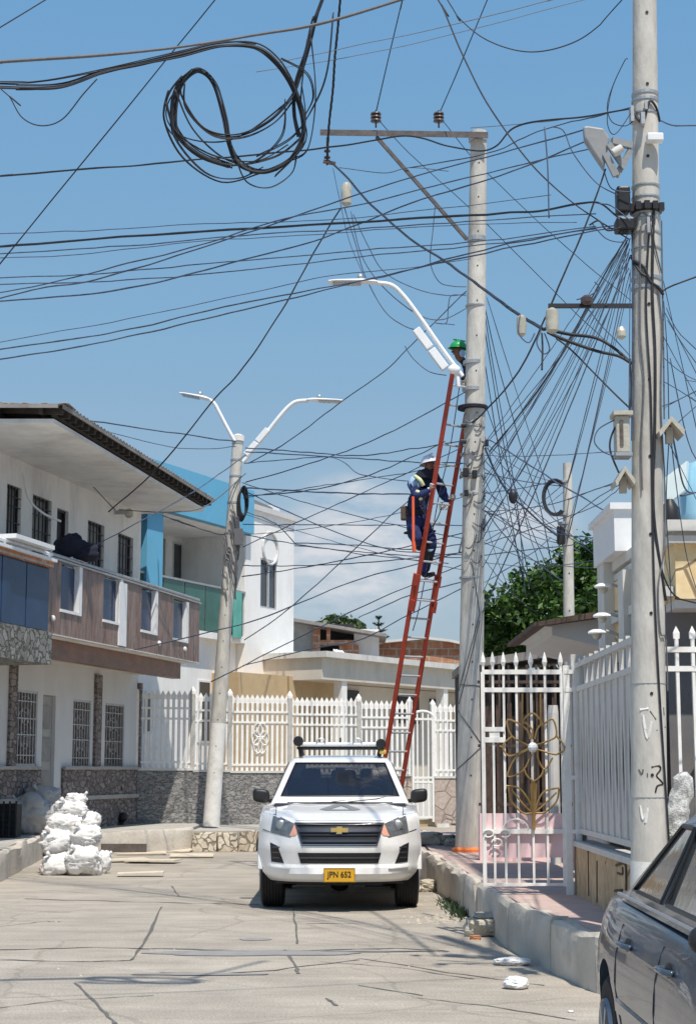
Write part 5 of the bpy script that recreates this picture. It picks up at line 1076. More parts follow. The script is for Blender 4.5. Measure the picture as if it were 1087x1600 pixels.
for s in (-1, 1):
    mb = MB(TT); c = Vector((s * .975, 1.6, 1.285)); g = []
    for i in range(11):
        th = math.pi * i / 10; row = []
        for j in range(20):
            ph = 2 * math.pi * j / 20; q = Vector((math.sin(th) * math.cos(ph), math.cos(th), math.sin(th) * math.sin(ph))); q = Vector([math.copysign(abs(t) ** .55, t) for t in q]); row.append(c + Vector((q.x * .105, q.y * .07, q.z * .085 + q.x * s * .012)))
        row.append(row[0].copy()); g.append(row)
    mb.grid(g); mb.tube([(s * .84, 1.65, 1.22), (s * .93, 1.62, 1.23)], .025, 6); mb.build('wing_mirror', 'black_plastic', tr, smooth='all')
    w_ = MB(TT); w_.tube([(s * .1, 1.28, 1.215), (s * .1 + .35, 1.36, 1.25), (s * .1 + .5, 1.45, 1.275)], .008, 5); w_.build('wiper', 'black_plastic', tr)
mb = MB(TT); mb.box(-.64, .64, 1.2, 1.27, 1.205, 1.215); mb.build('cowl', 'black_plastic', tr)
rk = MB(TT)
for y in (2.35, 3.0): rk.bar((-.56, y, 1.88), (.56, y, 1.88), .05, .035); [rk.bar((s * .5, y, 1.77), (s * .52, y, 1.87), .05, .04) for s in (-1, 1)]
for s in (-1, 1): rk.bar((s * .52, 2.3, 1.86), (s * .52, 3.1, 1.86), .04, .04)
rk = rk.build('roof_rack', 'black_plastic', tr)
MB(TT).tube([(-.5, 2.33, 1.925), (.5, 2.33, 1.925)], .028, 8).build('rack_tube', 'lamp_white', rk); MB(TT).tube([(.0, 2.33, 1.86), (0, 2.33, 2.01)], .012, 6).build('aerial', 'black_plastic', rk)
for x in (-.25, .22): MB(TT).tube([(x + .055 * math.cos(a), 2.3, 1.945 + .055 * math.sin(a)) for a in [math.pi * k / 8 for k in range(9)]], .009, 5).build('rack_hoop', 'galv', rk)
for s, yy in ((-1, 2.25), (1, 2.25)):
    l_ = MB(TT).lathe([(.06, 0), (.066, .02), (.066, .1), (.04, .15)], (s * .52 + (.0 if s > 0 else -.02), yy, 1.965 if s < 0 else 1.93), 18, (0, 1, 0)).build('rack_end_cap', 'black_plastic', rk, smooth=True)
MB(TT).box(.5, .59, 2.27, 2.35, 1.8, 1.86).build('yellow_block', 'yellow_plastic', rk, bevel=.02)
# ---- dark car at the right edge, its side and rear quarter in view
KX = 2.13; KT = Matrix.Translation((KX, 5.0, 0)); ck = root('parked_car', 'dark grey-blue saloon car parked at the right edge, seen along its side', 'car', (KX, 7.1, 0))
ST = [(0, .60, .32, .60), (.05, .70, .26, .66), (.2, .79, .22, .72), (.5, .84, .2, .78), (1.0, .865, .2, .88), (1.6, .87, .2, .955), (2.3, .87, .2, .965), (3.0, .87, .2, .97), (3.5, .865, .2, .975), (3.85, .845, .21, .975), (4.05, .81, .23, .965), (4.2, .75, .27, .94), (4.27, .67, .32, .88), (4.3, .58, .4, .8)]
def prof(wd, zb, zt): return [(wd * .86, zb), (wd * .965, zb + .09), (wd * .985, zb + (zt - zb) * .3), (wd, zb + (zt - zb) * .5), (wd * .99, zb + (zt - zb) * .68), (wd * .955, zb + (zt - zb) * .84), (wd * .905, zb + (zt - zb) * .95), (wd * .82, zt), (wd * .5, zt + .02), (0, zt + .028)]
SS = []
for i in range(len(ST) - 1):
    for j in range(3):
        t = j / 3; SS.append([ST[i][k] * (1 - t) + ST[i + 1][k] * t for k in range(4)])
SS.append(list(ST[-1])); rows = []
for st in SS:
    p = prof(*st[1:]); rows.append([Vector((-x, st[0], z)) for x, z in p] + [Vector((x, st[0], z)) for x, z in p[::-1][1:]])
mb = MB(KT).grid(rows); nn = len(rows[0]); mb.add(rows[0], [tuple(range(nn))]); mb.add(rows[-1], [tuple(range(nn))[::-1]])
for i in range(len(rows) - 1): mb.add([rows[i][0], rows[i][-1], rows[i + 1][-1], rows[i + 1][0]], [(0, 1, 2, 3)])
cb = mb.build('body', 'car_paint', ck, smooth='all')
import bmesh
bm = bmesh.new(); bm.from_mesh(cb.data); bmesh.ops.remove_doubles(bm, verts=bm.verts, dist=1e-4); bmesh.ops.recalc_face_normals(bm, faces=bm.faces); bm.to_mesh(cb.data); bm.free()
cut = MB(KT)
for yc in (.82, 3.5): cut.lathe([(.355, -1.2), (.355, 1.2)], (0, yc, .32), 40, (1, 0, 0))
co = cut.build('cutter', 'black_plastic', None, loc=(0, 0, 0)); bo = cb.modifiers.new('b', 'BOOLEAN'); bo.object = co; bo.operation = 'DIFFERENCE'; bo.solver = 'EXACT'
bpy.context.view_layer.update(); dg = bpy.context.evaluated_depsgraph_get(); me = bpy.data.meshes.new_from_object(cb.evaluated_get(dg)); cb.modifiers.clear(); cb.data = me; bpy.data.objects.remove(co)
for p in me.polygons: p.use_smooth = True
me.set_sharp_from_angle(angle=R(40))
MB(KT).box(-.66, .66, .4, 3.9, .25, .6).build('underbody', 'black_plastic', ck)
for s in (-1, 1):
    for yc in (.82, 3.5): wheel(KT, ck, s * .755, yc, .3, .19, s)
def SX(y, z):
    for a, b in zip(SS[:-1], SS[1:]):
        if y <= b[0]: t = (y - a[0]) / (b[0] - a[0]); st = [a[k] * (1 - t) + b[k] * t for k in range(4)]; break
    p = prof(*st[1:])
    for q, r_ in zip(p[:-1], p[1:]):
        if z <= r_[1]: t = max(0, (z - q[1]) / (r_[1] - q[1])); return q[0] * (1 - t) + r_[0] * t
    return p[7][0]
def seam(pts, r, m, name, off=0.0): return MB(KT).tube([(-(SX(y, z) + off), y, z) for y, z in pts], r, 5).build(name, m, ck)
zs = [.28 + .066 * k for k in range(10)]
seam([(1.08, z) for z in zs], .005, 'black_plastic', 'door_gap'); seam([(2.12, z) for z in zs], .005, 'black_plastic', 'door_gap'); seam([(2.12 + 1.02 - .0 - max(0, .62 - z) * .5, z) for z in zs], .005, 'black_plastic', 'door_gap')
seam([(1.08 + .05 * k, .28) for k in range(40)], .005, 'black_plastic', 'sill_gap')
mb = MB(KT)                                       # moulding along the doors
g = []
for k in range(30):
    y = 1.12 + 1.98 * k / 29; g.append([Vector((-(SX(y, z) + o_), y, z)) for z, o_ in ((.47, 0.002), (.48, .014), (.53, .014), (.54, .002))])
mb.grid(g); mb.build('side_moulding', 'car_paint', ck, smooth=True)
for y in (2.02 - .14, 3.02 - .16):
    x = -(SX(y, .8)); MB(KT).ball((x - .0, y + .02, .8), .05, 12, (.28, 1.1, .7)).build('handle_recess', 'black_plastic', ck, smooth=True)
    MB(KT).tube(smooth_pts([(x - .005, y - .09, .8), (x - .04, y - .05, .805), (x - .042, y + .06, .805), (x - .005, y + .1, .8)]), .013, 8).build('door_handle', 'car_paint', ck, smooth='all')
rings = [(.955, .95, 3.78, .80, .76, .16, .12, .1), (1.345, 1.75, 3.05, .615, .585, .16, .1, .08), (1.42, 2.0, 2.9, .55, .52, .18, .08, .06), (1.455, 2.3, 2.7, .4, .36, .2, .05, .04)]
greenhouse(KT, ck, rings, [(0, 12), (17, 24), (25, 31), (53, 59), (60, 67), (37, 47)], 'car_paint', 'car_glass', ['windscreen', 'side_window', 'side_window', 'side_window', 'side_window', 'rear_window'])
mb = MB(KT); g = []
for k in range(24): y = 1.2 + 2.4 * k / 23; g.append((-(.80 + (.76 - .80) * ((y - 1.0) / 2.7)) - .004, y, .985))
mb.tube(g, .009, 5); mb.build('belt_trim', 'galv', ck)
mb = MB(KT); mb.ball((-.9, .88, 1.02), .085, 14, (.75, .55, .65)); mb.tube([(-.8, .92, .95), (-.88, .89, 1.0)], .025, 6); mb.build('wing_mirror', 'black_plastic', ck, smooth=True)
MB(KT).box(-.55, .55, 1.9, 2.1, .6, 1.2).build('seat', 'seat_dark', ck, bevel=.05)
mb = MB(KT); mb.ball((-.6, 4.17, .78), .12, 12, (.9, .5, 1)); mb.build('tail_light', 'rusty_steel', ck, smooth=True)

# ================================================================== POLES
def steel_band(mb, c, r, h=.05): mb.lathe([(r, 0), (r + .008, .004), (r + .008, h - .004), (r, h)], c, 20)
def pole(name, label, base, top, r0, r1, paint_h=None, m='concrete_pole'):
    o = root(name, label, 'utility pole', base); b, t = Vector(base), Vector(top); ax = t - b
    MB().tube([b.lerp(t, i / 24) for i in range(25)], [r0 + (r1 - r0) * i / 24 for i in range(25)], 28).build('shaft', m, o, smooth=True)
    h = MB(); n = int(ax.length / .55)
    for i in range(2, n): p = b.lerp(t, i / n); rr = r0 + (r1 - r0) * i / n; h.lathe([(.012, 0), (.012, .004)], p + Vector((0, -rr - .001, 0)), 8, (0, -1, 0))
    h.build('bolt_holes', 'black_plastic', o)
    if paint_h: q = b.lerp(t, paint_h / ax.length); MB().tube([b, q], [r0 + .003, r0 + (r1 - r0) * paint_h / ax.length + .003], 28).build('painted_foot', 'pole_paint', o, smooth=True)
    return o
def pr(r0, r1, b, t, z): return r0 + (r1 - r0) * (z - b.z) / (t.z - b.z)
# middle pole with the long steel crossarm
CB = WZ(732, 1331, KZ); CY = CB.y; CTp = W(747.5, 206, CY + .02)
r0 = 21 * CY / 2600; r1 = 12.5 * W(747, 206, CY).y / 2600 * 1.06
pc = pole('utility_pole', 'middle concrete utility pole with a long steel crossarm and the ladder against it', CB, CTp, r0, r1)
MB().lathe([(r0 + .05, 0), (r0 + .05, .04), (r0 + .01, .07)], CB, 24).build('foot_collar', 'orange_collar', pc)
ca = MB(); a, b = W(500, 207, CY - .25), W(762, 211, CY - .25); ca.bar(a, b, .012, .09); ca.bar(a + Vector((0, .05, .045)), b + Vector((0, .05, .045)), .1, .012)
cc = ca.build('crossarm', 'crossarm_steel', pc); a2, b2 = W(588, 214, CY - .2), W(729, 374, CY - .2); MB().bar(a2, b2, .06, .05).build('brace', 'crossarm_steel', cc)
mb = MB(); steel_band(mb, W(746, 222, CY), r1 + .01, .1); steel_band(mb, W(744, 378, CY), pr(r0, r1, CB, CTp, W(744, 378, CY).z), .08); steel_band(mb, W(742, 480, CY), pr(r0, r1, CB, CTp, W(742, 480, CY).z), .03); steel_band(mb, W(739, 570, CY), pr(r0, r1, CB, CTp, W(740, 570, CY).z), .06); steel_band(mb, W(738, 612, CY), pr(r0, r1, CB, CTp, W(740, 610, CY).z), .06)
for v in (668, 712, 742, 775, 905): steel_band(mb, W(736, v, CY), pr(r0, r1, CB, CTp, W(737, v, CY).z), .035)
loose(mb, 'band', 'galv', pc)
def disc_ins(p, par, r=.085, m='porcelain_dark', n=3):
    mb = MB(); mb.tube([p - Vector((0, 0, .12)), p + Vector((0, 0, .16))], .014, 6)
    for k in range(n): mb.lathe([(.03, 0), (r, .012), (r * .9, .035), (.03, .05)], p + Vector((0, 0, -.03 + k * .055)), 16)
    return mb.build('insulator', m, par)
for u in (587, 685): disc_ins(W(u, 188, CY - .25), cc)
mb = MB(); p = W(511, 215, CY - .25); mb.tube([p, W(511, 258, CY - .25)], .016, 6); [mb.lathe([(.02, 0), (.05, .01), (.05, .03), (.02, .04)], W(511, v, CY - .25), 12) for v in (238, 248)]; mb.bar(W(505, 252, CY - .25), W(524, 256, CY - .25), .04, .05); mb.build('end_clamp', 'rusty_steel', cc)
mb = MB(); p = W(541, 322, CY - .25); mb.lathe([(.03, 0), (.08, .04), (.085, .2), (.085, .28), (.06, .36), (.02, .38)], p, 12); mb.build('hanging_isolator', 'porcelain', cc, smooth=True)
mb = MB(); rnd = random.Random(3)                 # loops, clips and taps crowded on the shaft
for k in range(30):
    v = rnd.uniform(655, 880); c = W(737, v, CY); rr = pr(r0, r1, CB, CTp, c.z) + .012; a0 = rnd.uniform(math.pi * .95, math.pi * 1.9); a1 = a0 + rnd.uniform(.5, 1.4); h = rnd.uniform(.05, .3)
    mb.tube(smooth_pts([c + Vector(((rr + .02 * math.sin(3.1 * q / 6)) * math.cos(a0 + (a1 - a0) * q / 6), (rr + .03 * math.sin(3.1 * q / 6)) * math.sin(a0 + (a1 - a0) * q / 6), h * (q / 6) - .1 * math.sin(math.pi * q / 6))) for q in range(7)], 2), rnd.choice((.006, .009, .012)), 5)
mb.build('cable_loops', 'cable_grey', pc)
mb = MB()
for u, v, w_, h in ((727, 738, .08, .14), (741, 741, .07, .13), (723, 690, .1, .06), (728, 770, .06, .1), (760, 692, .05, .1), (724, 665, .08, .05)): p = W(u, v, CY - .2); mb.box(p.x - w_ / 2, p.x + w_ / 2, p.y - .04, p.y + .04, p.z - h / 2, p.z + h / 2)
loose(mb, 'splice_box', 'black_plastic', pc, bevel=.01)
mb = MB(); rs = [((713, 1110), (752, 1165)), ((752, 1165), (712, 1203)), ((712, 1070), (752, 1073)), ((735, 880), (748, 960)), ((748, 960), (715, 1080)), ((716, 1100), (748, 970))]
for (u0, v0), (u1, v1) in rs:
    P = []
    for k in range(9):
        t = k / 8; z = W(735, v0 * (1 - t) + v1 * t, CY).z; c = CB.lerp(CTp, (z - CB.z) / (CTp.z - CB.z)); rr = pr(r0, r1, CB, CTp, z) + .006; pu = proj(c); pe = proj(c + Vector((rr, 0, 0))); xx = max(-.98, min(.98, ((u0 * (1 - t) + u1 * t) - pu[0]) / (pe[0] - pu[0])))
        P.append(c + Vector((rr * xx, -rr * math.sqrt(1 - xx * xx), 0)))
    mb.tube(P, .007, 5)
mb.build('tie_ropes', 'cable_grey', pc)
def street_lamp(label, pts, head, d, Y, par_group, box=None, r=.035, flip=1):
    P = [W(u, v, Y) for u, v in pts]; o = root('street_lamp', label, 'street lamp', P[0], par_group)
    MB().tube(smooth_pts(P, 8), r, 10).build('arm', 'lamp_white', o, smooth=True)
    a, b = W(head[0][0], head[0][1], Y), W(head[1][0], head[1][1], Y); x = (b - a); L_ = x.length; x.normalize(); y = Vector((0, 1, 0)); z = x.cross(y); z = z if z.z > 0 else -z
    g = []
    for i in range(13):
        t = i / 12; wd = d * (.35 + .65 * min(1, 3 * t)) * (1 if t < .85 else 1 - (t - .85) * 3); hh = .055 * (1 - .5 * t) * min(1, .4 + 4 * t); g.append([a + x * L_ * t + y * wd * math.cos(q) + z * (hh * math.sin(q) if math.sin(q) > 0 else .02 * math.sin(q)) for q in [2 * math.pi * k / 16 for k in range(17)]])
    h = MB().grid(g).add(g[-1][:-1], [tuple(range(16))]).add(g[0][:-1], [tuple(range(16))]).build('head', 'lamp_white', o, smooth=True)
    MB().obox(a + x * L_ * .62 - z * .024, x * L_ * .28, y * d * .7, z * .008).build('lens', 'galv', h)
    MB().lathe([(.04, 0), (.045, .05), (.03, .08)], a + x * L_ * .35 + z * .04, 12, z).build('photocell', 'galv', h)
    if box:
        (u0, v0), (u1, v1), off = box; p, q = W(u0, v0, Y), W(u1, v1, Y); dv = (q - p).normalized(); s_ = dv.cross(Vector((0, 1, 0))) * off
        for k in range(2): c0, c1 = p.lerp(q, k * .5 + .02), p.lerp(q, k * .5 + .48); MB().bar(c0 + s_, c1 + s_, .11, .12).build('battery_box', 'lamp_white', o, bevel=.01)
    return o
LG = 'white street lamps'
street_lamp('single white street lamp arm curving left from the middle pole', [(722, 588), (690, 545), (655, 495), (630, 462), (612, 446), (590, 442), (575, 441)], ((590, 441), (512, 441)), .13, CY - .3, LG, ((656, 508), (704, 572), -.09))
# left pole with two lamps
LB = W(330, 1291, 35.4); LY = LB.y; LTp = W(372, 684, LY); rL0, rL1 = 12.8 * LY / 2600, 8.5 * LY / 2600
lp = pole('utility_pole', 'leaning concrete pole with two white street lamps and a white painted foot', LB, LTp, rL0, rL1, W(335, 1130, LY).z - LB.z)
mb = MB()
for v in (695, 722, 748, 790, 838): q = LB.lerp(LTp, (1286 - v) / 602); steel_band(mb, q, pr(rL0, rL1, LB, LTp, q.z), .05)
loose(mb, 'band', 'galv', lp)
MB().lathe([(rL1 + .02, 0), (rL1 + .02, .12), (.05, .16)], LTp - Vector((0, 0, .08)), 16).build('cap', 'pole_paint', lp)
mb = MB(); c = LB.lerp(LTp, (1286 - 795) / 602); 
for k in range(7): cc_ = c + Vector((.18 + .01 * k, -.1 - .01 * k, .02 * k)); mb.tube([cc_ + Vector((.09 * math.cos(q), 0, .32 * math.sin(q))) for q in [2 * math.pi * j / 18 for j in range(18)]], .018, 5, closed=True)
mb.build('cable_coil', 'cable', lp)
mb = MB(); rnd = random.Random(6)
for k in range(22):
    v = rnd.uniform(780, 900); c = LB.lerp(LTp, (1286 - v) / 602); rr = rL0 * .8 + .02; a0 = rnd.uniform(3.3, 6); mb.tube(smooth_pts([c + Vector((rr * math.cos(a0 + q * .25), rr * math.sin(a0 + q * .25) - .03, -.12 * q + .08 * math.sin(q * 2))) for q in range(6)], 2), rnd.choice((.01, .015, .02)), 5)
p = LB.lerp(LTp, (1286 - 845) / 602); mb.box(p.x + .08, p.x + .26, p.y - .2, p.y - .05, p.z - .15, p.z + .2); mb.build('splice_loops', 'cable_grey', lp)
street_lamp('left one of the two white street lamps forking from the leaning pole', [(367, 690), (355, 668), (343, 645), (336, 632), (328, 625), (318, 623)], ((328, 624), (281, 615)), .15, LY - .1, LG, r=.04)
street_lamp('right one of the two white street lamps forking from the leaning pole', [(380, 722), (412, 682), (440, 647), (455, 632), (466, 627), (482, 626)], ((478, 625), (537, 627)), .15, LY - .1, LG, ((388, 716), (424, 674), .09), r=.045)
# tall pole on the right
RB = Vector((W(1012.5, 1395, 12.0).x, 12.0, KZ)); RT = W(1006, -60, 12.0); RT = RT + (RT - RB) * .25
rR0 = .134; zt_ = RT.z; rR1 = .134 - (RT.z - RB.z) * .0062
rp_ = pole('utility_pole', 'tallest concrete utility pole nearest the camera, crowded with cables and boxes', RB, RT, rR0, rR1, W(1010, 1346, 12).z - KZ)
def RC(v): c = W(1007, v, 12.0); t = (c.z - RB.z) / (RT.z - RB.z); return RB.lerp(RT, t), rR0 + (rR1 - rR0) * t
mb = MB()
for v, h in ((152, .03), (162, .03), (182, .02), (295, .02), (313, .02), (332, .05), (345, .03), (368, .02), (392, .02), (440, .03), (455, .03)): c, rr = RC(v); steel_band(mb, c, rr, h)
for v in (1070, 1247): c, rr = RC(v); steel_band(mb, c, rr - .004, .012)
loose(mb, 'band', 'galv', rp_)
c, rr = RC(335); mb = MB(); mb.lathe([(rr + .004, 0), (rr + .02, .01), (rr + .02, .05), (rr + .004, .06)], c, 24); 
for k in range(5): a = 3.6 + k * .5; mb.obox(c + Vector(((rr + .03) * math.cos(a), (rr + .03) * math.sin(a), .03)), (.02, 0, 0), (0, .02, 0), (0, 0, .03))
mb.build('cable_clamp', 'black_plastic', rp_)
def on_pole(pts, r, m, name, off=.012, seg=5):
    """a cable lying on the camera side of the tall pole; pts = (fraction across, photo row)"""
    P = []
    for x, v in pts: c, rr = RC(v); xx = max(-1.25, min(1.25, x)); P.append(c + Vector(((rr + off) * xx, -(rr + off) * math.sqrt(max(0, 1 - min(1, xx * xx))) - .004, 0)))
    return MB().tube(smooth_pts(P, seg), r, 6).build(name, m, rp_)
on_pole([(.35, 335), (.2, 460), (.35, 560), (.28, 680), (.15, 760), (.25, 830), (.9, 940)], .010, 'cable', 'down_cable')
on_pole([(.1, 345), (-.2, 480), (.05, 620), (.1, 760), (.15, 900), (.35, 1050), (.6, 1180), (.85, 1300), (.95, 1380)], .0075, 'cable', 'down_cable')
on_pole([(-.95, 350), (-.92, 500), (-.95, 690)], .008, 'cable_blue', 'down_cable'); on_pole([(-.5, 360), (-.55, 520), (-.35, 600), (-.5, 700), (-.45, 770)], .006, 'cable_grey', 'down_cable')
on_pole([(.6, 460), (.85, 520), (.7, 640), (.95, 760), (.8, 860), (.4, 920), (.5, 990), (.85, 1000), (.95, 1080)], .006, 'cable_grey', 'down_cable')
on_pole([(-.98, 170), (-.4, 200), (.1, 168), (.6, 175), (1.0, 190)], .010, 'cable', 'wrap_cable'); on_pole([(-.9, 410), (-.3, 425), (0, 445), (.6, 455), (1.05, 460)], .012, 'cable', 'wrap_cable'); on_pole([(-1, 400), (-.5, 432), (.0, 440)], .012, 'cable', 'wrap_cable')
on_pole([(-.95, 375), (-.6, 340), (0, 350), (.5, 400), (.9, 430)], .006, 'cable_grey', 'wrap_cable'); on_pole([(1.02, 345), (1.04, 520), (1.03, 655)], .006, 'cable_grey', 'down_cable')
mb = MB()
def rbox(u, v, w_, h, d, Y=11.85): p = W(u, v, Y); mb.box(p.x - w_ / 2, p.x + w_ / 2, Y - d / 2, Y + d / 2, p.z - h / 2, p.z + h / 2)
rbox(1022, 216, .12, .06, .08); mb.build('white_clamp', 'lamp_white', rp_, bevel=.008)
mb = MB(); rbox(1003, 186, .03, .09, .06, 11.87); rbox(986, 180, .025, .12, .08, 11.92); rbox(1012, 352, .022, .12, .04, 11.86); rbox(1008, 166, .02, .06, .05, 11.87); loose(mb, 'bracket', 'galv', rp_)
mb = MB(); rbox(972, 314, .1, .2, .12, 11.95); rbox(975, 353, .14, .1, .14, 11.95); rbox(946, 478, .03, .03, .03); loose(mb, 'splice_box', 'black_plastic', rp_, bevel=.015)
# painted "N:3" and other marks on the shaft, and pale scuffs
def mark(name, m, strokes, r):
    mb = MB()
    for s_ in strokes:
        P = []
        for u, v in s_: c, rr = RC(v); pu = proj(c); pe = proj(c + Vector((rr, 0, 0))); xx = max(-.97, min(.97, (u - pu[0]) / (pe[0] - pu[0]))); P.append(c + Vector((rr * xx, -rr * math.sqrt(1 - xx * xx) + r * .35, 0)))
        mb.tube(smooth_pts(P, 4), r, 5)
    mb.build(name, m, rp_)
mark('painted_mark', 'ink', [[(1012, 1199), (1024, 1197), (1026, 1203), (1020, 1212), (1027, 1220), (1030, 1225), (1021, 1228), (1018, 1238)]], .008)
mark('painted_mark', 'shale', [[(994, 1202), (998, 1210), (1000, 1202)], [(1006, 1208), (1006, 1214)], [(1020, 1142), (1036, 1136)], [(1010, 1112), (1019, 1125)], [(1032, 1106), (1033, 1118)]], .006)
mark('paint_scuff', 'pole_paint', [[(1000, 1118), (1003, 1140), (1000, 1125), (1006, 1155), (1012, 1128)], [(996, 1258), (1000, 1280), (1006, 1262), (1003, 1285)], [(996, 1110), (1008, 1108)]], .011)
# crossbar on the right pole with porcelain strain insulator
mb = MB(); a, b = W(856, 478, 11.9), W(987, 478, 11.9); mb.bar(a, b, .03, .03); cb_ = mb.build('crossbar', 'dark_metal', rp_)
p = W(862, 500, 11.9); mb = MB(); mb.lathe([(.02, -.1), (.045, -.08), (.05, -.03), (.045, 0), (.05, .03), (.045, .07), (.02, .09)], p, 14); mb.build('insulator', 'porcelain', cb_, smooth=True)
mb = MB(); mb.lathe([(.02, 0), (.045, .015), (.045, .05), (.02, .07)], W(916, 476, 11.85), 12); mb.build('insulator', 'porcelain_dark', cb_)
mb = MB(); mb.lathe([(.015, 0), (.035, .02), (.035, .06), (.02, .09)], W(970, 530, 11.85), 12); mb.build('insulator', 'porcelain', cb_)
for lab, m_, (u0, v0, u1, v1), d in (('tall white junction box on the left flank of the tallest pole', 'weathered', (959, 652, 982, 710), .14), ):
    p, q = W(u0, v0, 11.9), W(u1, v1, 11.9); o = root('junction_box', lab, 'junction box', (p.x, 11.9, q.z)); MB().box(p.x, q.x, 11.83, 11.97, q.z, p.z).build('casing', m_, o, bevel=.012); MB().box(p.x - .02, q.x + .02, 11.8, 11.99, p.z, p.z + .03).build('lid', m_, o); MB().box(p.x + .025, p.x + .05, 11.822, 11.829, q.z + .05, p.z - .04).build('slot', 'shale', o); MB().box(p.x - .01, q.x + .01, 11.81, 11.98, q.z - .025, q.z - .001).build('base', 'galv', o)
for lab, (u, v), w_ in (('cream gabled cable hood on the right flank of the tallest pole', (1044, 668), .17), ('smaller cream cable hood below the tall junction box', (972, 745), .13)):
    p = W(u, v, 11.9); o = root('cable_hood', lab, 'cable hood', p); mb = MB(); mb.prism([(p.x - w_ * .55, 11.78, p.z - .05), (p.x, 11.78, p.z + .06), (p.x + w_ * .55, 11.78, p.z - .04), (p.x + w_ * .5, 11.78, p.z - .08), (p.x, 11.78, p.z + .02), (p.x - w_ * .5, 11.78, p.z - .09)], (0, .24, 0)); mb.build('hood', 'weathered', o)
    MB().bar((p.x, 11.9, p.z - .0), (p.x, 11.9, p.z - .12), .05).build('core', 'weathered', o)
# old floodlight with its bracket
fl_ = root('floodlight', 'old grey floodlight tilted down, bracketed to the top of the tallest pole', 'floodlight', W(945, 235, 11.9))
q = [W(u, v, 11.8) for u, v in ((910, 197), (918, 196), (943, 200), (952, 215), (946, 245), (943, 262), (928, 240), (912, 215))]
MB().prism([tuple(t) for t in q], (0.02, .16, .02)).build('housing', 'lamp_grey', fl_, bevel=.015)
mb = MB(); mb.bar(W(945, 240, 11.8), W(962, 275, 11.8), .03, .05); mb.bar(W(955, 220, 11.85), W(986, 228, 11.9), .04, .05); mb.bar(W(962, 275, 11.85), W(984, 235, 11.9), .03, .04); mb.bar(W(950, 225, 11.8), W(975, 262, 11.85), .02, .05); mb.build('bracket', 'lamp_grey', fl_)
MB().lathe([(.03, 0), (.035, .03), (.03, .08)], W(957, 240, 11.78), 14, (.6, 0, .4)).build('ballast', 'old_white', fl_, smooth=True)
# short pole beyond the gate
SB = Vector((W(884, 1000, 25).x, 25, 0)); STp = W(886, 724, 25)
sp = pole('utility_pole', 'short bare concrete pole in front of the green tree with a black coil', SB, STp, .11, .068)
p = W(866, 778, 24.9); mb = MB(); 
for k in range(6): mb.tube([p + Vector(((.15 + .008 * k) * math.cos(q), -.01 * k, (.24 + .008 * k) * math.sin(q))) for q in [R(50) + R(260) * j / 16 for j in range(17)]], .014, 5)
mb.build('cable_coil', 'cable', sp)
p = W(877, 836, 24.85); MB().box(p.x - .07, p.x + .05, 24.8, 24.92, p.z - .14, p.z + .14).build('splice_box', 'black_plastic', sp, bevel=.02)
mb = MB()
for v in (755, 806, 820): c = W(885, v, 25); steel_band(mb, Vector((SB.x, 25, c.z)), .085, .04)
loose(mb, 'band', 'galv', sp)
# ================================================================== LADDER AND WORKERS
LD = root('ladder', 'long red two-section extension ladder leaning against the middle pole', 'ladder', WZ(585, 1368, 0))
LT0, LB0 = W(702, 583, CY - .28), WZ(571, 1365, 0)
rung = Vector((.80, .60, 0)) * .42
LDIR = (LT0 - LB0); LN2 = LDIR.cross(rung).normalized(); LN2 = LN2 if LN2.y < 0 else -LN2      # towards the camera
def LP(v):                                       # point on the left rail at photo row v
    lo, hi = 0.0, 1.0
    for _ in range(30):
        m_ = (lo + hi) / 2; p = LB0.lerp(LT0, m_) - CP; c, s_ = math.cos(PITCH), math.sin(PITCH); fw = p.y * c + p.z * s_; upv = -p.y * s_ + p.z * c; vv = 800 - FOC * upv / fw
        if vv > v: lo = m_
        else: hi = m_
    return (lo + hi) / 2
def LQ(t): return LB0.lerp(LT0, t)
t_mid0, t_mid1 = LP(945), LP(905)
rt = rung.normalized()
for (ta, tb, off, ex) in ((0, t_mid1, .0, .0), (t_mid0, 1.0, .055, .012)):
    for sd in (0, 1):
        tb2 = tb if not (sd and tb == 1) else LP(640)
        p, q = LQ(ta) + LN2 * off + rung * sd + rt * (ex if not sd else -ex), LQ(tb2) + LN2 * off + rung * sd + rt * (ex if not sd else -ex)
        d = (q - p); x = rt * .016; y = LN2 * .04
        MB().obox((p + q) / 2, x, d / 2, y).build('rail', 'ladder_red', LD, bevel=.004)
for ta, tb, off, ex in ((0.02, t_mid1, .0, 0), (t_mid0 + .012, LP(600), .055, .012)):
    n = int(round((tb - ta) * LDIR.length / .3))
    for k in range(n + 1): p = LQ(ta + (tb - ta) * k / n) + LN2 * off; MB().tube([p + rt * ex, p + rung - rt * ex], .017, 8).build('rung', 'alu', LD, smooth=True)
for t in (t_mid0, t_mid1):
    for sd in (0, 1): MB().obox(LQ(t) + LN2 * .03 + rung * sd, rt * .028, LDIR.normalized() * .09, LN2 * .06).build('bracket', 'ladder_red', LD, bevel=.006)
for sd in (0, 1): MB().obox(LQ(0.004) + rung * sd, rt * .03, LN2 * .08, LDIR.normalized() * .03).build('foot', 'black_plastic', LD)
mb = MB(); mb.tube(smooth_pts([LQ(LP(600)) + rung * .55, LQ(LP(700)) + rung * .5 + LN2 * .05, LQ(LP(780)) + rung * .45, LQ(LP(930)) + rung * .4 + LN2 * .02, LQ(LP(985)) + rung * .3]), .008, 5); mb.build('pull_rope', 'cable_blue', LD)

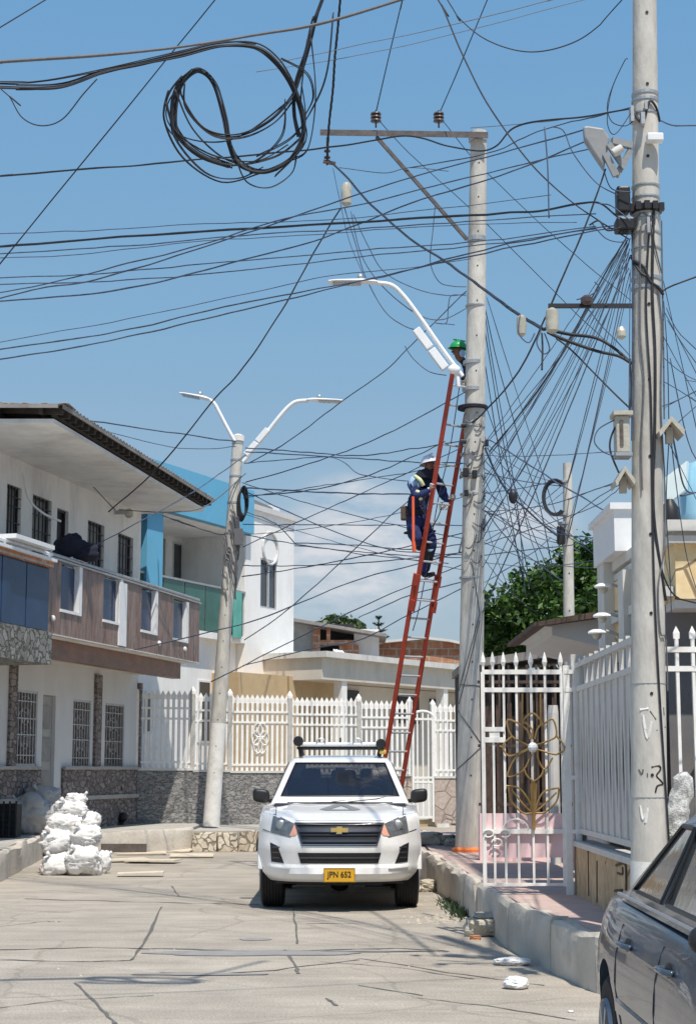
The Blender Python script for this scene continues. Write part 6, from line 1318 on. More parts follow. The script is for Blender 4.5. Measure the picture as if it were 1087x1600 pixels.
def skin(name, J, E, par, zones, extra=None):
    """one continuous figure grown over a skeleton; zones: joint -> material"""
    names = list(J); me = bpy.data.meshes.new(name); O = ORG[par.name]
    me.from_pydata([tuple(Vector(J[k][0]) - O) for k in names], [(names.index(a), names.index(b)) for a, b in E], []); o = bpy.data.objects.new(name, me); C.objects.link(o)
    sk_ = o.modifiers.new('s', 'SKIN'); sk_.branch_smoothing = .6
    for i, k in enumerate(names):
        r_ = J[k][1]; me.skin_vertices[0].data[i].radius = r_ if isinstance(r_, tuple) else (r_, r_); me.skin_vertices[0].data[i].use_root = (i == 0)
    ss = o.modifiers.new('ss', 'SUBSURF'); ss.levels = 2; ss.render_levels = 2
    bpy.context.view_layer.update(); dg = bpy.context.evaluated_depsgraph_get(); m2 = bpy.data.meshes.new_from_object(o.evaluated_get(dg)); o.modifiers.clear(); o.data = m2
    if extra:
        mb = MB(); extra(mb); bm = bmesh.new(); bm.from_mesh(m2); vs = [bm.verts.new(tuple(p - O)) for p in mb.v]
        for f in mb.f:
            try: bm.faces.new([vs[i] for i in f])
            except ValueError: pass
        bm.normal_update(); bm.to_mesh(m2); bm.free()
    m2.update()
    for vx in m2.vertices:                          # creased cloth
        q = Vector(vx.co) + O; vx.co = vx.co + vx.normal * (.014 * noise.noise(q * 7) + .012 * noise.noise(Vector((q.x * 9, q.y * 9, q.z * 26))))
    m2.materials.clear(); ms = sorted(set(zones.values()));
    for m_ in ms: m2.materials.append(MAT[m_])
    for p in m2.polygons:
        c = p.center + O; k = min(names, key=lambda k: (Vector(J[k][0]) - c).length - (J[k][1] if not isinstance(J[k][1], tuple) else J[k][1][0]) * .5); p.material_index = ms.index(zones.get(k, zones['*'])); p.use_smooth = True
    o.parent = par; ORG[o.name] = O; return o
def helmet(mb, c, up, fwd, r):
    up, fwd = Vector(up).normalized(), Vector(fwd).normalized(); sd = up.cross(fwd).normalized(); fwd = sd.cross(up); g = []
    for i in range(9):
        th = math.pi / 2 * i / 8; g.append([c + up * r * 1.02 * math.cos(th) + (fwd * 1.15 * math.cos(a) + sd * math.sin(a)) * r * math.sin(th) * (1.0) for a in [2 * math.pi * k / 24 for k in range(25)]])
    g.append([c - up * .012 + (fwd * (1.3 + .16 * max(0, math.cos(a))) * math.cos(a) + sd * 1.12 * math.sin(a)) * r for a in [2 * math.pi * k / 24 for k in range(25)]])
    mb.grid(g); mb.bar(c + up * r * 1.03 - fwd * r * .9, c + up * r * 1.05 + fwd * r * .8, .02, .02); return mb
def face(mb, c, up, fwd, r):
    up, fwd = Vector(up).normalized(), Vector(fwd).normalized(); sd = up.cross(fwd).normalized()
    mb.ball(c + fwd * r * .98 - up * r * .15, r * .17, 8, (1, 1, 1.3)); [mb.ball(c + sd * s_ * r * .9 - up * r * .05, r * .22, 8, (.6, .8, 1.2)) for s_ in (-1, 1)]; mb.ball(c + fwd * r * .86 - up * r * .55, r * .2, 8, (1.2, 1, .45))
def grip(mb, c, ax, out, sgn=1):
    """four curled fingers and a thumb closing round a bar that runs along ax"""
    ax, out = Vector(ax).normalized(), Vector(out).normalized(); sd = ax.cross(out).normalized() * sgn
    for k, L_ in enumerate((.85, 1, .95, .8)):
        b = c + ax * (k - 1.5) * .021; mb.tube(smooth_pts([b - out * .035 - sd * .03, b - sd * .045 * L_ + out * .01, b - sd * .02 + out * .045 * L_, b + sd * .022 * L_ + out * .03], 3), [.0105] * 9 + [.008], 6)
    mb.tube(smooth_pts([c - out * .03 - ax * .03, c + sd * .03 - ax * .02, c + sd * .03 + out * .025 + ax * .0], 3), .012, 6)
# worker half way up
w1 = root('person', 'worker in dark blue coveralls and white helmet climbing behind the red ladder', 'person', W(655, 905, LQ(LP(770)).y + .3))
YL1 = LQ(LP(770)).y + .05
def J1(u, v, d): return W(u, v, YL1 + d)
hL, hR = LQ(LP(760)) + rt * -.0 + LN2 * .055, LQ(LP(772)) + rung + LN2 * .055
fL, fR = LQ(LP(858)) + rung * .22 + LN2 * .0, LQ(LP(900)) + rung * .62
J = {'pelvis': (J1(651, 812, .32), (.2, .17)), 'belly': (J1(650, 792, .35), (.2, .175)), 'chest': (J1(655, 768, .34), (.225, .18)), 'upper': (J1(662, 753, .3), (.19, .15)), 'neck': (J1(668, 742, .2), .058), 'jaw': (J1(671, 735, .12), .07), 'head': (J1(671, 728, .12), .088), 'crown': (J1(670, 722, .13), .07),
     'shL': (J1(645, 754, .2), .1), 'elL': (J1(650, 777, .02), .072), 'wrL': (hL + Vector((-.07, .06, -.05)), .048), 'haL': (hL + Vector((-.03, .04, -.01)), .036),
     'shR': (J1(685, 751, .4), .1), 'elR': (J1(693, 776, .42), .075), 'wrR': (hR + Vector((-.07, .07, -.03)), .048), 'haR': (hR + Vector((-.03, .045, .0)), .036),
     'hpA': (J1(661, 822, .38), .13), 'knA': (J1(675, 846, .24), .1), 'anA': (fR + Vector((-.06, .1, .11)), .07), 'heA': (fR + Vector((-.08, .1, .035)), .045), 'toA': (fR + Vector((.09, -.06, .05)), .04),
     'hpB': (J1(644, 822, .28), .13), 'knB': (J1(650, 843, .1), .1), 'anB': (fL + Vector((-.08, .16, .1)), .07), 'heB': (fL + Vector((-.1, .16, .035)), .045), 'toB': (fL + Vector((.05, -.02, .05)), .04)}
E = [('pelvis', 'belly'), ('belly', 'chest'), ('chest', 'upper'), ('upper', 'neck'), ('neck', 'jaw'), ('jaw', 'head'), ('head', 'crown'), ('upper', 'shL'), ('shL', 'elL'), ('elL', 'wrL'), ('wrL', 'haL'), ('upper', 'shR'), ('shR', 'elR'), ('elR', 'wrR'), ('wrR', 'haR'), ('pelvis', 'hpA'), ('hpA', 'knA'), ('knA', 'anA'), ('anA', 'heA'), ('heA', 'toA'), ('pelvis', 'hpB'), ('hpB', 'knB'), ('knB', 'anB'), ('anB', 'heB'), ('heB', 'toB')]
zz = {'*': 'coverall', 'haL': 'glove', 'haR': 'glove', 'jaw': 'skin', 'head': 'skin', 'crown': 'coverall_dark', 'neck': 'coverall_dark', 'heA': 'boot', 'toA': 'boot', 'heB': 'boot', 'toB': 'boot'}
hc = J1(671, 728, .12); fd = Vector((.6, -.75, -.3))
def ex(mb): face(mb, hc, (0, 0, 1), fd, .1); grip(mb, hL, LDIR, (-.2, -1, 0)); grip(mb, hR, LDIR, (-.2, -1, 0), -1)
skin('body', J, E, w1, zz, ex)
helmet(MB(), J1(670, 724, .13), (-.1, .1, 1), fd, .125).build('helmet', 'helmet_white', w1, smooth=True)
mb = MB(); nk = J1(668, 740, .2)                  # dark balaclava cape over neck and shoulders
g = []
for i in range(8):
    t = i / 7; c = J1(669, 731, .15).lerp(J1(664, 752, .28), t); r_ = .105 + .13 * t; g.append([c + Vector((r_ * 1.1 * math.cos(a), r_ * .85 * math.sin(a), .012 * math.sin(3 * a))) for a in [2 * math.pi * k / 20 for k in range(21)]])
mb.grid(g[1:]); o = mb.build('neck_cape', 'coverall_dark', w1, smooth='all'); q = o.modifiers.new('t', 'SOLIDIFY'); q.thickness = .01
mb = MB(); mb.ball(J1(647, 757, .2), .105, 14, (.95, .8, 1.25)); mb.build('shoulder_pad', 'pale_blue_cloth', w1, smooth=True)
mb = MB(); mb.tube(smooth_pts([J1(648, 744, .1), J1(656, 750, .02), J1(661, 759, .04)]), .03, 8); mb.tube(smooth_pts([J1(650, 768, .0), J1(656, 771, -.03), J1(657, 781, .0)]), .03, 8); mb.tube([J1(694, 779, .33), J1(697, 782, .35)], .04, 8)
mb.build('reflective_strap', 'lime_strap', w1, smooth='all')
mb = MB(); g = []
for i in range(5): c = J1(652, 806 - i * 2.0, .31); g.append([c + Vector((.205 * math.cos(a), .18 * math.sin(a), 0)) for a in [2 * math.pi * k / 20 for k in range(21)]])
mb.grid(g); mb.build('tool_belt', 'coverall_dark', w1, smooth='all')
p = J1(631, 803, .3); MB().box(p.x - .05, p.x + .06, p.y - .06, p.y + .06, p.z - .1, p.z + .12).build('tool_pouch', 'rusty_steel', w1, bevel=.02)
mb = MB(); mb.tube([J1(645, 776, -.02), J1(645.5, 846, -.02)], .022, 10); mb.tube([J1(645.5, 846, -.02), J1(647, 862, -.01)], .03, 8); o = mb.build('hot_stick', 'hot_orange', smooth=True); tag(o, 'bright orange stick slung at the climbing worker\'s side', 'stick')
mb = MB()                                         # harness webbing, leg loops, hanging lanyard
mb.tube(smooth_pts([J1(641, 756, .14), J1(650, 775, .12), J1(661, 792, .14)]), .018, 6); mb.tube(smooth_pts([J1(676, 752, .22), J1(668, 772, .12), J1(648, 795, .14)]), .018, 6)
for (u, v, d_) in ((644, 831, .24), (667, 832, .33)): c = J1(u, v, d_); mb.tube([c + Vector((.125 * math.cos(a), .125 * math.sin(a), .02 * math.cos(a))) for a in [2 * math.pi * k / 14 for k in range(14)]], .014, 5, closed=True)
mb.tube(smooth_pts([J1(664, 806, .12), J1(670, 826, .1), J1(682, 812, .05), J1(690, 792, .05)]), .009, 5); mb.build('harness', 'boot', w1, smooth='all')
mb = MB(); c = J1(660, 868, .33); mb.tube(smooth_pts([J1(676, 857, .26), J1(673, 860, .24), J1(668, 859, .24)]), .02, 8); mb.build('leg_stripe', 'pale_blue_cloth', w1, smooth='all')
p = J1(692, 792, .25); tag(MB().box(p.x - .06, p.x + .06, p.y - .01, p.y + .01, p.z - .05, p.z + .05).build('tag_board', 'lamp_white'), 'small white card hanging on the ladder below the worker\'s hand', 'card')
# worker at the top, mostly hidden behind the pole
w2 = root('person', 'worker in green helmet strapped behind the middle pole above the ladder', 'person', W(741, 745, CY + .42))
def J2(u, v, d=0): return W(u + 3, v, CY + .42 + d)
hA, hB = W(714, 580, CY - .22), W(721, 600, CY - .02)
J = {'pelvis': (J2(739, 645), (.15, .14)), 'belly': (J2(738, 622), (.15, .14)), 'chest': (J2(737, 600), (.16, .16)), 'upper': (J2(733, 583), (.13, .15)), 'neck': (J2(722, 567), .055), 'jaw': (J2(712, 556, -.05), .066), 'head': (J2(712, 548, -.05), .086), 'crown': (J2(713, 541, -.05), .07),
     'shA': (J2(731, 582, -.14), .065), 'elA': (J2(724, 600, -.3), .048), 'wrA': (hA + Vector((.06, .06, -.05)), .035), 'haA': (hA + Vector((.03, .03, -.02)), .034),
     'shB': (J2(732, 580, .16), .065), 'elB': (J2(727, 604, .14), .048), 'wrB': (hB + Vector((.06, .08, 0)), .035), 'haB': (hB + Vector((.03, .04, 0)), .034),
     'hpA': (J2(739, 655, -.08), .1), 'knA': (J2(735, 695, -.1), .065), 'anA': (J2(742, 735, -.08), .048), 'heA': (J2(743, 742, -.08), .042), 'toA': (J2(733, 742, -.12), .038),
     'hpB': (J2(741, 655, .09), .09), 'knB': (J2(737, 697, .1), .065), 'anB': (J2(742, 737, .09), .048), 'heB': (J2(743, 744, .09), .042), 'toB': (J2(733, 744, .1), .038)}
E = [('pelvis', 'belly'), ('belly', 'chest'), ('chest', 'upper'), ('upper', 'neck'), ('neck', 'jaw'), ('jaw', 'head'), ('head', 'crown')] + [(a + s_, b + s_) for s_ in 'AB' for a, b in (('sh', 'el'), ('el', 'wr'), ('wr', 'ha'), ('hp', 'kn'), ('kn', 'an'), ('an', 'he'), ('he', 'to'))] + [('upper', 'shA'), ('upper', 'shB'), ('pelvis', 'hpA'), ('pelvis', 'hpB')]
hc2 = J2(712, 548, -.05)
def ex2(mb): face(mb, hc2, (0, 0, 1), (-1, -.4, -.1), .1); grip(mb, hA, (.6, 0, -.75), (-.3, -1, 0)); grip(mb, hB, (0, 0, 1), (-.5, -1, 0))
skin('body', J, E, w2, {'*': 'coverall_dark', 'haA': 'glove', 'haB': 'glove', 'jaw': 'skin', 'head': 'skin', 'crown': 'skin', 'neck': 'coverall_dark', 'heA': 'boot', 'toA': 'boot', 'heB': 'boot', 'toB': 'boot'}, ex2)
helmet(MB(), J2(713, 544, -.05), (.05, 0, 1), (-1, -.4, 0), .12).build('helmet', 'helmet_green', w2, smooth=True)
MB().ball(J2(719, 552, -.14), .05, 10, (1, .5, 1.2)).build('ear_guard', 'pale_blue_cloth', w2, smooth=True)
mb = MB(); steel_band(mb, Vector((W(738, 640, CY).x, CY, W(738, 640, CY).z)), r0 * .82 + .06, .05); tag(mb.build('safety_strap', 'coverall_dark'), 'dark safety strap looped round the middle pole behind the top worker', 'strap')
mb = MB(); c = W(739, 746, CY); rr = pr(r0, r1, CB, CTp, c.z); steel_band(mb, Vector((c.x, CY, c.z)), rr, .04); mb.bar((c.x - .05, CY + rr, c.z), (c.x - .05, CY + rr + .5, c.z), .05, .03); mb.bar((c.x + .07, CY + rr, c.z), (c.x + .07, CY + rr + .5, c.z), .05, .03); mb.bar((c.x - .1, CY + rr + .35, c.z + .02), (c.x + .12, CY + rr + .35, c.z + .02), .3, .015); mb.build('foot_step', 'galv', pc)
# coiled strap hanging by the lamp arm
mb = MB(); mb.ball(W(709, 577, CY - .45), .09, 12, (1.1, .6, .8)); mb.tube(smooth_pts([W(706, 570, CY - .42), W(714, 590, CY - .42), W(716, 605, CY - .42)]), .03, 6); tag(mb.build('cloth_bundle', 'lamp_white', smooth='all'), 'white bundle tied where the middle pole lamp arm meets the ladder top', 'bundle')

# ================================================================== OVERHEAD CABLES
NW = 0
def stretch(pts):
    """carry a cable on past the picture's edge"""
    pts = list(pts)
    for e in (0, -1):
        p, q = pts[e], pts[1 if e == 0 else -2]
        if p[0] <= 0 or p[0] > 1087 or p[1] < 0:
            d = (p[0] - q[0], p[1] - q[1]); k = 520 / max(1, math.hypot(*d)); x = (p[0] + d[0] * k, p[1] + d[1] * k)
            pts = [x] + pts if e == 0 else pts + [x]
    return pts
def wire(label, pts, Y0, Y1, wpx=2.2, m='cable', group=None, tw=False, name='overhead_cable', k=7):
    pts = stretch(pts); n = len(pts); L_ = [0]
    for i in range(1, n): L_.append(L_[-1] + math.hypot(pts[i][0] - pts[i - 1][0], pts[i][1] - pts[i - 1][1]))
    P = []
    for i, (u, v) in enumerate(pts): t = L_[i] / L_[-1]; P.append(W(u, v, Y0 + (Y1 - Y0) * t))
    S = smooth_pts(P, k); kx = .0006 * (Y0 + Y1) / 2; S = [p + Vector((0, 0, kx * noise.noise(p * 1.7)) ) for p in S]; rad = [max(.003, wpx * .9 * p.y / 2600 / 2 * (1 + .25 * noise.noise(p * 1.3))) for p in S]; mb = MB()
    if tw:
        F_ = []; 
        for i in range(len(S) - 1):
            q = max(2, int((S[i + 1] - S[i]).length / .035)); F_ += [S[i].lerp(S[i + 1], j / q) for j in range(q)]
        r_ = sum(rad) / len(rad) * .52
        for ph in (0, 2.09, 4.19):
            Q = []
            for i, p in enumerate(F_): a = ph + i * .7; Q.append(p + Vector((math.cos(a), math.sin(a) * .7, math.sin(a) * .7)) * r_ * 1.05)
            mb.tube(Q, r_, 5)
    else: mb.tube(S, rad, 6)
    return tag(mb.build(name, m, smooth='all' if not tw else False), label, 'cable', group)
def sag(a, b, s, n=5): return [(a[0] + (b[0] - a[0]) * i / n, a[1] + (b[1] - a[1]) * i / n + 4 * s * (i / n) * (1 - i / n)) for i in range(n + 1)]
w_ = wire
w_('thick pale-edged cable crossing the top left of the sky', [(-40, 98), (0, 97), (140, 87), (270, 75), (400, 55), (500, 37), (640, -5), (700, -25)], 9, 10, 5.5, 'cable_grey')
w_('lone cable clipping the top left corner', [(-20, 56), (78, -4)], 12, 13, 2.2)
w_('long steep cable falling from the top middle to the left edge', sag((352, -20), (-30, 450), 0), 9, 14, 2.4)
w_('long steep cable passing from the hanging isolator down over the left roof', [(532, 325), (490, 395), (440, 485), (380, 575), (330, 630), (250, 728), (170, 800)], 23, 32, 2.6)
w_('cable hanging in a small loop at the upper left edge', [(0, 137), (15, 150), (35, 183), (65, 196), (98, 186), (130, 148), (152, 124)], 10, 10.2, 2.2)
w_('long black cable dipping under the crossarm from the left edge', [(-30, 278), (0, 275), (150, 263), (280, 252), (420, 240), (500, 232), (560, 224), (620, 213), (660, 215), (700, 228), (745, 236), (775, 228), (800, 202), (840, 190), (900, 184), (985, 170)], 28, 12, 3.4)
w_('steep conductor rising from the left pin insulator on the crossarm', [(587, 176), (600, 120), (628, 0), (632, -20)], CY - .25, 20, 2); w_('steep conductor rising from the right pin insulator on the crossarm', [(686, 178), (715, 110), (765, -10)], CY - .25, 20, 2)
w_('thin conductor falling right and down from the left pin insulator', [(590, 186), (640, 240), (760, 350), (900, 490), (985, 570)], CY - .25, 30, 1.3); w_('thin conductor falling right and down from the right pin insulator', [(690, 188), (760, 270), (900, 400), (985, 470)], CY - .25, 30, 1.3)
w_('long cable curving from the top centre down to the tallest pole clamp', [(672, -20), (690, 10), (720, 80), (760, 160), (820, 245), (880, 305), (935, 345), (980, 372)], 16, 11.9, 2.8)
w_('slack cable making a wide bowl at the top right', [(690, -15), (715, 25), (760, 62), (820, 80), (880, 72), (930, 45), (985, -15)], 13, 12, 2.2)
w_('twisted black cable hanging vertically to the crossarm end', [(533, -20), (528, 40), (523, 90), (520, 140), (514, 195), (511, 250)], 20, CY - .3, 5, 'cable', None, True)
w_('twisted heavy cable from crossarm end down across to the tallest pole', [(513, 250), (540, 275), (580, 320), (640, 372), (690, 405), (740, 440), (800, 485), (850, 515)], CY - .3, 12.4, 5.5, 'cable', None, True)
w_('upper thick black cable from the strain insulator into the tallest pole', [(850, 513), (890, 522), (930, 528), (960, 545), (986, 568)], 12.2, 12, 6); w_('lower thick black cable sagging into the tallest pole flank', [(855, 518), (880, 530), (930, 548), (965, 556), (986, 568)], 12.2, 11.95, 6)
w_('cable leaving the strain insulator bundle down right to the hood', [(868, 528), (890, 545), (930, 585), (960, 615), (984, 638)], 12.1, 11.9, 3)
w_('upper thin pale cable crossing the top from centre to right', [(430, 98), (560, 70), (700, 40), (860, 0), (900, -12)], 14, 16, 1.5, 'cable_grey'); w_('second thin pale cable crossing the top from centre to right', [(400, 112), (560, 86), (720, 50), (930, -5)], 14, 16, 1.2, 'cable_grey')
# broad family running from the left edge to the tallest pole
HG = 'cables spanning from the left edge to the tallest pole'
w_('heaviest of the level cables spanning left edge to tallest pole', [(-30, 387), (0, 385), (280, 364), (560, 347), (760, 335), (850, 328), (905, 318), (935, 317), (960, 335), (980, 352)], 28, 12, 4.2)
w_('light cable just above the heaviest level one', [(-30, 366), (150, 360), (300, 350), (420, 347), (560, 340), (860, 305)], 29, 13, 1.5, 'cable_blue', HG)
for i, (p, a, b, wd) in enumerate((([(-30, 398), (200, 384), (400, 366), (560, 358), (700, 348), (930, 334)], 28, 12, 2.2), ([(-30, 404), (120, 398), (300, 378), (500, 366), (700, 352), (900, 348)], 28.5, 12.2, 1.5), ([(-30, 436), (150, 428), (320, 412), (560, 392), (760, 376), (930, 354)], 29, 12, 2.1), ([(-30, 446), (150, 440), (300, 430), (560, 402), (760, 382), (930, 358)], 29.3, 12, 2.1))):
    w_(['level cable directly beneath the heaviest one', 'faint second level cable beneath the heaviest one', 'upper of two parallel level cables meeting the left edge near mid sky', 'lower of two parallel level cables meeting the left edge near mid sky'][i], p, a, b, wd, 'cable_blue', HG)
for i, (p, a, b, wd) in enumerate((([(-30, 474), (60, 452), (150, 437), (300, 392), (420, 352), (530, 314), (640, 277), (780, 240), (925, 200)], 27, 13, 2.6), ([(-30, 462), (60, 447), (200, 412), (330, 378), (430, 345), (560, 320), (700, 285), (920, 232)], 28, 12.6, 2.4), ([(-30, 472), (60, 467), (180, 454), (290, 430), (400, 400), (480, 380), (560, 350), (640, 318), (800, 268), (930, 215)], 27.5, 12.8, 2.8), ([(-30, 550), (100, 532), (200, 515), (350, 480), (480, 454), (600, 432), (735, 395), (870, 366), (975, 350)], 30, 12, 2.6), ([(-30, 566), (100, 546), (200, 526), (340, 494), (480, 460), (560, 440), (735, 400), (900, 366), (975, 354)], 30.4, 12, 2.6), ([(-30, 540), (200, 498), (330, 470), (450, 445), (520, 430), (640, 418), (735, 404)], 31, 24.5, 1.4))):
    w_(['uppermost of the rising cables from the left edge toward the floodlight', 'second rising cable from the left edge, ending below the floodlight', 'third rising cable from the left edge, crossing under the crossarm', 'upper of the low pair rising from the left edge past the lamp head', 'lower of the low pair rising from the left edge past the lamp head', 'faint thin cable just above the low rising pair'][i], p, a, b, wd, 'cable_blue', HG)
w_('cable from mid crossarm brace rising gently to the tallest pole', [(640, 262), (760, 240), (840, 205), (930, 182), (985, 168)], 22, 12, 2); w_('faint pale cable parallel to the sky top on the right', [(735, 200), (850, 190), (985, 170)], 20, 12, 1.3, 'cable_grey')
# coil of spare cable, one bundle
mb = MB(); rnd = random.Random(2)
def bun(pts, n, sp, wpx, Y0=10.2, Y1=10.4):
    pts = stretch(pts)
    for k in range(n):
        o_ = (rnd.uniform(-sp, sp), rnd.uniform(-sp, sp)); P = [W(u + o_[0] + rnd.uniform(-1, 1) * sp * .5, v + o_[1] + rnd.uniform(-1, 1) * sp * .5, Y0 + (Y1 - Y0) * i / (len(pts) - 1) + k * .012) for i, (u, v) in enumerate(pts)]; S = smooth_pts(P, 7); mb.tube(S, wpx * 10.3 / 2600 / 2, 5)
bun([(-30, 133), (30, 135), (95, 133), (160, 112), (220, 98), (280, 84), (340, 70), (395, 71), (430, 93), (455, 130), (472, 180), (470, 220), (450, 250), (410, 267), (375, 255), (358, 225), (350, 180), (335, 130), (310, 108), (285, 125), (272, 165), (276, 205), (310, 240), (360, 258)], 8, 3.4, 3)
bun([(-30, 128), (60, 126), (160, 108), (280, 80), (350, 64), (400, 68)], 2, 2, 2)
bun([(512, -20), (497, 20), (485, 65), (470, 120), (455, 155), (420, 190), (370, 212), (320, 202), (290, 160), (282, 130), (300, 110)], 3, 2, 2.6)
bun([(510, -20), (492, 30), (480, 80), (462, 135), (460, 180), (468, 215)], 4, 3, 3.2)
for pts in ([(285, 118), (262, 150), (258, 195), (300, 235), (360, 258), (430, 245), (470, 215)], [(280, 125), (268, 160), (272, 215), (320, 270), (370, 280), (410, 262)], [(288, 130), (290, 170), (330, 210), (380, 215), (430, 190), (462, 150)], [(445, 155), (440, 210), (400, 250), (360, 258)], [(368, 250), (385, 285), (420, 293), (455, 270), (462, 240)], [(440, 92), (480, 115), (490, 150), (478, 180)], [(485, 60), (492, 150), (480, 230), (455, 250)], [(520, 20), (510, 110), (490, 165), (455, 215), (400, 245)], [(260, 160), (280, 210), (340, 222), (390, 205), (450, 160)], [(275, 140), (300, 200), (345, 245), (390, 262)], [(262, 140), (256, 185), (285, 245), (345, 284), (405, 270)], [(300, 108), (262, 160), (270, 200), (330, 240), (400, 250), (450, 225)], [(470, 130), (476, 200), (440, 262), (390, 272)], [(480, 60), (470, 160), (478, 220), (430, 275)]): bun(pts, 2, 1.6, 2)
tag(mb.build('cable_bundle', 'cable', smooth='all'), 'big tangled bundle of spare black cable looped in the upper left sky', 'cable bundle')
# leads drooping from the middle pole head
DG = 'thin leads drooping on the left of the middle pole'
for i, (lab, p, wd) in enumerate((('drooping lead that reaches lowest, past the lamp arm', [(538, 325), (555, 380), (570, 430), (600, 485), (630, 508), (656, 517)], 1.8), ('drooping lead ending at the pole in a knot', [(552, 335), (575, 385), (600, 425), (650, 452), (700, 462), (728, 459)], 1.8), ('drooping lead with a squared-off end', [(548, 330), (565, 400), (600, 450), (650, 490), (690, 500), (728, 482)], 1.8), ('lead hanging from the brace into the pole', [(680, 318), (676, 360), (672, 410), (685, 440), (705, 447), (728, 448)], 1.8), ('tiny square loop of lead beside the pole', [(728, 462), (705, 462), (700, 480), (697, 505), (680, 505), (710, 508)], 1.8), ('level thin lead below the crossarm end', [(530, 262), (600, 270), (640, 262), (700, 268)], 1.6), ('faint lead hanging from the lamp arm toward the ladder top', [(632, 540), (645, 560), (670, 580), (697, 586)], 1.5), ('thin dangling lead left of the isolator', [(520, 262), (530, 310), (545, 375), (570, 435)], 1.3))): w_(lab, p, CY - .25, CY - .25, wd, 'cable_blue', DG)
# fan from the tallest pole down left to the middle pole
FG = 'fan of cables between the tallest pole and the middle pole'
w_('thick cable from the floodlight sweeping down to the middle pole', [(945, 265), (915, 350), (880, 430), (850, 500), (810, 580), (760, 640), (738, 660)], 11.9, CY - .3, 3.4)
w_('second thick cable of the fan, ending on the middle pole clamp', [(975, 375), (935, 445), (900, 510), (860, 580), (810, 650), (765, 705)], 11.9, CY - .3, 3)
for i, (a, b, wd) in enumerate((((978, 372), (752, 700), 1.5), ((978, 376), (752, 728), 1.4), ((979, 378), (752, 756), 1.4), ((980, 374), (752, 800), 1.5), ((980, 380), (752, 845), 1.3), ((981, 382), (752, 890), 1.3), ((982, 380), (752, 930), 1.5), ((984, 400), (752, 960), 2.3))):
    w_(['fan cable landing highest on the middle pole of the thin ones', 'second highest thin fan cable where it meets the middle pole', 'third highest thin fan cable where it meets the middle pole', 'fourth highest thin fan cable where it meets the middle pole', 'fifth highest thin fan cable where it meets the middle pole', 'sixth highest thin fan cable where it meets the middle pole', 'lowest thin fan cable where it meets the middle pole', 'dark thicker cable forming the lower right edge of the fan'][i] , sag(a, b, (3, 14, 8, 19, 12, 24, 17, 9)[i]), 11.9, CY, wd, 'cable_blue', FG)
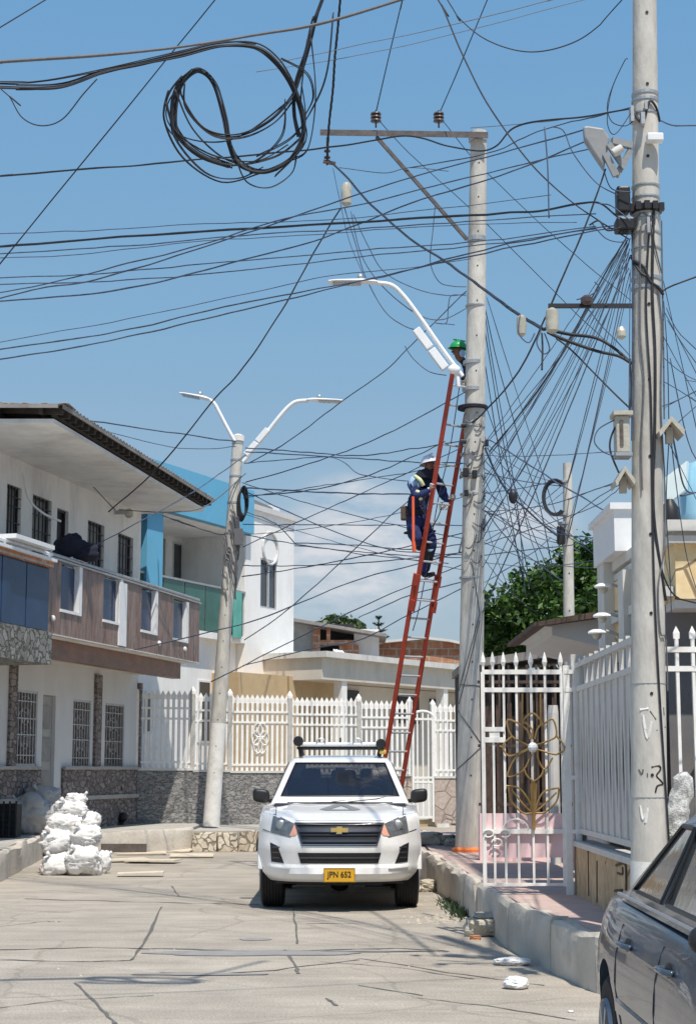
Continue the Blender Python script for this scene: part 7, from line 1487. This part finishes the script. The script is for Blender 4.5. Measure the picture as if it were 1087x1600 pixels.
# lines beyond the middle pole
BG = 'cables behind the middle pole running to the far houses'
far = [('steep cable falling right of the middle pole toward the pink wall', [(757, 480), (775, 560), (800, 650), (820, 720), (845, 800), (870, 930)], CY, 30.5, 1.8), ('steep thinner cable beside the previous one, falling to the tree', [(757, 490), (768, 560), (782, 640), (800, 740), (812, 830), (820, 930)], CY, 26, 1.6), ('steepest cable hugging the middle pole on its right', [(760, 465), (790, 560), (815, 640), (860, 780), (884, 850)], CY, 25, 1.5),
       ('cable from the middle pole knot down right through the black splice', [(757, 700), (775, 740), (795, 772), (820, 795), (860, 830), (905, 862)], CY - .2, 26, 3.4), ('cable from the middle pole to the corner house roof', [(765, 688), (820, 722), (880, 760), (968, 812)], CY - .2, 16, 2.4), ('level cable right of the middle pole at coil height', [(757, 770), (820, 762), (866, 752)], CY, 25, 1.8),
       ('cable from the short pole up to the cable hood', [(888, 780), (930, 765), (975, 748)], 25, 12, 1.8), ('second cable from the short pole to the hood', [(890, 810), (930, 780), (978, 750)], 25, 12, 1.8), ('third cable from the short pole to the hood', [(757, 800), (850, 790), (930, 765), (972, 748)], 24, 12, 1.6),
       ('low cable rising from behind the tree to the hood', [(757, 850), (850, 820), (930, 790), (975, 752)], 28, 12, 1.6), ('cable crossing low in front of the tree top', [(757, 868), (830, 858), (900, 850), (960, 820)], 30, 17, 1.8), ('drooping cable from the splice back to the middle pole', [(757, 800), (775, 805), (800, 795), (815, 785)], CY, 24.5, 1.6), ('cable falling from the pole foot of the fan to the tree', [(760, 800), (800, 850), (860, 895), (900, 920)], CY, 28, 1.8), ('second cable falling to the tree below the splice', [(757, 790), (830, 845), (900, 880)], CY, 28, 1.6), ('cable dropping from the splice to the tree', [(815, 785), (825, 830), (838, 870), (850, 905)], 24.3, 28, 1.6),
       ('short low cable rising right off the middle pole', [(757, 910), (830, 865), (860, 840)], CY, 28, 1.8), ('level cable behind the short pole', [(757, 712), (850, 712), (960, 705)], 25, 30, 1.5),
       ('upper long cable from the left pole top to the middle pole', [(384, 700), (470, 706), (560, 712), (640, 702), (728, 688)], 34, 24, 2.1), ('second long cable from the left pole top to the middle pole', [(384, 706), (520, 714), (640, 722), (728, 724)], 34, 24, 2.1), ('cable from the left roof to the left pole top', [(118, 654), (240, 672), (368, 690)], 30, 34, 2.4), ('fainter cable below it from the left roof to the left pole', [(160, 672), (280, 700), (368, 698)], 30, 34, 1.5),
       ('diagonal cable rising from the left pole past the ladder', [(388, 724), (450, 690), (530, 630), (600, 580), (660, 522), (728, 455)], 34, 24, 2), ('lower diagonal cable rising from the left pole to the ladder', [(384, 753), (450, 735), (520, 712), (600, 680), (728, 612)], 34, 24, 2), ('diagonal cable from the left roof edge up to the right, past the fork', [(118, 868), (200, 825), (300, 770), (384, 710)], 30.5, 35.2, 1.8),
       ('level thick cable ending behind the climbing worker', [(384, 762), (480, 768), (560, 771), (640, 772)], 34, 26, 2.6), ('curved cable from left pole rising to the top of the ladder', [(384, 775), (470, 768), (560, 748), (640, 716), (695, 690)], 34, 25, 2), ('cable from the left pole bending down to the right', [(388, 770), (450, 800), (540, 838), (620, 860), (728, 868)], 34, 30, 1.9), ('cable from the white house corner level to the ladder', [(460, 848), (560, 852), (640, 858), (728, 850)], 42, 30, 2), ('second cable from the white house corner to the ladder', [(460, 852), (560, 862), (640, 868), (728, 872)], 42, 31, 1.8), ('third cable running just under the other two from the white house', [(384, 835), (430, 845), (500, 856), (600, 870), (700, 880)], 40, 32, 1.8),
       ('diagonal cable rising across the white house to the ladder', [(382, 1000), (440, 960), (520, 890), (600, 815), (640, 780)], 35, 27, 2), ('long low diagonal cable across the white house to the middle pole', [(210, 1015), (380, 975), (460, 945), (560, 905), (640, 885), (728, 860)], 32, 28, 2), ('second low diagonal cable across the white house', [(330, 1065), (440, 1010), (560, 950), (640, 915), (728, 880)], 34, 30, 1.9), ('lowest diagonal cable over the far roof to the pole', [(380, 1040), (480, 1015), (560, 1000), (640, 960), (728, 915)], 36, 32, 1.9), ('low cable over the far rooftop shack', [(560, 965), (640, 930), (728, 908)], 45, 34, 2),
       ('sloping cable from mid sky down past the worker', [(382, 724), (440, 719), (520, 715), (560, 740), (620, 750), (645, 752)], 34, 26, 1.6), ('thin cable between white house and left pole', [(384, 800), (430, 818), (462, 850)], 34, 42, 1.8),
       ('thin drop cable on the balcony wall to the bracket', [(-30, 640), (60, 690), (120, 735), (180, 797)], 27, 34, 1.6), ('pale cable from the bracket to the eave corner', [(186, 797), (250, 800), (318, 792), (384, 740)], 34, 35.4, 2), ('pale sagging cable under the blue fascia', [(255, 805), (300, 822), (345, 835), (352, 833)], 38, 34, 3)]
for lab, p, a, b, wd in far: w_(lab, p, a, b, wd, 'cable_grey' if 'pale' in lab else 'cable_blue', BG)
# the messy web of thin drops between and beyond the two big poles
TG = 'tangle of thin drops between and beyond the two big poles'
rnd = random.Random(77)
ORD = ['topmost', 'second', 'third', 'fourth', 'fifth', 'sixth', 'seventh', 'eighth', 'ninth', 'tenth', 'eleventh', 'twelfth']
def drops(n, a, b, sg, Y0, Y1, lab, grp=TG):
    """n thin drops between two spots; a and b give the top and bottom of the span they share at each end"""
    for i in range(n):
        t = (i + rnd.uniform(-.3, .3)) / max(1, n - 1); q = rnd.random(); p0 = (a[0] + rnd.uniform(-1, 1), a[1] + (a[2] - a[1]) * t); p1 = (b[0] + (b[3] if len(b) > 3 else 0) * q, b[1] + (b[2] - b[1]) * q)
        w_(lab % ORD[i], sag(p0, p1, rnd.uniform(*sg)), Y0, Y1, rnd.uniform(1.1, 1.9), 'cable_blue', grp)
drops(7, (981, 362, 420), (753, 660, 860), (-6, 34), 11.9, CY, '%s from the top of the thin drops joining tallest and middle poles')
drops(5, (983, 370, 440), (886, 745, 850), (0, 12), 11.9, 25, '%s from the top of the thin drops from tallest to short pole')
drops(8, (757, 690, 850), (884, 750, 860), (2, 16), CY, 25, '%s from the top of the thin drops joining middle and short poles')
drops(6, (757, 700, 880), (968, 830, 900), (2, 16), CY, 16.5, '%s from the top of the thin drops from middle pole to corner house')
drops(7, (757, 500, 860), (790, 930, 990, 110), (-8, 22), CY, 30.5, '%s from the top of the thin drops falling from middle pole into the tree')
drops(8, (379, 760, 900), (728, 690, 900), (0, 12), 35.4, CY, '%s from the top of the thin drops joining left and middle poles')
drops(7, (1036, 440, 670), (1115, 520, 900), (-5, 10), 11.9, 12.8, '%s from the top of the thin drops right of the tallest pole')
# right of and around the tallest pole
w_('cable leaving the tallest pole rightward near the top', [(1030, 188), (1045, 195), (1060, 197), (1110, 196)], 11.9, 12, 2.6, 'cable_blue'); w_('thick cable leaving the tallest pole rightward at clamp height', [(1034, 455), (1050, 446), (1110, 425)], 11.9, 12, 3.4)
w_('slack loop at the upper left of the tallest pole', [(986, 175), (960, 210), (948, 190), (955, 140), (975, 95), (980, 92)], 11.9, 11.8, 1.8); w_('loop hooking under the pole bracket by the floodlight', [(976, 92), (958, 130), (948, 165), (955, 190), (975, 197), (988, 190)], 11.85, 11.9, 1.8)
RG = 'cables to the right of the tallest pole'
for lab, p in (('cable falling right of the tallest pole to the cable hood', [(1036, 470), (1042, 560), (1044, 655)]), ('slanting cable crossing the far right sky', [(1042, 500), (1070, 545), (1110, 600)]), ('second slanting cable crossing the far right sky', [(1040, 480), (1060, 520), (1110, 570)]), ('cable rising from the hood to the right edge', [(1052, 668), (1070, 650), (1110, 615)]), ('short cable rising right from the pole at mid height', [(1034, 635), (1060, 625), (1110, 600)]), ('cable dropping from the right sky onto the cream facade', [(1046, 560), (1062, 640), (1078, 700), (1110, 760)]), ('blue drop cable from the hood curving to the roof tank', [(1050, 680), (1058, 720), (1068, 760), (1082, 770), (1110, 765)]), ('cable from the hood crossing the cream facade', [(1048, 690), (1056, 760), (1070, 860), (1087, 920)]), ('thin cable from the hood down the facade edge', [(1044, 690), (1040, 790), (1046, 900), (1048, 960)]), ('black cable sweeping off the pole over the cream facade', [(1028, 870), (1040, 910), (1060, 935), (1110, 948)])): w_(lab, p, 11.9, 12.6, 3 if 'blue' in lab or 'black' in lab else 1.8, 'cable_blue' if 'black' not in lab else 'cable', RG)
JG = 'short jumpers crowded on the left flank of the tallest pole'
for lab, p, wd in (('vertical stub of cable dangling below the sky-high clip', [(850, 198), (855, 260), (857, 340)], 2.4), ('jumper from the dark clip curving to the pole', [(862, 198), (880, 205), (895, 240), (930, 285), (965, 305)], 2), ('curved jumper under the floodlight', [(943, 268), (955, 295), (985, 300)], 2), ('jumper from the splice box to the bracket', [(935, 318), (955, 322), (985, 345)], 2.2), ('zigzag jumper by the lower splice box', [(920, 352), (935, 345), (948, 360), (970, 355)], 3), ('jumper hooking down from the lower splice', [(925, 350), (945, 372), (968, 378), (985, 372)], 2), ('cable loop around the junction box', [(960, 655), (935, 670), (928, 690), (940, 705), (958, 712)], 2.2), ('dark down-lead beside the junction box', [(984, 560), (983, 640), (960, 668), (952, 700), (966, 738)], 3), ('short hooked wire above the crossbar', [(900, 468), (920, 462), (935, 450), (928, 440)], 2.2), ('lead tangled below the strain insulator', [(845, 515), (838, 535), (848, 552), (858, 545), (850, 520)], 2.2), ('dangling lead end below the insulator', [(846, 520), (847, 545), (846, 578)], 3), ('small hanging splice left of the strain insulator', [(812, 492), (810, 520), (825, 535), (835, 520)], 2), ('jumper linking crossbar and pole', [(916, 480), (940, 510), (960, 530), (984, 556)], 2), ('thin vertical line behind the tallest pole flank', [(984, 420), (983, 500), (982, 640)], 2)): w_(lab, p, 11.9, 11.85, wd, 'cable' if wd > 2.4 else 'cable_blue', JG)
p = W(814, 508, 12.5); tag(MB().lathe([(.015, -.09), (.035, -.07), (.04, .0), (.035, .06), (.015, .08)], p, 12).build('cable_clamp', 'porcelain', smooth=True), 'small pale clamp hanging on the twisted cable left of the crossbar', 'clamp')
p = W(801, 776, 24.4); tag(MB().ball(p, .1, 12, (.7, .5, 1.1)).build('cable_splice', 'black_plastic', smooth=True), 'black splice lump where cables meet right of the middle pole', 'splice')
